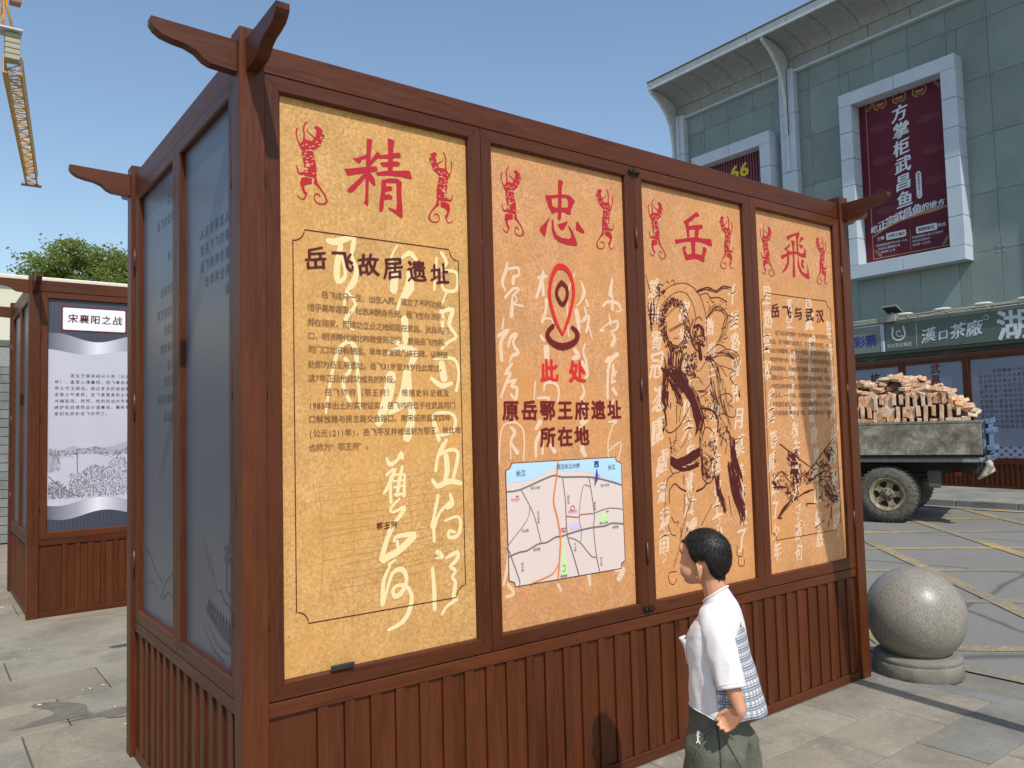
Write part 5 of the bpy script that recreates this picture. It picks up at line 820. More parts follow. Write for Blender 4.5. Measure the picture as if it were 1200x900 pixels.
# ---------------------------------------------------------------- plaza, kerb, road, far pavement
def stone_mat(name, c0, c1, sc=1.0, rough=.75, bl=None):
    m = NT(name); v = m.coord((sc,) * 3)
    n1 = m.noise(v, 45, 5, .7); n2 = m.noise(v, 2.1, 4, .6)
    c = m.ramp(n1, [(.25, c0), (.75, c1)])
    c = m.mix(m.ramp(n2, [(.3, (0, 0, 0)), (.8, (.55, .55, .55))]), c, tuple(x * .72 for x in c0))
    n3 = m.noise(v, 6.5, 5, .7, .8)
    vg = m.n('ShaderNodeNewGeometry'); n4 = m.noise(vg.outputs['Position'], 1.6, 6, .72, .4); c = m.mix(m.ramp(n4, [(.46, (0, 0, 0)), (.66, (.75, .75, .75))]), c, tuple(x * .62 for x in c0))
    n6 = m.noise(vg.outputs['Position'], 11, 6, .8); c = m.mix(m.ramp(n6, [(.60, (0, 0, 0)), (.66, (.45, .45, .45))]), c, tuple(min(1, x * 1.35) for x in c1))
    c = m.mix(m.ramp(n3, [(.60, (0, 0, 0)), (.68, (.35, .35, .35))]), c, tuple(x * .55 for x in c0))
    oi = m.n('ShaderNodeObjectInfo'); hs = m.n('ShaderNodeHueSaturation'); mr = m.n('ShaderNodeMapRange')
    mr.inputs['To Min'].default_value = .92; mr.inputs['To Max'].default_value = 1.06
    m.l(oi.outputs['Random'], mr.inputs[0]); m.l(mr.outputs[0], hs.inputs['Value']); m.l(c, hs.inputs['Color'])
    m.color(hs.outputs[0]); m.set(Roughness=rough); m.bump(n1, .25, .003)
    return m.mat
SLAB = stone_mat('granite_paving', (.25, .224, .172), (.385, .345, .272))
SLAB_BLUE = stone_mat('blue_grey_paving', (.20, .195, .17), (.30, .292, .255))
SLAB_TAN = stone_mat('tan_paving', (.245, .212, .150), (.375, .325, .238))
JOINT = flat('paving_joint_dirt', (.105, .092, .072), .95, var=.3)
KERB = stone_mat('kerb_granite', (.20, .205, .195), (.30, .30, .28))
def ground_sheet(name, x0, y0, x1, y1, z, mat):
    mb = MB(); mb.add([(x0, y0, z), (x1, y0, z), (x1, y1, z), (x0, y1, z)], [(0, 1, 2, 3)])
    o = mb.build(name, mat, None); o['kind'] = 'structure'; return o
# earth to the horizon
ground_sheet('ground', -900, -900, 900, 1100, -.16, flat('city_ground', (.17, .16, .14), .9, scale=.5))
plaza = ground_sheet('plaza_pavement', -60, -60, 3.82, 60, -.012, None or JOINT)
# slabs that can be told apart, each one a piece of the plaza
slab_cache = {}
def slab(x0, y0, x1, y1, mat, z=0.0, parent=plaza, j=.0028, name='paving_slab'):
    w_, h_ = round(x1 - x0, 3), round(y1 - y0, 3)
    key = (w_, h_, mat.name, j)
    if key not in slab_cache:
        mb = MB(); c = .0016
        a, b = w_ / 2 - j, h_ / 2 - j
        mb.add([(-a + c, -b + c, 0), (a - c, -b + c, 0), (a - c, b - c, 0), (-a + c, b - c, 0), (-a, -b, -.003), (a, -b, -.003), (a, b, -.003), (-a, b, -.003), (-a, -b, -.03), (a, -b, -.03), (a, b, -.03), (-a, b, -.03)],
               [(0, 1, 2, 3), (0, 4, 5, 1), (1, 5, 6, 2), (2, 6, 7, 3), (3, 7, 4, 0), (4, 8, 9, 5), (5, 9, 10, 6), (6, 10, 11, 7), (7, 11, 8, 4)])
        slab_cache[key] = mb.mesh('paving_slab', mat)
    o = link(name, slab_cache[key], parent, ((x0 + x1) / 2, (y0 + y1) / 2, z))
    return o
rs = random.Random(11)
rows = [(-.33 * (k + 1), -.33 * k) for k in range(6)]
for r, (ya, yb) in enumerate(rows):
    off = [3.05, 2.71, 2.98, 3.15, 2.85, 3.05][r]; k0 = off - .6 * 4
    cuts = [k0 + .6 * i for i in range(7)]; cuts = [c for c in cuts if c < 3.72] + [3.82]
    for a, b in zip(cuts[:-1], cuts[1:]):
        m = SLAB_BLUE if (a > 2.95 and r == 2) or a > 3.35 else SLAB
        slab(a, ya, b, yb, m, z=rs.uniform(-.0012, .0012))
yl = [1.78, 2.36, 2.95, 3.53, 4.10, 4.66, 5.22, 5.8, 6.4, 7.0, 7.6, 8.2, 8.8, 9.4, 10.0, 10.6, 11.2, 11.8]
yl = [.62, 1.2] + yl
for r in range(len(yl) - 1):
    off = rs.uniform(-.4, .4); x = -4.8 + off
    while x < 1.4:
        slab(x, yl[r], x + 1.16, yl[r + 1], rs.choice([SLAB, SLAB_TAN, SLAB_TAN]), z=rs.uniform(-.0015, .0015), j=.0042); x += 1.16
# the rest of the plaza: one brick-patterned sheet either side of those slabs
def slab_pattern(name):
    m = NT(name); v = m.coord((1, 1, 1), rand=False)
    br = m.n('ShaderNodeTexBrick'); br.inputs['Scale'].default_value = 1.0; br.inputs['Brick Width'].default_value = 1.0; br.inputs['Row Height'].default_value = .5
    br.inputs['Mortar Size'].default_value = .004; br.inputs['Color1'].default_value = (.30, .27, .22, 1); br.inputs['Color2'].default_value = (.25, .235, .20, 1); br.inputs['Mortar'].default_value = (.09, .08, .065, 1)
    m.l(v, br.inputs['Vector']); n = m.noise(v, 30, 5, .7)
    c = m.mix(.5, br.outputs['Color'], m.ramp(n, [(.3, (.2, .18, .15)), (.7, (.36, .33, .28))])); m.color(c); m.set(Roughness=.8)
    return m.mat
SP = slab_pattern('paving_pattern')
for nm, a in (('plaza_paving_front', (-60, -60, 3.82, -1.981)), ('plaza_paving_left', (-60, -1.981, .66, .618)), ('plaza_paving_side', (-60, .618, -5.3, 60)), ('plaza_paving_back', (1.4 + 1.2, 1.9, 3.82, 60))):
    ground_sheet(nm, *a, -.0005, SP)
# under the near kiosk and between: fill strip
ground_sheet('plaza_paving_under', .66, .0005, 3.82, 1.9, -.0008, SP)
kerb = thing('kerb', None, None); kerb['kind'] = 'structure'
y = -9.0
while y < 22:
    slab(3.82, y, 3.965, y + .98, KERB, z=rs.uniform(-.001, .001), parent=kerb, name='kerb_stone'); y += .98
m = NT('gutter_concrete'); v = m.coord((1, 1, 1), rand=False); n1 = m.noise(v, 60, 5, .75); n2 = m.noise(v, 3.5, 4, .6)
m.color(m.mix(m.ramp(n2, [(.35, (0, 0, 0)), (.65, (1, 1, 1))]), m.ramp(n1, [(.3, (.13, .12, .10)), (.7, (.27, .25, .20))]), m.ramp(n1, [(.3, (.12, .12, .115)), (.7, (.18, .175, .16))])))
m.set(Roughness=.9); m.bump(n1, .5, .006)
ground_sheet('gutter', 3.965, -60, 4.30, 90, -.014, m.mat)
# asphalt
m = NT('worn_asphalt'); v = m.coord((1, 1, 1), rand=False)
n1 = m.noise(v, 110, 4, .8); n2 = m.noise(v, .9, 5, .6); n3 = m.noise(v, 9, 5, .7)
c = m.ramp(n1, [(.25, (.12, .113, .10)), (.55, (.205, .195, .175)), (.8, (.30, .287, .258))])
c = m.mix(m.ramp(n2, [(.35, (0, 0, 0)), (.7, (.6, .6, .6))]), c, (.215, .207, .19)); c = m.mix(m.ramp(n3, [(.55, (0, 0, 0)), (.75, (.3, .3, .3))]), c, (.12, .116, .108))
# old cracks
vo = m.n('ShaderNodeTexVoronoi'); vo.feature = 'DISTANCE_TO_EDGE'; vo.inputs['Scale'].default_value = .35
vw = m.n('ShaderNodeMixRGB'); vw.inputs[0].default_value = .12; nn = m.n('ShaderNodeTexNoise'); nn.inputs['Scale'].default_value = 2.0; m.l(v, nn.inputs['Vector']); m.l(v, vw.inputs[1]); m.l(nn.outputs['Color'], vw.inputs[2]); m.l(vw.outputs[0], vo.inputs['Vector'])
c = m.mix(m.ramp(vo.outputs['Distance'], [(.0, (.7, .7, .7)), (.012, (0, 0, 0))]), c, (.045, .043, .04))
m.color(c); m.set(Roughness=.85); m.bump(n1, .5, .004)
ROADM = m.mat
ground_sheet('road', 4.30, -60, 13.95, 90, -.018, ROADM)
# worn yellow box hatching
m = NT('worn_yellow_paint'); v = m.coord((1, 1, 1), rand=False); n1 = m.noise(v, 26, 6, .8); n2 = m.noise(v, .8, 3, .6); nr = m.noise(v, 110, 4, .8)
ad = m.n('ShaderNodeMath', operation='MULTIPLY_ADD'); m.l(n2, ad.inputs[0]); ad.inputs[1].default_value = .55; m.l(n1, ad.inputs[2])
asp = m.ramp(nr, [(.25, (.12, .115, .10)), (.8, (.25, .24, .21))])
m.color(m.mix(m.ramp(ad.outputs[0], [(.60, (.95, .95, .95)), (.82, (.05, .05, .05))]), asp, (.56, .36, .085))); m.set(Roughness=.8)
YEL = m.mat
def stripe(name, a, b, wd, z=-.0135):
    a, b = Vector((*a, 0)), Vector((*b, 0)); t = (b - a).normalized(); n = Vector((-t.y, t.x, 0)) * wd / 2
    mb = MB(); mb.add([(*(a - n).xy, z), (*(b - n).xy, z), (*(b + n).xy, z), (*(a + n).xy, z)], [(0, 1, 2, 3)])
    o = mb.build(name, YEL, None); o['kind'] = 'structure'; return o
X0, X1, Y0, Y1 = 4.42, 13.5, -9.0, 7.5
def clipd(c, sgn):
    # line x + sgn*y = c inside the box
    pts = []
    for x in (X0, X1):
        y = (c - x) * sgn
        if Y0 <= y <= Y1: pts.append((x, y))
    for y in (Y0, Y1):
        x = c - sgn * y
        if X0 < x < X1: pts.append((x, y))
    return pts[:2]
zi = 0
for k in range(-4, 8):
    p = clipd(4.76 + 2.1 * k, 1)
    if len(p) == 2: stripe('yellow_hatch_line', p[0], p[1], .135, -.0138)
for k in range(-3, 8):
    p = clipd(6.12 + 1.87 * k, -1)
    if len(p) == 2: stripe('yellow_hatch_line', p[0], p[1], .145, -.0098)
stripe('yellow_edge_line', (4.36, -9), (4.36, 7.5), .11, -.0055); stripe('yellow_edge_line', (13.6, -9), (13.6, 7.5), .15, -.0055)
# far kerb and pavement
mb = MB(); mb.box(14.1, -60, -.1, 90, 90, .09); far_pav = mb.build('far_pavement', SP, None); far_pav['kind'] = 'structure'
fk = thing('far_kerb', None, None); fk['kind'] = 'structure'
mb = MB(); mb.cbox(13.95, 0, -.1, 14.098, .99, .094, .008); kme = mb.mesh('kerb_stone', KERB)
for k in range(18): link('kerb_stone', kme, fk, (0, -6 + k * 1.0, 0))
for r in range(5):
    xx = 14.1 + r * .6
    for k in range(9):
        o = slab(xx, .6 + k * .8 + (.4 if r % 2 else 0), xx + .6, 1.4 + k * .8 + (.4 if r % 2 else 0), rs.choice([SLAB, SLAB_BLUE]), z=.0935, parent=far_pav, name='paving_slab', j=.006)
# damp stain on the paving at lower left
m = NT('damp_stain'); m.color((.10, .088, .07)); m.set(Roughness=.55)
v = m.coord((1, 1, 1), rand=False); n = m.noise(v, 14, 5, .7); m.color(m.ramp(n, [(.3, (.125, .11, .082)), (.75, (.215, .19, .145))]))
st = [(-.44, 2.49), (-.30, 2.44), (-.10, 2.46), (.06, 2.50), (.17, 2.46), (.08, 2.36), (.10, 2.31), (.01, 2.35), (-.06, 2.55), (-.05, 2.68), (-.13, 2.80), (-.24, 2.90), (-.31, 2.86), (-.24, 2.74), (-.22, 2.62), (-.33, 2.56)]
mb = MB(); st2 = catmull([(a, b, .01) for a, b in st + [st[0]]], 3); tr = tessellate_polygon([[Vector((a, b, 0)) for a, b, _ in st2[:-1]]])
mb.add([(a, b, .0026) for a, b, _ in st2[:-1]], [tuple(t) for t in tr]); o = mb.build('damp_stain', m.mat, None); o['kind'] = 'structure'
# small scraps of litter and bolts caps on the left paving
m_s = flat('pale_scrap', (.62, .58, .50), .8)
rl = random.Random(3)
mb = MB()
for x, y in [(.10, 3.02), (.02, 3.0), (-.02, 2.99), (.02, 5.6), (.12, 5.55), (-.3, 6.5), (-.2, 6.3), (2.75, .1)] + [(rl.uniform(-.5, .4), rl.uniform(1.9, 6)) for _ in range(8)]:
    a = rl.uniform(0, 3.1); l_ = rl.uniform(.006, .03); w_ = .006
    mb.add([(x + cos(a) * l_, y + sin(a) * l_, .004), (x - sin(a) * w_, y + cos(a) * w_, .004), (x - cos(a) * l_, y - sin(a) * l_, .004), (x + sin(a) * w_, y - cos(a) * w_, .004), (x, y, .009)], [(0, 1, 4), (1, 2, 4), (2, 3, 4), (3, 0, 4)])
o = mb.build('litter_scraps', m_s, None); o['kind'] = 'stuff'; o['label'] = 'tiny pale scraps of litter lying on the left paving'; o['category'] = 'litter'
# ---------------------------------------------------------------- long row of display boards across the road
BDIR = Vector((-.15, -1, 0)).normalized(); BN = Vector((-1, .15, 0)).normalized()
BB = Vector((17.14, 6.08, .09))
bang = atan2(BDIR.y, BDIR.x)
BRD = thing('display_board_wall', 'long brown timber fence of slate display boards across the road behind the truck', 'display wall', tuple(BB), rz=bang)
# local frame: +x along the wall towards the right of the picture, -y towards the road (front)
fb = lambda u, z, d: (u, -d, z)
def toU(y): return (6.08 - y) / 0.989
posts = [toU(9.35), toU(7.9), toU(6.45), toU(4.96), toU(3.47), toU(1.98), toU(.5)]
HB = 2.84
ZP0, ZP1 = .58, 2.69
for i, u in enumerate(posts):
    mb = MB(); mb.cbox(u - .045, -.02, 0, u + .045, .06, HB - .085, .004); mb.build('board_post', WOOD_Z, BRD)
mb = MB(); mb.cbox(posts[0] - .05, -.022, HB - .084, posts[-1] + .05, .07, HB, .004); mb.build('top_beam', WOOD_X, BRD)
for i in range(len(posts) - 1):
    a, b = posts[i] + .046, posts[i + 1] - .046
    mb = MB(); mb.cbox(a, -.012, .50, b, .05, .575, .004); mb.build('middle_rail', WOOD_X, BRD)
    mb = MB(); mb.cbox(a, -.012, .0, b, .05, .05, .004); mb.build('bottom_rail', WOOD_X, BRD)
    fr = MB()
    for q in ((a, ZP0 - .003, b, ZP0 + .045), (a, ZP1, b, ZP1 + .055)): fbox(fr, fb, q[0], q[1], .006, q[2], q[3], -.03, .002)
    for q in ((a, ZP0 + .0455, a + .04, ZP1 - .0005), (b - .04, ZP0 + .0455, b, ZP1 - .0005)): fbox(fr, fb, q[0], q[1], .006, q[2], q[3], -.03, .002)
    pn = fr.build('board_frame', WOOD_X, BRD)
    bd = MB(); fbox(bd, fb, a + .038, ZP0 + .04, -.012, b - .038, ZP1 + .003, -.02); bd.build('poster_board', SLATE2, pn)
    u = a + .02
    while u + .05 < b:
        o = link('batten', slat_mesh('batten', .045, .448, 1), BRD, (u, -.002, .051)); u += .105
    mb = MB(); mb.box(a, .02, .051, b, .03, .499); mb.build('backing_board', WOOD_X, BRD)
    pr = Print(fb, -.0105)
    if i == 1:
        for k, ch in enumerate('抗金名'): pr.char(ch, posts[2] - .72 + (0 if k == 0 else 0), 2.45 - k * .30, .26, .022, shear=.1, wob=.02, seed=k)
        pr.build('board_heading', INK_BLACK, pn)
    if i == 2:
        for k, ch in enumerate('武昌建城'): pr.char(ch, posts[2] + .80, 2.56 - k * .245, .225, .022)
        pr.build('board_heading', INK_MAROON, pn)
        pr = Print(fb, -.0105); pts = [(posts[2] + 1.25 + .10 * cos(t / 12 * 2 * pi), 1.72 + .12 * sin(t / 12 * 2 * pi), .06) for t in range(13)]; pr.stroke(pts, sub=1); pr.stroke([(posts[2] + 1.22, 1.72, .07), (posts[2] + 1.27, 1.70, .07)]); pr.build('round_emblem', INK_MAROON, pn)
    if i == 3:
        for k, t in enumerate(BOARD_TXT): pr.line(t, a + .24, 2.42 - k * .105, .085, .098, .012)
        pr.build('board_text', ink('grey_violet_text', (.075, .062, .085)), pn, kind='stuff')
    if i in (4, 5):
        for k, t in enumerate(BOARD_TXT[:9]): pr.line(t, a + .24, 2.42 - k * .105, .085, .098, .012)
        pr.build('board_text', ink('grey_violet_text', (.075, .062, .085)), pn, kind='stuff')
    if i >= 1:
        # wave pattern along the foot of the board
        base = Print(fb, -.0108); base.poly([(a + .04, ZP0 + .043), (b - .04, ZP0 + .043), (b - .04, ZP0 + .27), (a + .04, ZP0 + .27)]); base.build('wave_ground', ink('deep_blue_print', (.06, .075, .15)), pn)
        pr = Print(fb, -.0100)
        for row in range(3):
            zc = ZP0 + .045 + (2 - row) * .075 - .01; off = .09 if row % 2 else 0
            n = int((b - a - .1) / .18)
            for k in range(n):
                uc = a + .13 + off + k * .18
                if uc + .09 > b - .04: continue
                pr.k = 0; dd = .0002 * row
                for rad, col in ((.088, 0), (.066, 0), (.044, 0)):
                    pts = [(uc + rad * cos(t / 10 * pi), zc + rad * sin(t / 10 * pi) * .95, .010) for t in range(11)]
                    pr.stroke(pts, round_=False, sub=1)
        pr.build('white_wave_pattern', ink('pale_wave_print', (.50, .54, .68)), pn, kind='stuff')

# ---------------------------------------------------------------- the green glass market hall
BX = 20.0
BLD = thing('market_hall', 'grey-green glass-clad commercial hall with curved metal eave and framed maroon banners', 'building', (BX, 0, 0))
# glass panes with dirt streaks
m = NT('green_frosted_glass'); v = m.coord((1, 1, 1), rand=True)
n1 = m.noise(v, .8, 4, .6); vst = m.coord((1, 3.0, .35)); n2 = m.noise(vst, 2.0, 4, .6)
c = m.ramp(n1, [(.3, (.175, .228, .212)), (.7, (.235, .29, .27))]); c = m.mix(m.ramp(n2, [(.45, (0, 0, 0)), (.75, (.45, .45, .45))]), c, (.24, .29, .275))
oi = m.n('ShaderNodeObjectInfo'); hs = m.n('ShaderNodeHueSaturation'); mr = m.n('ShaderNodeMapRange'); mr.inputs['To Min'].default_value = .90; mr.inputs['To Max'].default_value = 1.08
m.l(oi.outputs['Random'], mr.inputs[0]); m.l(mr.outputs[0], hs.inputs['Value']); m.l(c, hs.inputs['Color'])
m.color(hs.outputs[0]); m.set(Roughness=.32); m.b.inputs['Specular IOR Level'].default_value = .35
GGLASS = m.mat
CLAD = flat('pale_blue_cladding', (.47, .54, .60), .45, var=.06, scale=1.5)
ALU = flat('brushed_soffit_metal', (.29, .31, .305), .55, .1, .1, 6)
ALU2 = flat('eave_edge_metal', (.50, .53, .53), .5, .1, .1, 6)
DARKG = flat('dark_joint', (.15, .185, .17), .7)
zr = [4.30, 5.62, 7.06, 8.50, 9.94, 11.38, 12.0]
yc = [15.0 - .97 * k for k in range(20)]
win = [(5.92, 9.02, 5.44, 10.62), (11.28, 14.28, 5.44, 10.40), (.3, 3.3, 5.44, 10.55)]
def clip_rects(r, holes):
    out = [r]
    for hy0, hy1, hz0, hz1 in holes:
        nx = []
        for y0, y1, z0, z1 in out:
            if y1 <= hy0 or y0 >= hy1 or z1 <= hz0 or z0 >= hz1: nx.append((y0, y1, z0, z1)); continue
            if y0 < hy0: nx.append((y0, hy0, z0, z1)); y0 = hy0
            if y1 > hy1: nx.append((hy1, y1, z0, z1)); y1 = hy1
            if z0 < hz0: nx.append((y0, y1, z0, hz0))
            if z1 > hz1: nx.append((y0, y1, hz1, z1))
        out = nx
    return [q for q in out if q[1] - q[0] > .03 and q[3] - q[2] > .03]
holes = [(a + .1, b - .1, c_ + .1, d_ - .1) for a, b, c_, d_ in win]
for i in range(len(yc) - 1):
    for j in range(len(zr) - 1):
        for y0, y1, z0, z1 in clip_rects((yc[i + 1], yc[i], zr[j], zr[j + 1]), holes):
            mb = MB(); g = .004; mb.cbox(0, y0 + g, z0 + g, .03, y1 - g, z1 - g, .003)
            mb.build('glass_pane', GGLASS, BLD)
mb = MB(); mb.box(.04, -3.6, 0, 16, 15.15, 13.2); mb.build('hall_body', DARKG, BLD)
mb = MB()
for i in range(1, len(yc) - 1):
    for j in range(1, len(zr) - 1):
        for dy, dz in ((-.07, -.07), (.07, -.07), (-.07, .07), (.07, .07)):
            y, z = yc[i] + dy, zr[j] + dz
            if any(a < y < b and c_ < z < d_ for a, b, c_, d_ in win): continue
            mb.lathe([(0, -.012), (.018, -.012), (.024, 0)], 6, (0, y, z), 'x')
mb.build('glass_bolts', flat('steel_bolt', (.22, .25, .25), .4, .5), BLD, kind='stuff')
# frosted backing rails seen through the glass
mb = MB()
# window surrounds made of cladding blocks
def surround(y0, y1, z0, z1, w_=.36, front=-.42):
    s = thing('window_surround', None, None); s.parent = BLD
    fr = bpy.data.objects
    # side strips cut into blocks
    n = 6
    for (a, b) in ((y0, y0 + w_), (y1 - w_, y1)):
        for k in range(n):
            za = z0 + w_ + (z1 - z0 - 2 * w_) * k / n; zb = z0 + w_ + (z1 - z0 - 2 * w_) * (k + 1) / n
            mb = MB(); mb.cbox(front, a, za + .006, .02, b, zb - .006, .006); mb.build('cladding_panel', CLAD, s)
    for (a, b) in ((z0, z0 + w_), (z1 - w_, z1)):
        for k in range(2):
            ya = y0 + (y1 - y0) * k / 2; yb = y0 + (y1 - y0) * (k + 1) / 2
            mb = MB(); mb.cbox(front, ya + .006, a, .02, yb - .006, b, .006); mb.build('cladding_panel', CLAD, s)
    return s
for w4 in win: surround(*w4)
# main maroon banner
MAR = ink('maroon_banner_print', (.105, .010, .024), .5)
GOLD = ink('gold_banner_print', (.36, .22, .10)); WHT = ink('white_banner_print', (.62, .66, .70)); FISH = ink('faint_fish_print', (.135, .028, .038))
def banner(y0, y1, z0, z1, x=-.02):
    mb = MB(); mb.box(x, y0, z0, x + .04, y1, z1); b = mb.build('maroon_banner', MAR, BLD); return b
bn = banner(6.29, 8.66, 5.81, 10.26)
# u runs left to right in the picture: u = 8.55 - y
fB = lambda u, z, d: (-.02 - d, 8.55 - u, z)
pr = Print(fB, .003); W_, zb, zt_ = 2.26, 5.85, 10.40
for a in (.10,):
    pr.stroke([(a, zb + a, .02), (a, zt_ - a, .02)], False); pr.stroke([(W_ - a, zb + a, .02), (W_ - a, zt_ - a, .02)], False); pr.stroke([(a, zb + a, .02), (W_ - a, zb + a, .02)], False); pr.stroke([(a, zt_ - a, .02), (W_ - a, zt_ - a, .02)], False)
for cx, cz, sx, sz in ((.1, zb + .1, 1, 1), (W_ - .1, zb + .1, -1, 1), (.1, zt_ - .1, 1, -1), (W_ - .1, zt_ - .1, -1, -1)):
    for q in ([(0, .22), (.13, .22), (.13, .09), (.22, .09), (.22, 0)], [(.05, .16), (.18, .16), (.18, .04)]):
        pr.stroke([(cx + sx * a, cz + sz * b, .024) for a, b in q], False, 1)
pr.stroke([(.10, 6.55, .02), (.45, 6.74, .09), (.9, 6.88, .12), (1.4, 6.93, .12), (1.8, 6.93, .09), (2.08, 6.95, .03)])
for k in range(3):
    cx = .50 + k * .53; cz = 10.12
    for sg in (-1, 1):
        pr.stroke([(cx + sg * .05, cz - .13, .02), (cx + sg * .15, cz - .06, .03), (cx + sg * .17, cz + .06, .03), (cx + sg * .12, cz + .14, .012)])
    pr.stroke([(cx - .09, cz + .12, .02), (cx, cz + .16, .03), (cx + .09, cz + .12, .02)]); pr.poly([(cx - .11, cz - .02), (cx + .11, cz - .02), (cx + .11, cz + .05), (cx - .11, cz + .05)])
    pr.stroke([(cx - .10, cz - .07, .025), (cx + .10, cz - .07, .025)], False)
pr.stroke([(1.12, 6.02, .012), (1.12, 6.55, .012)], False)
pr.build('gold_ornament', GOLD, bn, kind='stuff')
pr = Print(fB, .0015)
for a, b in ((.42, 9.5), (1.72, 9.35), (.45, 8.6), (1.80, 8.5), (.4, 7.7), (1.82, 7.7), (.9, 8.2), (.5, 7.2)):
    pr.poly([(a - .28, b), (a - .15, b + .11), (a + .05, b + .13), (a + .2, b + .04), (a + .34, b + .14), (a + .30, b), (a + .34, b - .12), (a + .2, b - .04), (a + .05, b - .10), (a - .15, b - .09)])
pr.build('faint_fish_motif', FISH, bn, kind='stuff')
pr = Print(fB, .006, True)
for k, ch in enumerate('方掌柜武昌鱼'): pr.char(ch, 1.02 + .015 * (k % 2), 9.72 - k * .468, .43, .028, shear=.06, wob=.012, seed=k * 1.7, rise=.12, pen=True)
for k, ch in enumerate('吃正宗武昌鱼的地方'):
    s_ = (.20, .26, .26, .26, .27, .27, .19, .19, .19)[k]; uu = (.17, .40, .62, .85, 1.08, 1.33, 1.55, 1.74, 1.94)[k]; pr.char(ch, uu, 6.70 + .36 * sin(min(1, uu / 1.6) * 1.5), s_, .030, shear=.06, wob=.012, seed=k, rise=.2, pen=True)
pr.build('banner_character', WHT, bn)
pr = Print(fB, .006)
pr.poly([(1.35, 7.97), (1.39, 8.03), (1.45, 8.03), (1.49, 7.97), (1.49, 7.37), (1.45, 7.31), (1.39, 7.31), (1.35, 7.37)])
for a in (.50, 1.30):
    pr.poly([(a - .02, 6.43), (a, 6.40), (a + .50, 6.40), (a + .52, 6.43), (a + .52, 6.55), (a + .50, 6.58), (a, 6.58), (a - .02, 6.55)])
pr.line('订餐', .28, 6.48, .10, .10, .012); pr.line('电话', 1.88, 6.50, .10, .10, .012)
for q, t in enumerate(('武昌国家级老字号大桥一九五', '地址武汉黄鹤楼三镇', '电话零二七号')): pr.line(t, .22 + q * .06, 6.30 - q * .10, .065, .066)
for q, t in enumerate(('武昌黄鹤楼大桥江三镇老号', '地址武汉国家字', '电话零一九五年')): pr.line(t, 1.20, 6.32 - q * .10, .065, .066)
pr.build('banner_lettering', WHT, bn, kind='stuff')
pr = Print(fB, .009)
for k, ch in enumerate('国家级老字号一九'): pr.char(ch, 1.42, 7.95 - k * .080, .07, .012)
pr.line('大桥江滩店', .56, 6.49, .10, .095, .012); pr.line('黄鹤楼店', 1.38, 6.49, .105, .105, .012)
pr.build('banner_small_lettering', MAR, bn, kind='stuff')
# second banner: corrugated maroon sheet with yellow digits
b2 = banner(11.64, 13.92, 5.8, 10.04)
for k in range(22):
    mb = MB(); mb.cbox(-.06, 11.70 + k * .102, 5.81, -.021, 11.745 + k * .102, 10.03, .008); mb.build('corrugation_rib', flat('maroon_rib', (.20, .06, .10), .5) if k == 0 else bpy.data.materials['maroon_rib'], b2)
fB2 = lambda u, z, d: (-.062 - d, 13.92 - u, z)
pr = Print(fB2, .004, True)
for k, ch in enumerate('66'): pr.char(ch, 1.08 + k * .37, 9.60, .56, .035, sx=1.2)
pr.build('yellow_digit', ink('yellow_digits', (.62, .50, .03)), b2)
# vertical piers
def pier(y0, y1, front=-.22):
    z = 0.0; p = thing('pier', None, None); p.parent = BLD
    hs_ = [0, 1.5, 3.3, 5.4, 7.2, 9.0, 10.75, 12.1]
    for a, b in zip(hs_[:-1], hs_[1:]):
        mb = MB(); mb.cbox(front, y0, a + .006, .0, y1, b - .006, .006); mb.build('cladding_panel', CLAD, p)
        mb = MB(); mb.cbox(front - .05, (y0 + y1) / 2 - .05, a + .006, front - .001, (y0 + y1) / 2 + .05, b - .006, .006)
        if b > 9: mb.build('pier_rib', CLAD, p)
pier(10.52, 11.02); pier(14.72, 15.2); pier(4.05, 4.5) if False else None
# band under the eave
for k in range(16):
    ya = 15.18 - (k + 1) * 1.16; mb = MB(); mb.cbox(-.12, ya + .006, 12.06, .04, ya + 1.154, 12.42, .006); mb.build('band_panel', ALU, BLD)
mb = MB(); mb.cbox(-.16, -3.4, 11.98, .04, 15.18, 12.052, .01); mb.build('band_trim', CLAD, BLD)
# curved eave: cove from the band out to the edge
prof = []
for k in range(11):
    t = k / 10 * pi / 2
    prof.append((-.12 - 1.22 * (1 - cos(t)), 12.43 + .42 * sin(t)))
EY0, EY1, NP = -3.4, 15.22, 22
EV = thing('curved_eave', None, None); EV.parent = BLD
for k in range(NP):
    ya = EY1 - (k + 1) * (EY1 - EY0) / NP + .008; yb = EY1 - k * (EY1 - EY0) / NP - .008
    vs = []; fs = []
    for x, z in prof: vs += [(x, ya, z), (x, yb, z)]
    for x, z in prof: vs += [(x, ya, z + .03), (x, yb, z + .03)]
    n = len(prof)
    for i in range(n - 1):
        fs += [(2 * i, 2 * i + 1, 2 * i + 3, 2 * i + 2), (2 * n + 2 * i, 2 * n + 2 * i + 2, 2 * n + 2 * i + 3, 2 * n + 2 * i + 1)]
    mb = MB(); mb.add(vs, fs, 0, True); mb.build('soffit_panel', ALU, EV, fix=False)
mb = MB(); vs = []
for x, z in prof: vs += [(x, EY0, z + .035), (x, EY1, z + .035)]
mb.add(vs, [(2 * i, 2 * i + 1, 2 * i + 3, 2 * i + 2) for i in range(len(prof) - 1)]); mb.box(-.1, EY0, 12.5, 6, EY1, 13.0)
mb.build('roof_deck', DARKG, EV)
for k in range(14):
    ya = EY1 - (k + 1) * (EY1 - EY0) / 14; yb = EY1 - k * (EY1 - EY0) / 14
    mb = MB(); mb.cbox(-1.40, ya + .006, 12.80, -1.33, yb - .006, 13.06, .01); mb.build('eave_edge_panel', ALU2, EV)
mb = MB(); mb.cbox(-1.44, EY0, 13.062, 1.0, EY1, 13.10, .01); mb.build('roof_edge', DARKG, EV)
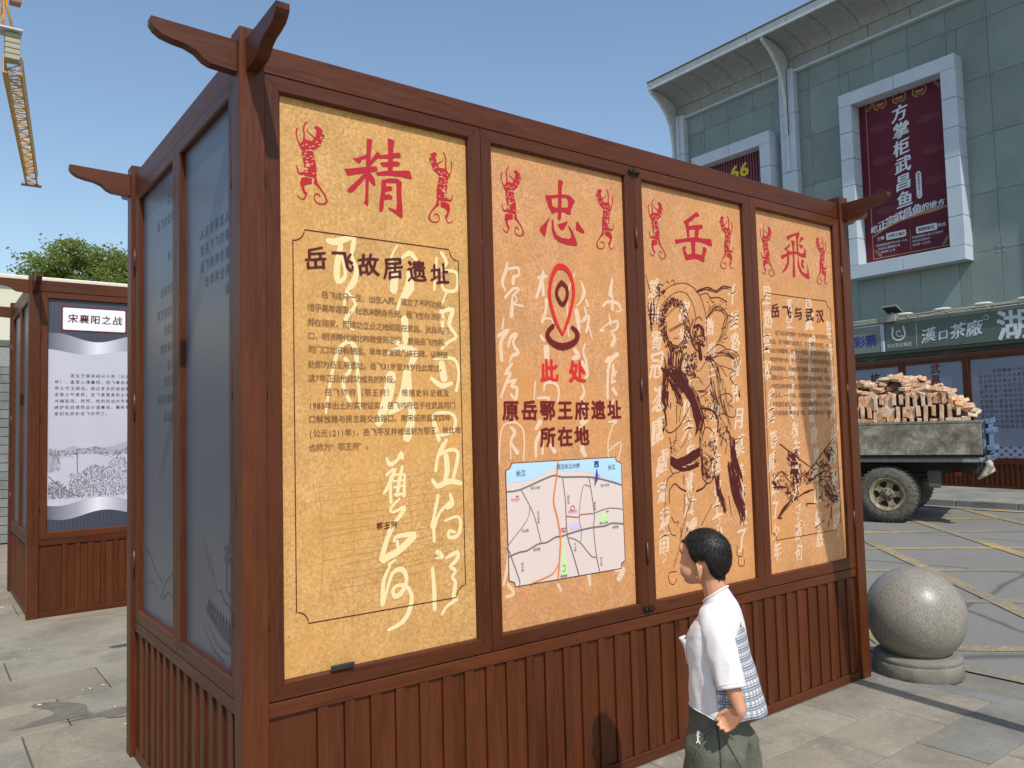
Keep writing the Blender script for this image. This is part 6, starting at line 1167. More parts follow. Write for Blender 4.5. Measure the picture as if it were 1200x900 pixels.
# curved bracket fins
def fin(y):
    pts = [(-.22, 10.1), (-.30, 10.1), (-.32, 11.2), (-.42, 11.75), (-.62, 12.15), (-.95, 12.5), (-1.32, 12.72), (-1.34, 12.82), (-1.0, 12.80), (-.6, 12.72), (-.3, 12.6), (-.16, 12.42), (-.165, 12.06), (-.22, 11.98)]
    mb = MB(); mb.prism(pts, lambda u, v_, d: (u, y + d, v_), -.05, .05); mb.build('curved_bracket', ALU2, EV)
    mb = MB(); mb.lathe([(.05, -.02), (.05, .0)], 10, (-.45, y - .06, 12.2), 'y'); mb.build('bracket_bolt', CLAD, EV)
fin(10.77); fin(15.13); fin(6.3 - 4.36)
# downpipe-like rail by the pier
# ground floor shop signs
mb = MB(); mb.box(-.30, -3.4, 3.30, .03, 15.1, 3.36); mb.box(-.30, -3.4, 4.08, .03, 15.1, 4.14); mb.build('sign_box_edge', DARKG, BLD)
SG = lin((104, 116, 108)); SIGNG = flat('dark_green_sign_face', tuple(x * .72 for x in SG), .45, var=.06, scale=2)
mb = MB(); mb.box(-.40, -2.0, 3.36, -.31, 8.06, 4.08); g = mb.build('shop_sign', SIGNG, BLD)
fS = lambda u, z, d: (-.40 - d, 8.06 - u, z)
pr = Print(fS, .004)
# swirl emblem
pts = [(.37 + .17 * cos(a), 3.80 + .17 * sin(a), .045) for a in [pi * .80 + k * (pi * 1.4) / 12 for k in range(13)]]; pr.stroke(pts, sub=1)
pts = [(.39 + (.02 + .010 * k) * cos(k * .55), 3.83 + (.02 + .010 * k) * sin(k * .55), .026) for k in range(11)]; pr.stroke(pts, sub=1)
for q in ((.21, 3.93), (.52, 3.93)): pr.stroke([(q[0], q[1], .05), (q[0] + (.02 if q[0] < .4 else -.02), q[1] + .06, .02)])
pr.line('湖北茶业集团', .10, 3.50, .11, .108)
pr.stroke([(.83, 3.42, .012), (.83, 4.02, .012)], False)
for k, (ch, s_) in enumerate(zip('漢口茶廠', (.37, .25, .37, .38))): pr.char(ch, (1.13, 1.49, 1.84, 2.22)[k], (3.67, 3.64, 3.70, 3.72)[k], s_, .017, shear=.08, wob=.012, seed=k * 2, rise=.15, pen=True)
pr.char('湖', 3.08, 3.70, .72, .024); pr.char('北', 3.90, 3.70, .72, .024); pr.char('武', 4.75, 3.70, .72, .024)
pts = [(2.50 + .055 * cos(a), 3.95 + .055 * sin(a), .012) for a in [k * 2 * pi / 12 for k in range(13)]]; pr.stroke(pts, sub=1)
pr.build('sign_lettering', WHT, g, kind='stuff')
mb = MB(); mb.cbox(-.44, 8.16, 3.36, -.36, 11.0, 4.06, .01); g = mb.build('lottery_sign', flat('grey_sign_face', (.20, .21, .20), .5, var=.05, scale=2), BLD)
for a in (8.12, 8.075):
    mb = MB(); mb.cbox(-.45, a, 3.36, -.35, a + .03, 4.10, .004); mb.build('sign_edge_strip', CLAD, BLD)
mb = MB(); mb.cbox(-.45, 8.16, 4.061, -.35, 11.0, 4.09, .004); mb.build('sign_edge_strip', CLAD, BLD)
pr = Print(lambda u, z, d: (-.44 - d, 11.0 - u, z), .004); pr.split = True; pr.char('彩', 2.25, 3.68, .32, .022); pr.char('票', 2.58, 3.68, .32, .022); pr.build('sign_character', ink('blue_sign_letter', (.035, .055, .28)), g)
# cable tray, pipes and lamps along the top of the signs
PIPE = flat('cream_cable_duct', (.50, .49, .42), .6)
mb = MB()
rp = random.Random(5)
for q in range(3):
    mb.tube([(-.42 - q * .04, 15 - k * .9, 4.17 + q * .035 + rp.uniform(-.012, .012)) for k in range(20)], .012, 6)
mb.box(-.47, -2, 4.145, -.38, 12, 4.16); mb.build('cable_duct', PIPE, BLD)
mb = MB()
for k in range(9): mb.tube([(-.45, 9.8 - k * .9 + a, 4.19 + .05 * sin(a * 9 + k)) for a in [0, .1, .2, .3, .4, .5, .6]], .009, 5)
mb.build('loose_cable', flat('tan_cable', (.28, .23, .15), .7), BLD)
LAMPM = flat('cream_lamp_cover', (.72, .70, .60), .4)
for k in range(7):
    y = 7.35 - k * .93
    mb = MB(); mb.lathe([(0, -.05), (.05, -.045), (.09, 0), (.05, .045), (0, .05)], 12)
    mb.v = [(p[0] * .9 - .75, p[1] * 2.8 + y, p[2] * .8 + 4.24) for p in mb.v]; mb.tube([(-.3, y, 4.15), (-.55, y, 4.22), (-.72, y, 4.25)], .014, 6)
    mb.build('sign_lamp', LAMPM, BLD)
mb = MB(); mb.cbox(-.62, 7.6, 4.36, -.30, 8.0, 4.40, .006)
mb.v = [(p[0], p[1], p[2] + (p[0] + .3) * -.45) for p in mb.v]
mb.tube([(-.42, 7.8, 4.14), (-.44, 7.8, 4.38)], .025, 8); mb.cbox(-.55, 7.68, 4.12, -.40, 7.92, 4.30, .01); mb.build('floodlight', flat('floodlight_casing', (.30, .30, .28), .5), BLD)
mb = MB(); mb.box(-.605, 7.62, 4.325, -.33, 7.98, 4.335); mb.v = [(p[0], p[1], p[2] + (p[0] + .3) * -.45 + .02) for p in mb.v]; mb.build('floodlight_lens', BLACKP, BLD)
# shopfronts under the signs (mostly hidden by the boards)
for k in range(9):
    mb = MB(); mb.cbox(-.03, 14.6 - k * 2.0 - 1.8, .3, .03, 14.6 - k * 2.0, 3.2, .02); mb.build('shop_window', flat('shop_glass', (.05, .06, .06), .15) if k == 0 else bpy.data.materials['shop_glass'], BLD)
# ---------------------------------------------------------------- granite ball bollard
BOL = thing('ball_bollard', 'grey granite ball bollard on a round base beside the kiosk corner', 'bollard', (4.068, -.147, -.012))
m = NT('polished_granite'); v = m.coord((1, 1, 1), rand=False)
n1 = m.noise(v, 150, 3, .75); n2 = m.noise(v, 60, 3, .6); n3 = m.noise(v, 4, 4, .6)
c = m.ramp(n1, [(.36, (.11, .097, .078)), (.47, (.23, .208, .17)), (.62, (.37, .342, .288))])
c = m.mix(m.ramp(n3, [(.4, (0, 0, 0)), (.75, (.55, .55, .55))]), c, (.17, .155, .125))
sp_ = m.n('ShaderNodeTexCoord'); sx_ = m.n('ShaderNodeSeparateXYZ'); m.l(sp_.outputs['Object'], sx_.inputs[0])
m.color(c); m.set(Roughness=m.ramp(n2, [(.3, (.32,) * 3), (.7, (.5,) * 3)])); m.bump(n1, .12, .002)
GRAN = m.mat
m = NT('rough_granite_base'); v = m.coord((1, 1, 1), rand=False); n1 = m.noise(v, 120, 4, .8); n2 = m.noise(v, 8, 4, .6)
m.color(m.mix(m.ramp(n2, [(.4, (0, 0, 0)), (.7, (.6, .6, .6))]), m.ramp(n1, [(.3, (.13, .12, .095)), (.7, (.32, .30, .25))]), (.16, .145, .11))); m.set(Roughness=.85); m.bump(n1, .8, .008)
mb = MB(); mb.lathe([(0, 0), (.240, 0), (.252, .010), (.254, .080), (.249, .092), (.244, .096), (.248, .101), (.249, .115), (.240, .128), (.20, .134), (0, .135)], 64)
rbb = random.Random(6); mb.v = [(x + rbb.uniform(-.0022, .0022), y + rbb.uniform(-.0022, .0022), z) for x, y, z in mb.v]; mb.build('base', m.mat, BOL)
prof = [(max(1e-4, .285 * sin(t)), .360 - .285 * cos(t)) for t in [pi * k / 48 for k in range(49)]]
prof = [(r, z) for r, z in prof if z > .11]
mb = MB(); mb.lathe([(0, .11)] + prof, 72); mb.build('ball', GRAN, BOL)

# ---------------------------------------------------------------- flatbed truck loaded with bricks
tdir = Vector((.326, -.946, 0)).normalized()        # towards the tail
TR = thing('flatbed_truck', 'worn flatbed truck with dusty grey dropside bed loaded with bricks', 'truck', (10.98, 3.66, 0), rz=atan2(tdir.y, tdir.x) )
# local: +x to the tail, +y = away from the camera side?  (rotate x->tdir; local y -> (1,.12))
m = NT('dusty_bed_paint'); v = m.coord((1, 1, 1), rand=False); n1 = m.noise(v, 5.5, 6, .7); n2 = m.noise(v, 28, 5, .75)
c = m.ramp(n1, [(.34, (.085, .075, .052)), (.5, (.20, .185, .14)), (.66, (.38, .355, .28))]); c = m.mix(m.ramp(n2, [(.35, (.55, .55, .55)), (.6, (0, 0, 0))]), c, (.07, .066, .056))
m.color(c); m.set(Roughness=.85); m.bump(n2, .3, .01); BEDM = m.mat
BLUEP = flat('faded_blue_paint', (.10, .16, .26), .6, var=.5, scale=12); CHAS = flat('greasy_chassis', (.022, .021, .019), .7, var=.4); TYRE = flat('dusty_tyre_rubber', (.085, .078, .064), .85, var=.5, scale=18, bump=.5)
RIM = flat('cream_wheel_rim', (.24, .20, .125), .7, var=.45, scale=14); HUBM = flat('rusty_hub', (.16, .13, .09), .7, var=.4, scale=30)
RED = flat('red_reflector', (.30, .02, .015), .3); MUD = flat('pale_plastic_bag', (.42, .38, .29), .7, var=.3)
BL0, BL1 = -3.0, 1.30            # bed from front to tail
Wb = 2.05
mb = MB(); mb.cbox(BL0, -.05, 1.03, BL1, -.015, 1.51, .008)
for k in range(1): mb.box(BL0, -.062, 1.02, BL1, -.0505, 1.05); mb.box(BL0, -.058, 1.485, BL1, -.0505, 1.515)
mb.build('side_board', BEDM, TR)
mb = MB(); mb.cbox(BL0, Wb, 1.03, BL1, Wb + .04, 1.51, .008); mb.build('side_board', BEDM, TR)
mb = MB(); mb.cbox(BL1 + .002, -.03, 1.03, BL1 + .045, Wb + .02, 1.50, .008); mb.build('tailgate', BLUEP, TR)
mb = MB(); mb.cbox(BL0 - .045, -.03, 1.03, BL0 - .002, Wb + .02, 1.75, .008); mb.build('headboard', BLUEP, TR)
mb = MB(); mb.box(BL0, -.012, .98, BL1, Wb - .003, 1.029); mb.build('bed_floor', CHAS, TR)
mb = MB(); mb.cbox(BL0, -.03, .905, BL1 - .25, .04, .978, .008)
for k in range(7): mb.box(BL0 + .3 + k * .55, .041, .90, BL0 + .38 + k * .55, Wb - .05, .978)
mb.build('bed_rail', flat('bed_rail_grey', (.09, .088, .078), .7, var=.4), TR)
for z, s_ in ((1.50, .02), (1.36, .05), (1.12, .05), (.98, .02)):
    mb = MB(); mb.cbox(BL1 + .046, -.07, z - .045, BL1 + .12 + s_, .30, z + .03, .01); mb.cbox(BL1 + .12, -.045, z - .03, BL1 + .15 + s_, .05, z + .05, .01); mb.build('tail_latch', BLUEP, TR)
mb = MB(); mb.cbox(BL1 + .05, -.03, 1.0, BL1 + .085, .02, 1.47, .006); mb.build('tail_post', IRON, TR)
mb = MB(); mb.cbox(BL1 - .30, -.03, .90, BL1 + .12, .10, .975, .015); mb.build('rear_bumper', flat('grey_blue_steel', (.20, .22, .23), .6, var=.4), TR)
mb = MB()
for k in range(5):
    a = k * .03; mb.tube([(BL1 + .06 + .01 * k, -.04 + .02 * k, .93 - a), (BL1 + .08 - .015 * k, -.05, .86 - a), (BL1 + .0 - .02 * k, -.03, .79 - a)], [.05, .055 - .006 * k, .015], 8)
mb.build('rag_bundle', MUD, TR)
for y in (.50, 1.35):
    mb = MB(); mb.cbox(-5.2, y, .72, BL1 - .1, y + .09, .90, .006); mb.build('chassis_beam', CHAS, TR)
mb = MB(); mb.tube([(0, .10, .42), (0, 1.95, .42)], .06, 12); mb.lathe([(.0, -.19), (.13, -.15), (.18, 0), (.13, .15), (.0, .19)], 16, (0, 1.02, .42), 'y'); mb.build('rear_axle', CHAS, TR)
for y in (.42, 1.55):
    mb = MB()
    for k in range(4): mb.tube([(-.6 + .05 * k, y, .64 - .0 * k), (-.3, y, .55 - .02 * k), (0, y, .50 - .018 * k), (.3, y, .55 - .02 * k), (.6 - .05 * k, y, .66)], .016, 6)
    mb.build('leaf_spring', CHAS, TR)
mb = MB(); mb.cbox(.55, .12, .52, .73, .16, .78, .02); mb.lathe([(.0, 0), (.035, 0), (.035, -.012), (0, -.012)], 12, (.62, .12, .70), 'y'); mb.build('mud_bracket', flat('mud_bracket_grey', (.075, .078, .068), .7), TR)
mb = MB(); mb.cbox(.9, .2, .70, .98, .5, .76, .01); mb.build('tail_lamp', RED, TR)
mb = MB(); mb.box(-1.2, .3, .45, -.55, 1.75, .82); mb.build('fuel_tank', CHAS, TR)
mb = MB(); mb.box(-.7, .42, .60, .55, 1.7, .72); mb.build('underbody', CHAS, TR)
def wheel(x, y, dual=True, side=1):
    w_ = thing('wheel', None, None, (x, y, .418)); w_.parent = TR
    R_ = .418; hw = .105
    prof = [(.235, -hw), (.262, -hw - .012), (.30, -hw - .018), (.345, -hw - .014), (.385, -hw + .004), (.405, -hw + .022), (R_, -hw + .045), (R_, hw - .045), (.405, hw - .022), (.385, hw - .004), (.30, hw + .018), (.235, hw)]
    mb = MB(); mb.lathe(prof, 48, axis='y')
    for k in range(40):
        a = 2 * pi * k / 40
        for sy in (-1, 1):
            q = MB(); q.box(-.011, sy * .03, R_ - .004, .011, sy * (hw - .02), R_ + .010)
            q.v = [(p[0] * cos(a) + p[2] * sin(a), p[1], -p[0] * sin(a) + p[2] * cos(a)) for p in q.v]
            mb.add(q.v, q.f)
    mb.build('tyre', TYRE, w_)
    s_ = side
    rim = [(.240, -s_ * (hw + .010)), (.250, -s_ * (hw + .016)), (.236, -s_ * (hw + .002)), (.205, -s_ * (hw - .010)), (.198, -s_ * .03), (.185, s_ * .0)]
    mb = MB(); mb.lathe(rim, 40, axis='y')
    # disc with openings: five broad spokes
    for k in range(5):
        a = 2 * pi * k / 5 + .3; q = MB()
        pts = [(-.055, .07), (.055, .07), (.040, .135), (.060, .190), (-.060, .190), (-.040, .135)]
        q.prism(pts, lambda u, v_, d: (u, d, v_), -s_ * .055, -s_ * .03)
        q.v = [(p[0] * cos(a) + p[2] * sin(a), p[1], -p[0] * sin(a) + p[2] * cos(a)) for p in q.v]; mb.add(q.v, q.f)
    mb.lathe([(.09, -s_ * .050), (.10, -s_ * .06), (.085, -s_ * .075)], 24, axis='y')
    mb.build('rim', RIM, w_)
    mb = MB(); mb.lathe([(.0, -s_ * .125), (.035, -s_ * .12), (.045, -s_ * .10), (.05, -s_ * .075), (.088, -s_ * .07), (.090, -s_ * .045)], 20, axis='y')
    for k in range(8):
        a = 2 * pi * k / 8; mb.lathe([(.0, -s_ * .095), (.010, -s_ * .095), (.011, -s_ * .07)], 6, (.068 * cos(a), 0, .068 * sin(a)), 'y')
    mb.build('hub', HUBM, w_)
    mb = MB(); mb.lathe([(.0, s_ * .0), (.19, s_ * .0)], 24, axis='y'); mb.build('brake_drum', CHAS, w_)
    return w_
wheel(0, .10); wheel(0, .345, side=-1); wheel(0, 1.95, side=-1); wheel(0, 1.70); wheel(-4.0, .15); wheel(-4.0, 1.9, side=-1)
# cab
mb = MB(); CABP = [(-5.35, .55), (-5.35, 1.45), (-5.05, 2.12), (-4.9, 2.2), (-3.65, 2.2), (-3.55, 2.1), (-3.5, .55)]
mb.prism(CABP, lambda u, v_, d: (u, d, v_), .02, 1.98); cab = mb.build('cab', BLUEP, TR)
mb = MB(); mb.prism([(-5.0, 1.45), (-4.85, 2.05), (-4.1, 2.05), (-4.1, 1.45)], lambda u, v_, d: (u, d, v_), .005, .019); mb.build('side_window', bpy.data.materials['shop_glass'], cab)
mb = MB(); mb.add([(-5.36, .15, 1.5), (-5.36, 1.85, 1.5), (-5.085, 1.85, 2.08), (-5.085, .15, 2.08), (-5.34, .15, 1.5), (-5.34, 1.85, 1.5), (-5.065, 1.85, 2.08), (-5.065, .15, 2.08)], [(0, 1, 2, 3), (4, 7, 6, 5), (0, 3, 7, 4), (1, 5, 6, 2), (2, 6, 7, 3), (0, 4, 5, 1)]); mb.build('windscreen', bpy.data.materials['shop_glass'], cab)
mb = MB(); mb.box(-5.42, .05, .45, -5.36, 1.95, .62); mb.build('front_bumper', CHAS, TR)

# bricks
m = NT('reclaimed_brick'); v = m.coord((1, 1, 1)); n1 = m.noise(v, 22, 5, .7); n2 = m.noise(v, 6, 5, .75, .5)
oi = m.n('ShaderNodeObjectInfo')
cc = m.ramp(oi.outputs['Random'], [(0, (.42, .16, .07)), (.35, (.52, .23, .11)), (.6, (.56, .31, .17)), (.8, (.36, .11, .045)), (.93, (.60, .42, .27)), (1, (.16, .13, .12))])
c = m.mix(m.ramp(n1, [(.35, (.35, .35, .35)), (.65, (0, 0, 0))]), cc, (.60, .35, .18)); c = m.mix(m.ramp(n2, [(.44, (0, 0, 0)), (.56, (.85, .85, .85))]), c, (.66, .54, .39))
m.color(c); m.set(Roughness=.9); m.bump(n1, .6, .01); BRK_M = m.mat
rb = random.Random(21); bmeshes = []
for q in range(6):
    mb = MB(); mb.cbox(-.12, -.0575, -.0265, .12, .0575, .0265, .006)
    mb.v = [(p[0] + rb.uniform(-.005, .005), p[1] + rb.uniform(-.004, .004), p[2] + rb.uniform(-.003, .003)) for p in mb.v]
    if q > 2:
        cut = rb.uniform(.03, .10); mb.v = [(min(p[0], cut + rb.uniform(-.015, .015)), p[1], p[2]) for p in mb.v]
    bmeshes.append(mb.mesh('brick', BRK_M))
tm = TR.matrix_basis.copy(); bpy.context.view_layer.update(); tm = TR.matrix_world.copy()
nb = 0
def brick(x, y, z, rot, lay='tumbled in the upper heap'):
    x *= 1.12
    global nb
    o = bpy.data.objects.new('brick', rb.choice(bmeshes)); COL.objects.link(o)
    o.matrix_world = tm @ Matrix.Translation((x, y, z)) @ rot
    where = 'near the tailgate' if x > .45 else ('over the rear wheel' if x > -.5 else 'towards the kiosk post')
    tag(o, 'reclaimed orange brick %s %s of the truck load' % (lay, where), 'brick', 'bricks heaped on the truck'); nb += 1
E3 = lambda a, b, c_: (Matrix.Rotation(c_, 4, 'Z') @ Matrix.Rotation(b, 4, 'Y') @ Matrix.Rotation(a, 4, 'X'))
# stacked courses along the near side: headers on edge / on end
XE = .99
def topz(x):   # heap outline along the bed (local x)
    pts = [(-2.2, 2.22), (-1.2, 2.20), (-.85, 2.18), (-.62, 2.26), (-.35, 2.14), (-.05, 2.16), (.12, 2.24), (.38, 2.20), (.55, 2.06), (.75, 2.02), (.85, 1.86), (.98, 1.74), (1.04, 1.60)]
    for (a, za), (b, zb_) in zip(pts[:-1], pts[1:]):
        if a <= x <= b: return za + (zb_ - za) * (x - a) / (b - a)
    return 1.5
fill = MB()
for row in range(3):
    z = 1.415 + row * .185 + .03; x = -1.65 + rb.uniform(0, .04)
    while x < XE - row * .02:
        wv_ = rb.uniform(.072, .100)
        if z + .04 < topz(x): brick(x, .06 + row * .02 + rb.uniform(-.012, .012), z + rb.uniform(-.01, .01), E3(0, pi / 2 + rb.uniform(-.05, .05), pi / 2 * 0) @ Matrix.Rotation(rb.uniform(-.1, .1), 4, 'X') @ Matrix.Rotation(0 if rb.random() < .6 else pi / 2, 4, 'X'), ('standing in the lowest course', 'standing in the second course', 'standing in the third course')[row])
        x += wv_
for k in range(104):
    x = rb.uniform(-1.6, 1.0); t = rb.random(); zt2 = topz(x)
    z = 1.90 + (zt2 - 1.93) * t
    if z > zt2 or zt2 < 1.95: z = zt2 - .04
    brick(x, .10 + .5 * t * rb.random() + .02, z - .01, E3(rb.uniform(-.5, .5), rb.uniform(-.45, .45), rb.choice([0, 0, pi / 2]) + rb.uniform(-.5, .5)))
for k in range(66):
    x = rb.uniform(-1.6, .9); zt2 = topz(x)
    brick(x, rb.uniform(.15, .75), zt2 - .03, E3(rb.uniform(-.5, .5), rb.uniform(-.5, .5), rb.uniform(0, 3.1)), 'lying on top')
for k in range(24):
    x = rb.uniform(.80, 1.06); zt2 = topz(x)
    brick(x, rb.uniform(.12, 1.6), zt2 - rb.uniform(.03, .12), E3(rb.uniform(-.4, .4), rb.uniform(-.3, .3), rb.uniform(0, 3.1)), 'slipping down the end')
# inside of the heap
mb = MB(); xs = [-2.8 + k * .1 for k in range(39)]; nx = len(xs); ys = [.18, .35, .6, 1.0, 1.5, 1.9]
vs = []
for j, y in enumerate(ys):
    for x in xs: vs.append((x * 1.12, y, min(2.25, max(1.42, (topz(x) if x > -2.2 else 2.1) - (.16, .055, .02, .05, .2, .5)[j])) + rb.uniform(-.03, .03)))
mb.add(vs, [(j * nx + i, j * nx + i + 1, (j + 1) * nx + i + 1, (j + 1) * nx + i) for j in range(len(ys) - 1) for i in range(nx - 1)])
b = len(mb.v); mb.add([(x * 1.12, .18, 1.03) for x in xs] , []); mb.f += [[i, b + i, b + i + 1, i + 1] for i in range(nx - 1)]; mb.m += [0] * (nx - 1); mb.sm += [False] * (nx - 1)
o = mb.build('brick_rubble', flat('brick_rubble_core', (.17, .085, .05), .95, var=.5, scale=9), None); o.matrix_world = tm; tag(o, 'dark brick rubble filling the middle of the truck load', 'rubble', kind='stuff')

# ---------------------------------------------------------------- cream and grey-brick building behind the left kiosk
CB = thing('cream_building', 'low cream rendered building with grey brick base behind the left kiosk', 'building', (0, 12.0, 0))
CRM = flat('cream_render', (.60, .57, .45), .8, var=.05, scale=2)
mb = MB(); mb.box(-6, .05, 0, 5.4, 6, 4.10); mb.build('wall', CRM, CB)
mb = MB(); mb.cbox(-6.05, -.08, 4.12, 5.5, 6.1, 4.20, .02); mb.build('parapet_cap', flat('parapet_cap', (.62, .58, .47), .8), CB)
mb = MB(); mb.cbox(-6, -.04, 3.05, 5.4, .048, 3.16, .01); mb.build('string_course', flat('dark_string_course', (.10, .10, .09), .7), CB)
mb = MB(); mb.cbox(-6, -.03, 2.72, 5.4, .048, 3.045, .01); mb.build('grey_band', flat('grey_green_band', (.24, .26, .23), .7), CB)
GB = stone_mat('grey_brick', (.17, .18, .17), (.27, .28, .265), 1.0, .85)
mb = MB(); mb.box(-6, .0, 0, 5.4, .045, 2.715); mb.build('mortar_backing', flat('grey_mortar', (.16, .16, .15), .9), CB)
mb = MB(); mb.cbox(-.148, -.03, -.064, .148, -.001, .064, .004); gbm = mb.mesh('grey_brick', GB)
for r in range(20):
    for k in range(8):
        link('grey_brick', gbm, CB, (-1.25 + k * .31 + (.155 if r % 2 else 0), 0, .07 + r * .1375))
mb = MB(); mb.box(-.6, -.06, .0, -.06, -.031, 2.2); mb.build('doorway', flat('dark_doorway', (.03, .03, .03), .6), CB) if False else None

# ---------------------------------------------------------------- tree behind
def leafmat(name, a, b):
    m = NT(name); v = m.coord((1, 1, 1)); ge = m.n('ShaderNodeNewGeometry')
    m.color(m.ramp(ge.outputs['Random Per Island'], [(0, a), (1, b)])); m.set(Roughness=.55)
    m.b.inputs['Transmission Weight'].default_value = 0.0
    tr = m.n('ShaderNodeBsdfTranslucent'); tr.inputs['Color'].default_value = (b[0] * 1.6, b[1] * 1.6, b[2] * .9, 1); mx = m.n('ShaderNodeMixShader'); mx.inputs[0].default_value = .5
    out = m.t.nodes['Material Output']; m.l(m.b.outputs[0], mx.inputs[1]); m.l(tr.outputs[0], mx.inputs[2]); m.l(mx.outputs[0], out.inputs['Surface'])
    return m.mat
LEAF = leafmat('tree_leaf', (.085, .13, .032), (.23, .27, .085)); BARK = flat('tree_bark', (.10, .08, .06), .9)
def tree(loc, label, blobs, seed, n=9000, ls=.13, h=5.0):
    t = thing('broadleaf_tree', label, 'tree', loc); r = random.Random(seed)
    mb = MB(); mb.tube([(0, 0, -.1), (.05, .02, h * .3), (.0, .05, h * .6), (.1, 0, h)], [.24, .19, .15, .08], 10)
    for bx, by, bz, br_ in blobs: mb.tube([(0, 0, h * .5), (bx * .5, by * .5, (h * .55 + bz) / 2 + .3), (bx * .9, by * .9, bz)], [.10, .06, .02], 7)
    mb.build('trunk', BARK, t)
    mb = MB(); tot = sum(b_[3] ** 2 for b_ in blobs)
    for bx, by, bz, br_ in blobs:
        nc = max(6, int(br_ * 14)); cl = []
        for c_ in range(nc):
            a = r.uniform(0, 2 * pi); e = math.asin(r.uniform(-.75, 1)); q = br_ * r.uniform(.55, 1.0)
            cl.append((bx + q * cos(a) * cos(e), by + q * sin(a) * cos(e), bz + q * .75 * sin(e), r.uniform(.22, .5)))
        for c_ in range(int(n * br_ ** 2 / tot)):
            x, y, z, cr = r.choice(cl); p = Vector((x + r.gauss(0, cr * .55), y + r.gauss(0, cr * .55), z + r.gauss(0, cr * .38)))
            d = Vector((r.gauss(0, 1), r.gauss(0, 1), r.gauss(-.3, .6))).normalized(); s_ = d.cross(Vector((r.gauss(0, 1), r.gauss(0, 1), r.gauss(0, 1)))).normalized()
            L_ = ls * r.uniform(.6, 1.25); w2 = L_ * .26
            mb.add([p - d * L_ / 2, p + s_ * w2, p + d * L_ / 2, p - s_ * w2], [(0, 1, 2, 3)])
    mb.build('crown', LEAF, t, fix=False)
    return t
tree((4.0, 31.2, 0), 'leafy green tree rising behind the left kiosk roof beam', [(-1.3, 0, 8.0, .7), (.2, .3, 8.5, .8), (1.2, 0, 8.4, .8), (-.3, -.3, 8.35, 1.0), (.75, .2, 8.15, 1.15), (1.7, -.2, 7.6, 1.0), (-.9, .1, 7.4, .85), (.4, -.4, 7.1, 1.4), (-.55, .3, 6.6, 1.2), (1.6, .2, 6.5, 1.3), (2.5, .2, 7.1, .8)], 5, 24000, .15, 6.4)

# ---------------------------------------------------------------- tower crane
CR = thing('tower_crane', 'yellow tower crane with lattice jib high at the upper left', 'crane', (2.0, 66.4, 0))
YC = flat('crane_yellow', (.55, .28, .03), .55, var=.15, scale=3); YL = flat('crane_pale_bracing', (.62, .40, .15), .6); GC = flat('crane_counterweight', (.36, .33, .24), .8); CRUST = flat('crane_tip_rust', (.36, .17, .12), .7)
def lattice(name, a, b, wd, ht, n, r0=.05, taper=1.0, mat2=None, mats=None):
    a, b = Vector(a), Vector(b); ax = (b - a).normalized(); sd = ax.cross(Vector((0, 0, 1)))
    sd = sd.normalized() if sd.length > .1 else Vector((1, 0, 0)); upv = sd.cross(ax).normalized()
    mb = MB(); br_ = MB(); P_ = []
    for i in range(n + 1):
        t = i / n; k = 1 + (taper - 1) * t; c = a.lerp(b, t)
        P_.append([c + sd * wd * k / 2 * s1 + upv * ht * k / 2 * s2 for s1, s2 in ((-1, -1), (1, -1), (1, 1), (-1, 1))])
    for j in range(4): mb.tube([p[j] for p in P_], r0, 5)
    for i in range(n):
        for j in range(4):
            k2 = (j + 1) % 4
            q = br_ if mat2 else mb
            q.tube([P_[i][j], P_[i][k2]], r0 * .6, 4, cap=False)
            q.tube([P_[i][j], P_[i + 1][k2]] if i % 2 else [P_[i][k2], P_[i + 1][j]], r0 * .6, 4, cap=False)
    o = mb.build(name, mats or YC, CR, fix=False)
    if mat2: br_.build('bracing', mat2, o, fix=False)
    return o
L0 = Vector((2.0, 66.4, 0))
lattice('mast', (0, 0, 0), (0, 0, 33.2), 1.6, 1.6, 24, .09)
lattice('jib', Vector((4.55, 66.5, 30.2)) - L0, Vector((9.2, 100.5, 31.5)) - L0, 1.15, 1.25, 26, .10, .92, YL)
ja = Vector((4.50, 66.2, 30.3)) - L0
mb = MB()
for k in range(5): mb.cbox(ja.x - .5, ja.y - .4, ja.z + .1 + k * .42, ja.x + .5, ja.y + .4, ja.z + .48 + k * .42, .04)
mb.build('counterweight', GC, CR)
mb = MB(); mb.box(ja.x - 3.5, ja.y - .8, ja.z + 2.25, ja.x + .62, ja.y + .8, ja.z + 2.35); mb.build('platform', flat('platform_white', (.6, .6, .6), .6), CR)
lattice('king_post', (ja.x - .8, ja.y, ja.z + 2.4), (ja.x - .9, ja.y, ja.z + 8.5), .5, .5, 8, .07)
mb = MB(); mb.tube([(ja.x + .05, ja.y, ja.z + 2.35), (ja.x - .4, ja.y, ja.z + 4.5), (ja.x - .75, ja.y, ja.z + 7.4)], .10, 6); mb.build('brace_strut', YC, CR)
mb = MB(); mb.cbox(ja.x - .2, ja.y - .5, ja.z + 4.6, ja.x + .55, ja.y + .5, ja.z + 5.6, .05); mb.build('machinery_house', CRUST, CR)
mb = MB(); mb.tube([(ja.x - .1, ja.y - .6, ja.z + 4.5), (ja.x + .7, ja.y - .6, ja.z + 4.5), (ja.x + .7, ja.y - .6, ja.z + 5.5), (ja.x - .1, ja.y - .6, ja.z + 5.5)], .04, 4); mb.box(ja.x - .3, ja.y - .6, ja.z + 5.8, ja.x + .8, ja.y + .6, ja.z + 6.9); mb.build('operator_cab', GC, CR)
jb = Vector((9.2, 100.5, 31.5)) - L0
mb = MB(); mb.cbox(jb.x - 1.0, jb.y - .2, jb.z - .75, jb.x + 1.0, jb.y + .5, jb.z - .55, .02); mb.build('jib_tip', CRUST, CR)

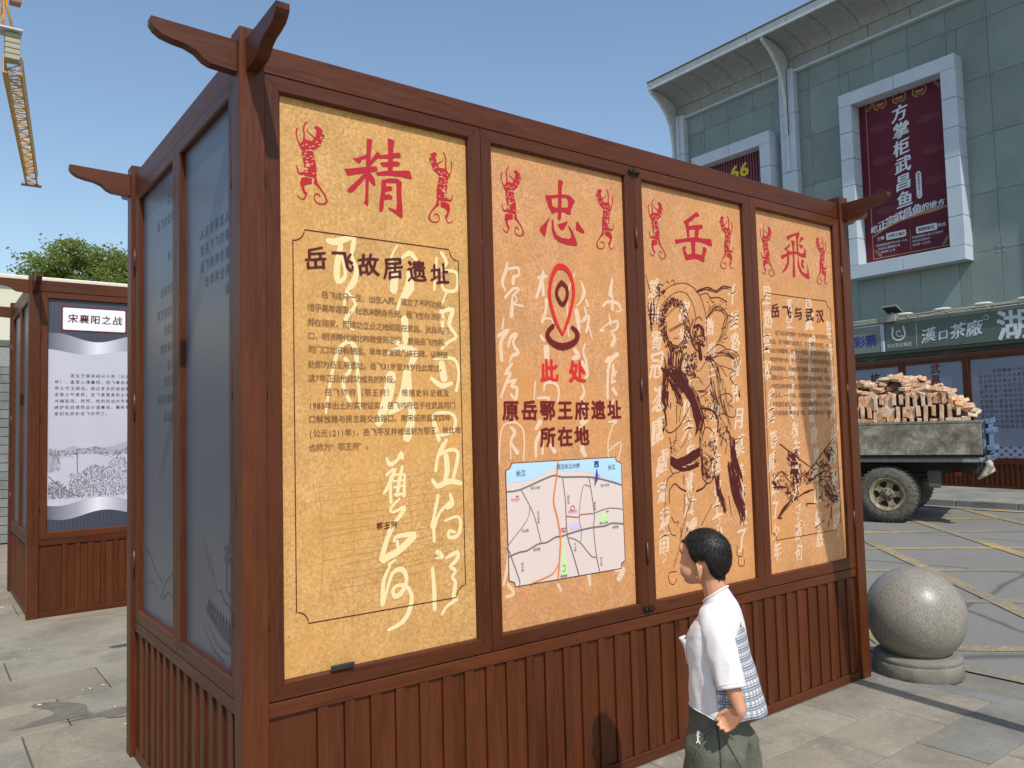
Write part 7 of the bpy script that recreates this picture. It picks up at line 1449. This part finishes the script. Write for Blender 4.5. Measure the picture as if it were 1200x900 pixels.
# ---------------------------------------------------------------- leaning feather banner just outside the frame (it throws the slanted shadow)
FB = thing('feather_banner', 'tall leaning feather banner on a dark pole beside the kiosk, outside the frame', 'banner', (3.43, -1.9, 0))
mb = MB(); mb.tube([(0, 0, .02), (-.30, 0, 2.35)], .050, 12); mb.tube([(-.30, 0, 2.35), (-.44, 0, 3.5), (-.62, 0, 4.36)], [.050, .03, .02], 10); mb.build('pole', IRON, FB)
mb = MB(); mb.lathe([(0, 0), (.15, 0), (.15, .03), (.05, .05), (0, .05)], 20, (0, 0, .002)); mb.build('pole_foot', IRON, FB)
pts = [(-.74, 4.37), (-.375, 4.37), (-.335, 3.4), (-.29, 2.9), (-.24, 2.37), (-.36, 2.37), (-.50, 3.1), (-.58, 3.4), (-.69, 3.94)]
mb = MB(); mb.prism(pts, lambda u, v_, d: (u, d, v_), -.008, .008); mb.build('flag', flat('banner_cloth', (.45, .06, .05), .8), FB)
# ---------------------------------------------------------------- the boy looking at the poster
from mathutils.bvhtree import BVHTree
BOY = thing('person', 'small boy in white t-shirt with plaid back and olive trousers looking at the posters', 'person', (1.4035, -.771, 0.0), rz=radians(17))
m = NT('boy_skin'); v = m.coord((1, 1, 1), rand=False); n1 = m.noise(v, 40, 4, .6); n2 = m.noise(v, 9, 3, .5)
c = m.mix(m.ramp(n2, [(.35, (0, 0, 0)), (.7, (1, 1, 1))]), (.53, .245, .135), (.61, .305, .18)); c = m.mix(m.ramp(n1, [(.3, (.12, .12, .12)), (.7, (0, 0, 0))]), c, (.42, .18, .10))
m.color(c); m.set(Roughness=.48); m.b.inputs['Subsurface Weight'].default_value = .12; m.b.inputs['Subsurface Radius'].default_value = (.012, .005, .003); m.b.inputs['Subsurface Scale'].default_value = .6
SKIN = m.mat
bb = MB()
HS = .92
def hsc(c):
    return (c[0] * HS, HY + (c[1] - HY) * HS, .985 + (c[2] - .985) * .97)
def ell(c, r, rot=None, n=20, h=False):
    if c[2] > .984 and abs(c[0]) < .08: c = hsc(c); r = (r[0] * HS, r[1] * HS, r[2] * .96)
    vs = []; fs = []; k = n // 2
    for i in range(k + 1):
        t = pi * i / k
        for j in range(n):
            a = 2 * pi * j / n; p = Vector((r[0] * sin(t) * cos(a), r[1] * sin(t) * sin(a), r[2] * cos(t)))
            if rot: p = rot @ p
            vs.append(p + Vector(c))
    for i in range(k):
        for j in range(n): fs.append((i * n + j, (i + 1) * n + j, (i + 1) * n + (j + 1) % n, i * n + (j + 1) % n))
    bb.add(vs, fs)
def limb(pts, rs, n=14):
    P_ = catmull4([(*p, r) for p, r in zip(pts, rs)], 5)
    bb.tube([q[:3] for q in P_], [q[3] for q in P_], n)
    for e in (P_[0], P_[-1]): ell(e[:3], (e[3],) * 3, n=12)
def catmull4(pts, sub):
    out = []; n = len(pts)
    for i in range(n - 1):
        p0 = pts[max(i - 1, 0)]; p1 = pts[i]; p2 = pts[i + 1]; p3 = pts[min(i + 2, n - 1)]
        for s in range(sub):
            t = s / sub; out.append(tuple(.5 * ((2 * b) + (-a + c_) * t + (2 * a - 5 * b + 4 * c_ - d) * t * t + (-a + 3 * b - 3 * c_ + d) * t ** 3) for a, b, c_, d in zip(p0, p1, p2, p3)))
    out.append(tuple(pts[-1])); return out
RX = lambda a: Matrix.Rotation(a, 3, 'X')
HY = .030
# head
ell((0, HY - .008, 1.090), (.0735, .093, .081)); ell((0, HY - .03, 1.075), (.070, .070, .078)); ell((0, HY + .030, 1.055), (.064, .060, .070)); ell((0, HY + .028, 1.020), (.056, .058, .048), RX(-.2))
ell((0, HY + .054, .994), (.032, .032, .026)); ell((-.036, HY + .050, 1.024), (.031, .034, .032)); ell((.036, HY + .050, 1.024), (.031, .034, .032))
ell((0, HY + .075, 1.103), (.050, .018, .030)); ell((0, HY + .085, 1.083), (.008, .010, .018)); ell((0, HY + .088, 1.052), (.0095, .012, .011)); ell((-.009, HY + .090, 1.046), (.008, .009, .007)); ell((.009, HY + .090, 1.046), (.008, .009, .007))
ell((0, HY + .086, 1.022), (.017, .009, .0055)); ell((0, HY + .083, 1.012), (.015, .009, .0055))
limb([(0, -.022, .88), (0, -.010, .945), (0, HY - .025, 1.01)], [.046, .042, .043])
for s_ in (-1, 1):
    R_ = Matrix.Rotation(s_ * .45, 3, 'Z')
    pts = [(s_ * .004, .012 + .0, -.022), (s_ * .008, -.006, -.026), (s_ * .014, -.016, -.008), (s_ * .017, -.014, .012), (s_ * .012, -.002, .026), (s_ * .005, .012, .020)]
    limb([Vector(hsc((s_ * .0685, HY - .008, 1.030))) + R_ @ Vector(p) for p in pts], [.0055, .0060, .0045, .0042, .0042, .004], 8)
    ell((s_ * .071, HY - .010, 1.030), (.007, .013, .022)); ell((s_ * .070, HY + .002, 1.005), (.007, .006, .008))
# torso and legs
limb([(0, -.015, .87), (0, -.012, .80), (0, -.012, .68), (0, -.01, .58), (0, -.01, .52)], [.064, .070, .070, .068, .062], 18)
ell((0, -.015, .850), (.098, .046, .036)); ell((0, -.002, .56), (.075, .058, .06))
for s_ in (-1, 1):
    limb([(s_ * .055, -.01, .53), (s_ * .062, -.005, .42), (s_ * .066, .0, .30), (s_ * .068, -.012, .20), (s_ * .070, -.022, .08), (s_ * .070, -.024, .045)], [.048, .046, .042, .042, .030, .030], 16)
    ell((s_ * .070, .012, .030), (.030, .078, .022))
# left arm (near the camera), right arm
def hand(wr, pd, side, spread, roots=None):
    """palm from the wrist along pd, five separate fingers and a thumb leaving the side"""
    pd = Vector(pd).normalized(); wr = Vector(wr)
    sd = Vector(side).normalized(); nrm = pd.cross(sd).normalized()
    pe = wr + pd * .052
    for k in range(4):
        q = (k - 1.5) * .0125
        limb([wr + sd * q * .5, pe + sd * q], [.013, .0095], 8)
        L_ = (.036, .042, .040, .031)[k]; cu = spread[k]
        d1 = (pd + nrm * cu * .45).normalized(); d2 = (pd + nrm * cu * 1.1).normalized(); d3 = (pd * .7 + nrm * cu * 1.8).normalized()
        a = pe + sd * q * 1.15; b = a + d1 * L_ * .45; c_ = b + d2 * L_ * .33; e = c_ + d3 * L_ * .27
        limb([a, b, c_, e], [.0073, .0066, .0060, .0052], 8)
    t0 = wr + pd * .014 - sd * .012; t1 = t0 + pd * .018 - sd * .014 + nrm * .006; t2 = t1 + pd * .020 - sd * .004 + nrm * .008; t3 = t2 + pd * .014 + nrm * .006
    limb([t0, t1, t2, t3], [.010, .0085, .0072, .0060], 8)
limb([(-.086, -.03, .853), (-.114, -.064, .80), (-.136, -.096, .725), (-.146, -.118, .665), (-.154, -.140, .606)], [.028, .029, .028, .026, .019])
hand((-.154, -.138, .604), (.05, .62, -.62), (-.25, -.62, -.70), [1.1, .9, .8, .7])
limb([(.086, -.01, .850), (.108, .0, .80), (.128, .015, .72), (.136, .045, .64), (.140, .075, .58)], [.028, .029, .028, .026, .019])
hand((.140, .075, .578), (0, .35, -.9), (.2, .8, .3), [-.8, -.8, -.7, -.7])
me = bb.mesh('body', SKIN)
o = link('body', me, None)
md = o.modifiers.new('r', 'REMESH'); md.mode = 'VOXEL'; md.voxel_size = .0034; md.use_smooth_shade = True
ms = o.modifiers.new('s', 'SMOOTH'); ms.factor = .5; ms.iterations = 5
dg = bpy.context.evaluated_depsgraph_get(); dg.update()
me2 = bpy.data.meshes.new_from_object(o.evaluated_get(dg)); me2.name = 'body'
bpy.data.objects.remove(o); bpy.data.meshes.remove(me)
if not me2.materials: me2.materials.append(SKIN)
body = link('body', me2, BOY)
bvh = BVHTree.FromPolygons([v_.co.copy() for v_ in me2.vertices], [tuple(p.vertices) for p in me2.polygons])
# eyes and brows
EYEW = flat('eye_white', (.65, .63, .60), .2); 
def face_pt(x, z, off):
    h = bvh.ray_cast(Vector((x, .3, z)), Vector((0, -1, 0)))
    return (h[0].x, h[0].y + off, h[0].z) if h[0] else (x, HY + .08, z)
mb = MB()
for s_ in (-1, 1):
    vs = [face_pt(s_ * .026, 1.066, .0010)] + [face_pt(s_ * .026 + .0105 * cos(k * pi / 6), 1.066 + .0052 * sin(k * pi / 6), .0007) for k in range(12)]
    mb.add(vs, [(0, 1 + k, 1 + (k + 1) % 12) for k in range(12)])
mb.build('eye_white', EYEW, BOY, fix=False)
mb = MB()
for s_ in (-1, 1):
    vs = [face_pt(s_ * .026, 1.066, .0018)] + [face_pt(s_ * .026 + .0050 * cos(k * pi / 6), 1.066 + .0050 * sin(k * pi / 6), .0014) for k in range(12)]
    mb.add(vs, [(0, 1 + k, 1 + (k + 1) % 12) for k in range(12)])
    mb.tube([face_pt(s_ * x, z, .0002) for x, z in ((.012, 1.085), (.026, 1.0885), (.040, 1.084))], [.0016, .0022, .0012], 6)
    mb.tube([face_pt(s_ * x, z, .0002) for x, z in ((.014, 1.066), (.020, 1.0705), (.027, 1.0718), (.034, 1.070), (.038, 1.066))], .0010, 5)
mb.build('iris_and_brows', flat('dark_eye_brown', (.02, .012, .01), .35), BOY)
# cropped hair: shell grown off the scalp plus many short strands
m = NT('cropped_black_hair'); v = m.coord((90, 90, 26), rand=False); n1 = m.noise(v, 2.5, 3, .6)
m.color(m.ramp(n1, [(.3, (.008, .007, .006)), (.7, (.030, .024, .019))])); m.set(Roughness=.5); m.bump(n1, .35, .002); HAIR = m.mat
m = NT('hair_strand'); m.color((.016, .013, .011)); m.set(Roughness=.8); m.b.inputs['Specular IOR Level'].default_value = .08; HSTR = m.mat
HC = Vector((0, HY - .008, 1.066))
def hairline(th):
    T = [(0, 1.120), (35, 1.116), (58, 1.098), (70, 1.062), (80, 1.052), (88, 1.066), (112, 1.062), (125, 1.020), (150, .992), (180, .984)]
    d = abs(math.degrees(th))
    for (a, za), (b, zb_) in zip(T[:-1], T[1:]):
        if a <= d <= b: return za + (zb_ - za) * (d - a) / (b - a)
    return .984
rows_ = 44; cols_ = 96; grid = {}; vs = []
for i in range(rows_ + 1):
    e = pi / 2 - (pi / 2 + .95) * i / rows_
    for j in range(cols_):
        th = -pi + 2 * pi * j / cols_
        d = Vector((sin(th) * cos(e), cos(th) * cos(e), sin(e)))
        h = bvh.ray_cast(HC, d)
        if h[0] is None: continue
        p = h[0]
        if p.z < hairline(th) + .004 * sin(j * 2.7) or (p - HC).length > .115: continue
        tt = min(1, (p.z - hairline(th)) / .03); off = .0015 + .0075 * tt
        grid[(i, j)] = len(vs); vs.append(p + d * off)
fs = []
for i in range(rows_):
    for j in range(cols_):
        q = [(i, j), (i + 1, j), (i + 1, (j + 1) % cols_), (i, (j + 1) % cols_)]
        if all(k in grid for k in q): fs.append([grid[k] for k in q])
mb = MB(); mb.add(vs, fs, 0, True)
rh = random.Random(2)
for k in range(13000):
    th = rh.uniform(-pi, pi); e = math.asin(rh.uniform(-.72, 1)); d = Vector((sin(th) * cos(e), cos(th) * cos(e), sin(e)))
    h = bvh.ray_cast(HC, d)
    if h[0] is None or (h[0] - HC).length > .115: continue
    p = h[0]; zl = hairline(th)
    if p.z < zl - .004 + rh.uniform(0, .01): continue
    tt = min(1, (p.z - zl) / .03)
    nn_ = h[1]; nn_ = nn_ if nn_.dot(d) > 0 else -nn_; fl = p - Vector((0, HY - .055, 1.155)); fl = fl - fl.dot(nn_) * nn_
    g = (nn_ * .26 + fl.normalized() * .9 + Vector((rh.gauss(0, .10), rh.gauss(0, .10), rh.gauss(0, .10)))).normalized()
    L_ = (.004 + .009 * tt) * rh.uniform(.7, 1.2); b = p + d * (.001 + .0070 * tt); s_ = g.cross(d)
    if s_.length < .01: continue
    s_ = s_.normalized() * .0008
    mb.add([b - s_, b + s_, b + g * L_], [(0, 1, 2)], 1)
mb.build('hair', [HAIR, HSTR], BOY, fix=False)

# clothing
m = NT('white_cotton'); v = m.coord((1, 1, 1), rand=False); n1 = m.noise(v, 300, 2, .5); n2 = m.noise(v, 11, 3, .5, .15)
m.color((.70, .66, .65)); m.set(Roughness=.9); m.b.inputs['Sheen Weight'].default_value = .15; m.bump(n2, .5, .02); COT = m.mat
m = NT('blue_plaid_cotton'); v = m.coord((1, 1, 1), rand=False); sx_ = m.n('ShaderNodeSeparateXYZ'); m.l(v, sx_.inputs[0])
def band(src, freq, lo_, hi_, ph=0.0):
    a = m.n('ShaderNodeMath', operation='MULTIPLY_ADD'); a.inputs[1].default_value = freq; a.inputs[2].default_value = ph; m.l(src, a.inputs[0])
    f_ = m.n('ShaderNodeMath', operation='FRACT'); m.l(a.outputs[0], f_.inputs[0])
    return m.ramp(f_.outputs[0], [(lo_, (0, 0, 0)), (lo_ + .01, (1, 1, 1)), (hi_, (1, 1, 1)), (hi_ + .01, (0, 0, 0))])
hy_ = m.n('ShaderNodeMath', operation='ADD'); m.l(sx_.outputs['Y'], hy_.inputs[0]); hy_.inputs[1].default_value = .05; h0 = m.n('ShaderNodeMath', operation='ARCTAN2'); m.l(sx_.outputs['X'], h0.inputs[0]); m.l(hy_.outputs[0], h0.inputs[1]); hx = m.n('ShaderNodeMath', operation='MULTIPLY'); m.l(h0.outputs[0], hx.inputs[0]); hx.inputs[1].default_value = .15
c = (.66, .63, .55)
c = m.mix(.75, c, m.mix(band(hx.outputs[0], 33, .05, .45), (.62, .60, .53), (.06, .10, .22)))
c = m.mix(m.mix(.0, band(sx_.outputs['Z'], 33, .05, .48), (0, 0, 0)), c, m.mix(.75, c, (.04, .07, .17)))
c = m.mix(band(hx.outputs[0], 33, .60, .66), c, (.08, .12, .24)); c = m.mix(band(sx_.outputs['Z'], 33, .62, .69), c, (.08, .12, .24))
c = m.mix(band(hx.outputs[0], 33, .20, .25), c, (.62, .60, .55)); c = m.mix(band(sx_.outputs['Z'], 33, .22, .27), c, (.62, .60, .55))
m.color(c); m.set(Roughness=.9); n2 = m.noise(v, 22, 4, .5, .6); m.bump(n2, .3, .01); PLAID = m.mat
SR = [(.974, -.009, .041, .045), (.962, -.009, .044, .049), (.944, -.010, .051, .059), (.922, -.010, .060, .077), (.900, -.008, .072, .100), (.872, -.006, .083, .121), (.835, -.004, .093, .132), (.78, -.004, .099, .135), (.72, -.011, .103, .137), (.66, -.021, .109, .140), (.60, -.028, .116, .144), (.56, -.031, .119, .146), (.50, -.034, .122, .148)]
def ring(z):
    for a, b in zip(SR[:-1], SR[1:]):
        if b[0] <= z <= a[0]:
            t = (a[0] - z) / (a[0] - b[0]); return tuple(p + (q - p) * t for p, q in zip(a[1:], b[1:]))
    return SR[-1][1:] if z < .51 else SR[0][1:]
def surf(th, z, extra=0.0):
    """th = 0 at the front, +pi/2 on his right"""
    c_, d_, w_ = ring(z)
    low = max(0, (.86 - z) / .35)
    f_ = 1 + low * (.030 * sin(th * 5 + z * 9) + .018 * sin(th * 11 - z * 21 + 1)) + .012 * sin(z * 55 + th * 3) * min(1, low * 2 + .3)
    ss = max(0, -cos(th)) ** 2 * low * .015
    yy_ = c_ + (d_ * f_ + ss) * cos(th) + extra * cos(th)
    return Vector((w_ * f_ * sin(th) + extra * sin(th), yy_, z - .70 * (yy_ + .050) * min(1, max(0, (z - .78) / .18))))
def hem(th): return .582 - .030 * (.5 - .5 * cos(th)) ** .6 + .004 * sin(th * 4) - (.006 if abs(th) > 2.02 else 0)
NZ, NT_ = 46, 96
def shirt_part(name, mat, keep, extra=0.0):
    vs = []; fs = []
    for i in range(NZ + 1):
        for j in range(NT_):
            th = -pi + 2 * pi * j / NT_; zt3 = .974; z = zt3 + (hem(th) - zt3) * (i / NZ) ** .9
            p = surf(th, z, extra)
            vs.append(p)
    for i in range(NZ):
        for j in range(NT_):
            th = -pi + 2 * pi * (j + .5) / NT_; z = (vs[i * NT_ + j].z + vs[(i + 1) * NT_ + j].z) / 2
            if keep(th, z): fs.append((i * NT_ + j, (i + 1) * NT_ + j, (i + 1) * NT_ + (j + 1) % NT_, i * NT_ + (j + 1) % NT_))
    used_ = sorted({k for f_ in fs for k in f_}); mp = {k: n for n, k in enumerate(used_)}
    mb = MB(); mb.add([vs[k] for k in used_], [[mp[k] for k in f_] for f_ in fs], 0, True)
    o = mb.build(name, mat, BOY, fix=True)
    sd = o.modifiers.new('t', 'SOLIDIFY'); sd.thickness = .0025; sd.offset = -1
    return o
is_plaid = lambda th, z: abs(th) > 1.86 and z < .845 - .11 * (pi - abs(th)) / 1.1
shirt_part('t_shirt', COT, lambda th, z: not is_plaid(th, z))
shirt_part('plaid_back_panel', PLAID, is_plaid, .0005)
# collar rib
mb = MB(); pts = [surf(th, .972, .001) for th in [2 * pi * k / 40 for k in range(41)]]
mb.tube(pts, .0042, 6, cap=False); mb.build('collar', COT, BOY)
mb = MB(); pts = [surf(th, hem(th), .0005) for th in [-2.0 + 4.0 * k / 50 for k in range(51)]]; mb.tube(pts, .0024, 6); mb.build('shirt_hem', COT, BOY)
def sleeve(pts, rad, name='sleeve'):
    P_ = catmull4([(*p, *r) for p, r in zip(pts, rad)], 7); mb = MB(); vs = []; fs = []; n = 40
    for i, q in enumerate(P_):
        a = Vector(P_[max(i - 1, 0)][:3]); b = Vector(P_[min(i + 1, len(P_) - 1)][:3]); t = (b - a).normalized()
        u = Vector((0, 1, 0)); u = (u - u.dot(t) * t).normalized(); w_ = t.cross(u); low = i / len(P_)
        for j in range(n):
            an = 2 * pi * j / n; f_ = 1 + low * (.045 * sin(an * 4 + i * .25) + .03 * sin(an * 7 - i * .4)) + .02 * sin(i * .9 + an * 2)
            vs.append(Vector(q[:3]) + u * q[3] * f_ * cos(an) + w_ * q[4] * f_ * sin(an))
    for i in range(len(P_) - 1):
        for j in range(n): fs.append((i * n + j, i * n + (j + 1) % n, (i + 1) * n + (j + 1) % n, (i + 1) * n + j))
    mb.add(vs, fs, 0, True); o = mb.build(name, COT, BOY); sd = o.modifiers.new('t', 'SOLIDIFY'); sd.thickness = .0025; sd.offset = -1
    hm = MB(); hm.tube([vs[(len(P_) - 3) * n + (j % n)] * 1.0 for j in range(n + 1)], .0022, 5, cap=False); hm.build('hem', COT, o)
    return o
sleeve([(-.045, -.012, .893), (-.084, -.030, .862), (-.114, -.062, .805), (-.134, -.090, .738), (-.146, -.110, .672)], [(.044, .036), (.050, .043), (.052, .043), (.051, .044), (.050, .047)])
sleeve([(.045, -.008, .890), (.082, -.006, .860), (.108, .0, .805), (.126, .012, .738), (.136, .030, .672)], [(.044, .036), (.050, .043), (.052, .043), (.051, .044), (.050, .047)])
# open chest pocket standing away from the cloth
mb = MB(); vs = []
for i in range(9):
    t = i / 8; th = -.75 + .62 * t; p = surf(th, .806, .003 + .024 * sin(pi * t)); p2 = surf(th, .765, .003 + .006 * sin(pi * t)); p3 = surf(th, .712, .003); vs += [p, p2, p3]
mb.add(vs, [(3 * i + k, 3 * i + 3 + k, 3 * i + 4 + k, 3 * i + 1 + k) for i in range(8) for k in range(2)], 0, True); o = mb.build('chest_pocket', COT, BOY); sd = o.modifiers.new('t', 'SOLIDIFY'); sd.thickness = .003; sd.offset = 0
# trousers
m = NT('olive_cotton'); v = m.coord((1, 1, 1), rand=False); n2 = m.noise(v, 13, 4, .6, 1.2); n1 = m.noise(v, 220, 2, .5)
m.color(m.ramp(n2, [(.3, (.085, .086, .062)), (.7, (.115, .116, .088))])); m.set(Roughness=.85); m.bump(n2, .45, .015); OLV = m.mat
def tr_surf(side, th, t):
    """t: 0 waist .. 1 hem"""
    z = .625 + (.245 - .625) * t; lw = min(1, max(0, (.49 - z) / .06))
    w_ = .112 * (1 - lw) + .078 * lw + .010 * t; d_ = .092 + .012 * lw + .014 * t; cx = side * .060 * lw; cy = -.002 - .008 * lw
    if lw == 0: pass
    f_ = 1 + .035 * sin(th * 4 + z * 30 * side) + .03 * sin(th * 6 - z * 18) + .02 * sin(z * 60 + th * 2)
    return Vector((cx + w_ * f_ * sin(th), cy + d_ * f_ * cos(th), z))
for side in (-1, 1):
    vs = []; fs = []; n = 64; k_ = 36
    for i in range(k_ + 1):
        for j in range(n): vs.append(tr_surf(side, 2 * pi * j / n, i / k_))
    for i in range(k_):
        for j in range(n): fs.append((i * n + j, i * n + (j + 1) % n, (i + 1) * n + (j + 1) % n, (i + 1) * n + j))
    if side == 1: vs = [p + Vector((.002, .0, 0)) for p in vs]
    mb = MB(); mb.add(vs, fs, 0, True); o = mb.build('trouser_leg', OLV, BOY); sd = o.modifiers.new('t', 'SOLIDIFY'); sd.thickness = .003; sd.offset = -1
# seam, pocket edge, gathered fold under the hand
mb = MB(); S2 = lambda th, t, e: tr_surf(-1, th, t) + Vector((e * sin(th), e * cos(th), 0))
mb.tube([S2(4.30 + .04 * sin(t * 9), t, .0015) for t in [.24 + .76 * k / 16 for k in range(17)]], .0022, 5); mb.build('side_seam', flat('dark_seam', (.03, .03, .022), .9), BOY)
mb = MB()
for a, b, c_, d_ in ((4.35, .26, 5.1, .42), (4.32, .27, 5.25, .62), (4.28, .27, 3.75, .40), (4.28, .28, 3.55, .62)):
    pts = [S2(a + (c_ - a) * k / 8, b + (d_ - b) * (k / 8) ** 1.2, -.002) for k in range(9)]
    mb.tube(pts, [.002 + .007 * sin(pi * k / 8) for k in range(9)], 8)
mb.build('gathered_fold', OLV, BOY)
pr = Print(lambda u, z, d: S2(4.98 + u / .11, .385 - z / .38, .004 + d), 0)
for q in ([(-.008, .014, .004), (0, .018, .006), (.008, .012, .004)], [(0, .016, .005), (.002, .0, .009), (-.001, -.012, .007)], [(-.009, .004, .003), (0, .003, .004), (.010, .006, .003)], [(.0, -.010, .006), (.007, -.018, .004)], [(-.001, -.008, .005), (-.008, -.017, .004)]): pr.stroke(q)
pr.build('white_embroidered_emblem', INK_WHITE, BOY)
# shoes
for s_ in (-1, 1):
    mb = MB(); vs = []; fs = []; n = 24; prof = [(.0, .046, .0), (.010, .050, .0), (.020, .050, .0), (.040, .046, -.002), (.060, .036, -.02), (.075, .030, -.04)]
    for z, w_, sh in prof:
        for j in range(n):
            a = 2 * pi * j / n; ln = .105 if z < .045 else (.085 if z < .065 else .05)
            vs.append((s_ * .070 + w_ * .82 * sin(a), .012 + sh * .8 + ln * cos(a) * (.95 if cos(a) < 0 else 1), z))
    for i in range(len(prof) - 1):
        for j in range(n): fs.append((i * n + j, i * n + (j + 1) % n, (i + 1) * n + (j + 1) % n, (i + 1) * n + j))
    fs.append(tuple(range(n))[::-1]); fs.append(tuple((len(prof) - 1) * n + j for j in range(n)))
    mb.add(vs, fs, 0, True); mb.build('shoe', flat('white_sneaker', (.55, .55, .53), .6) if s_ < 0 else bpy.data.materials['white_sneaker'], BOY)
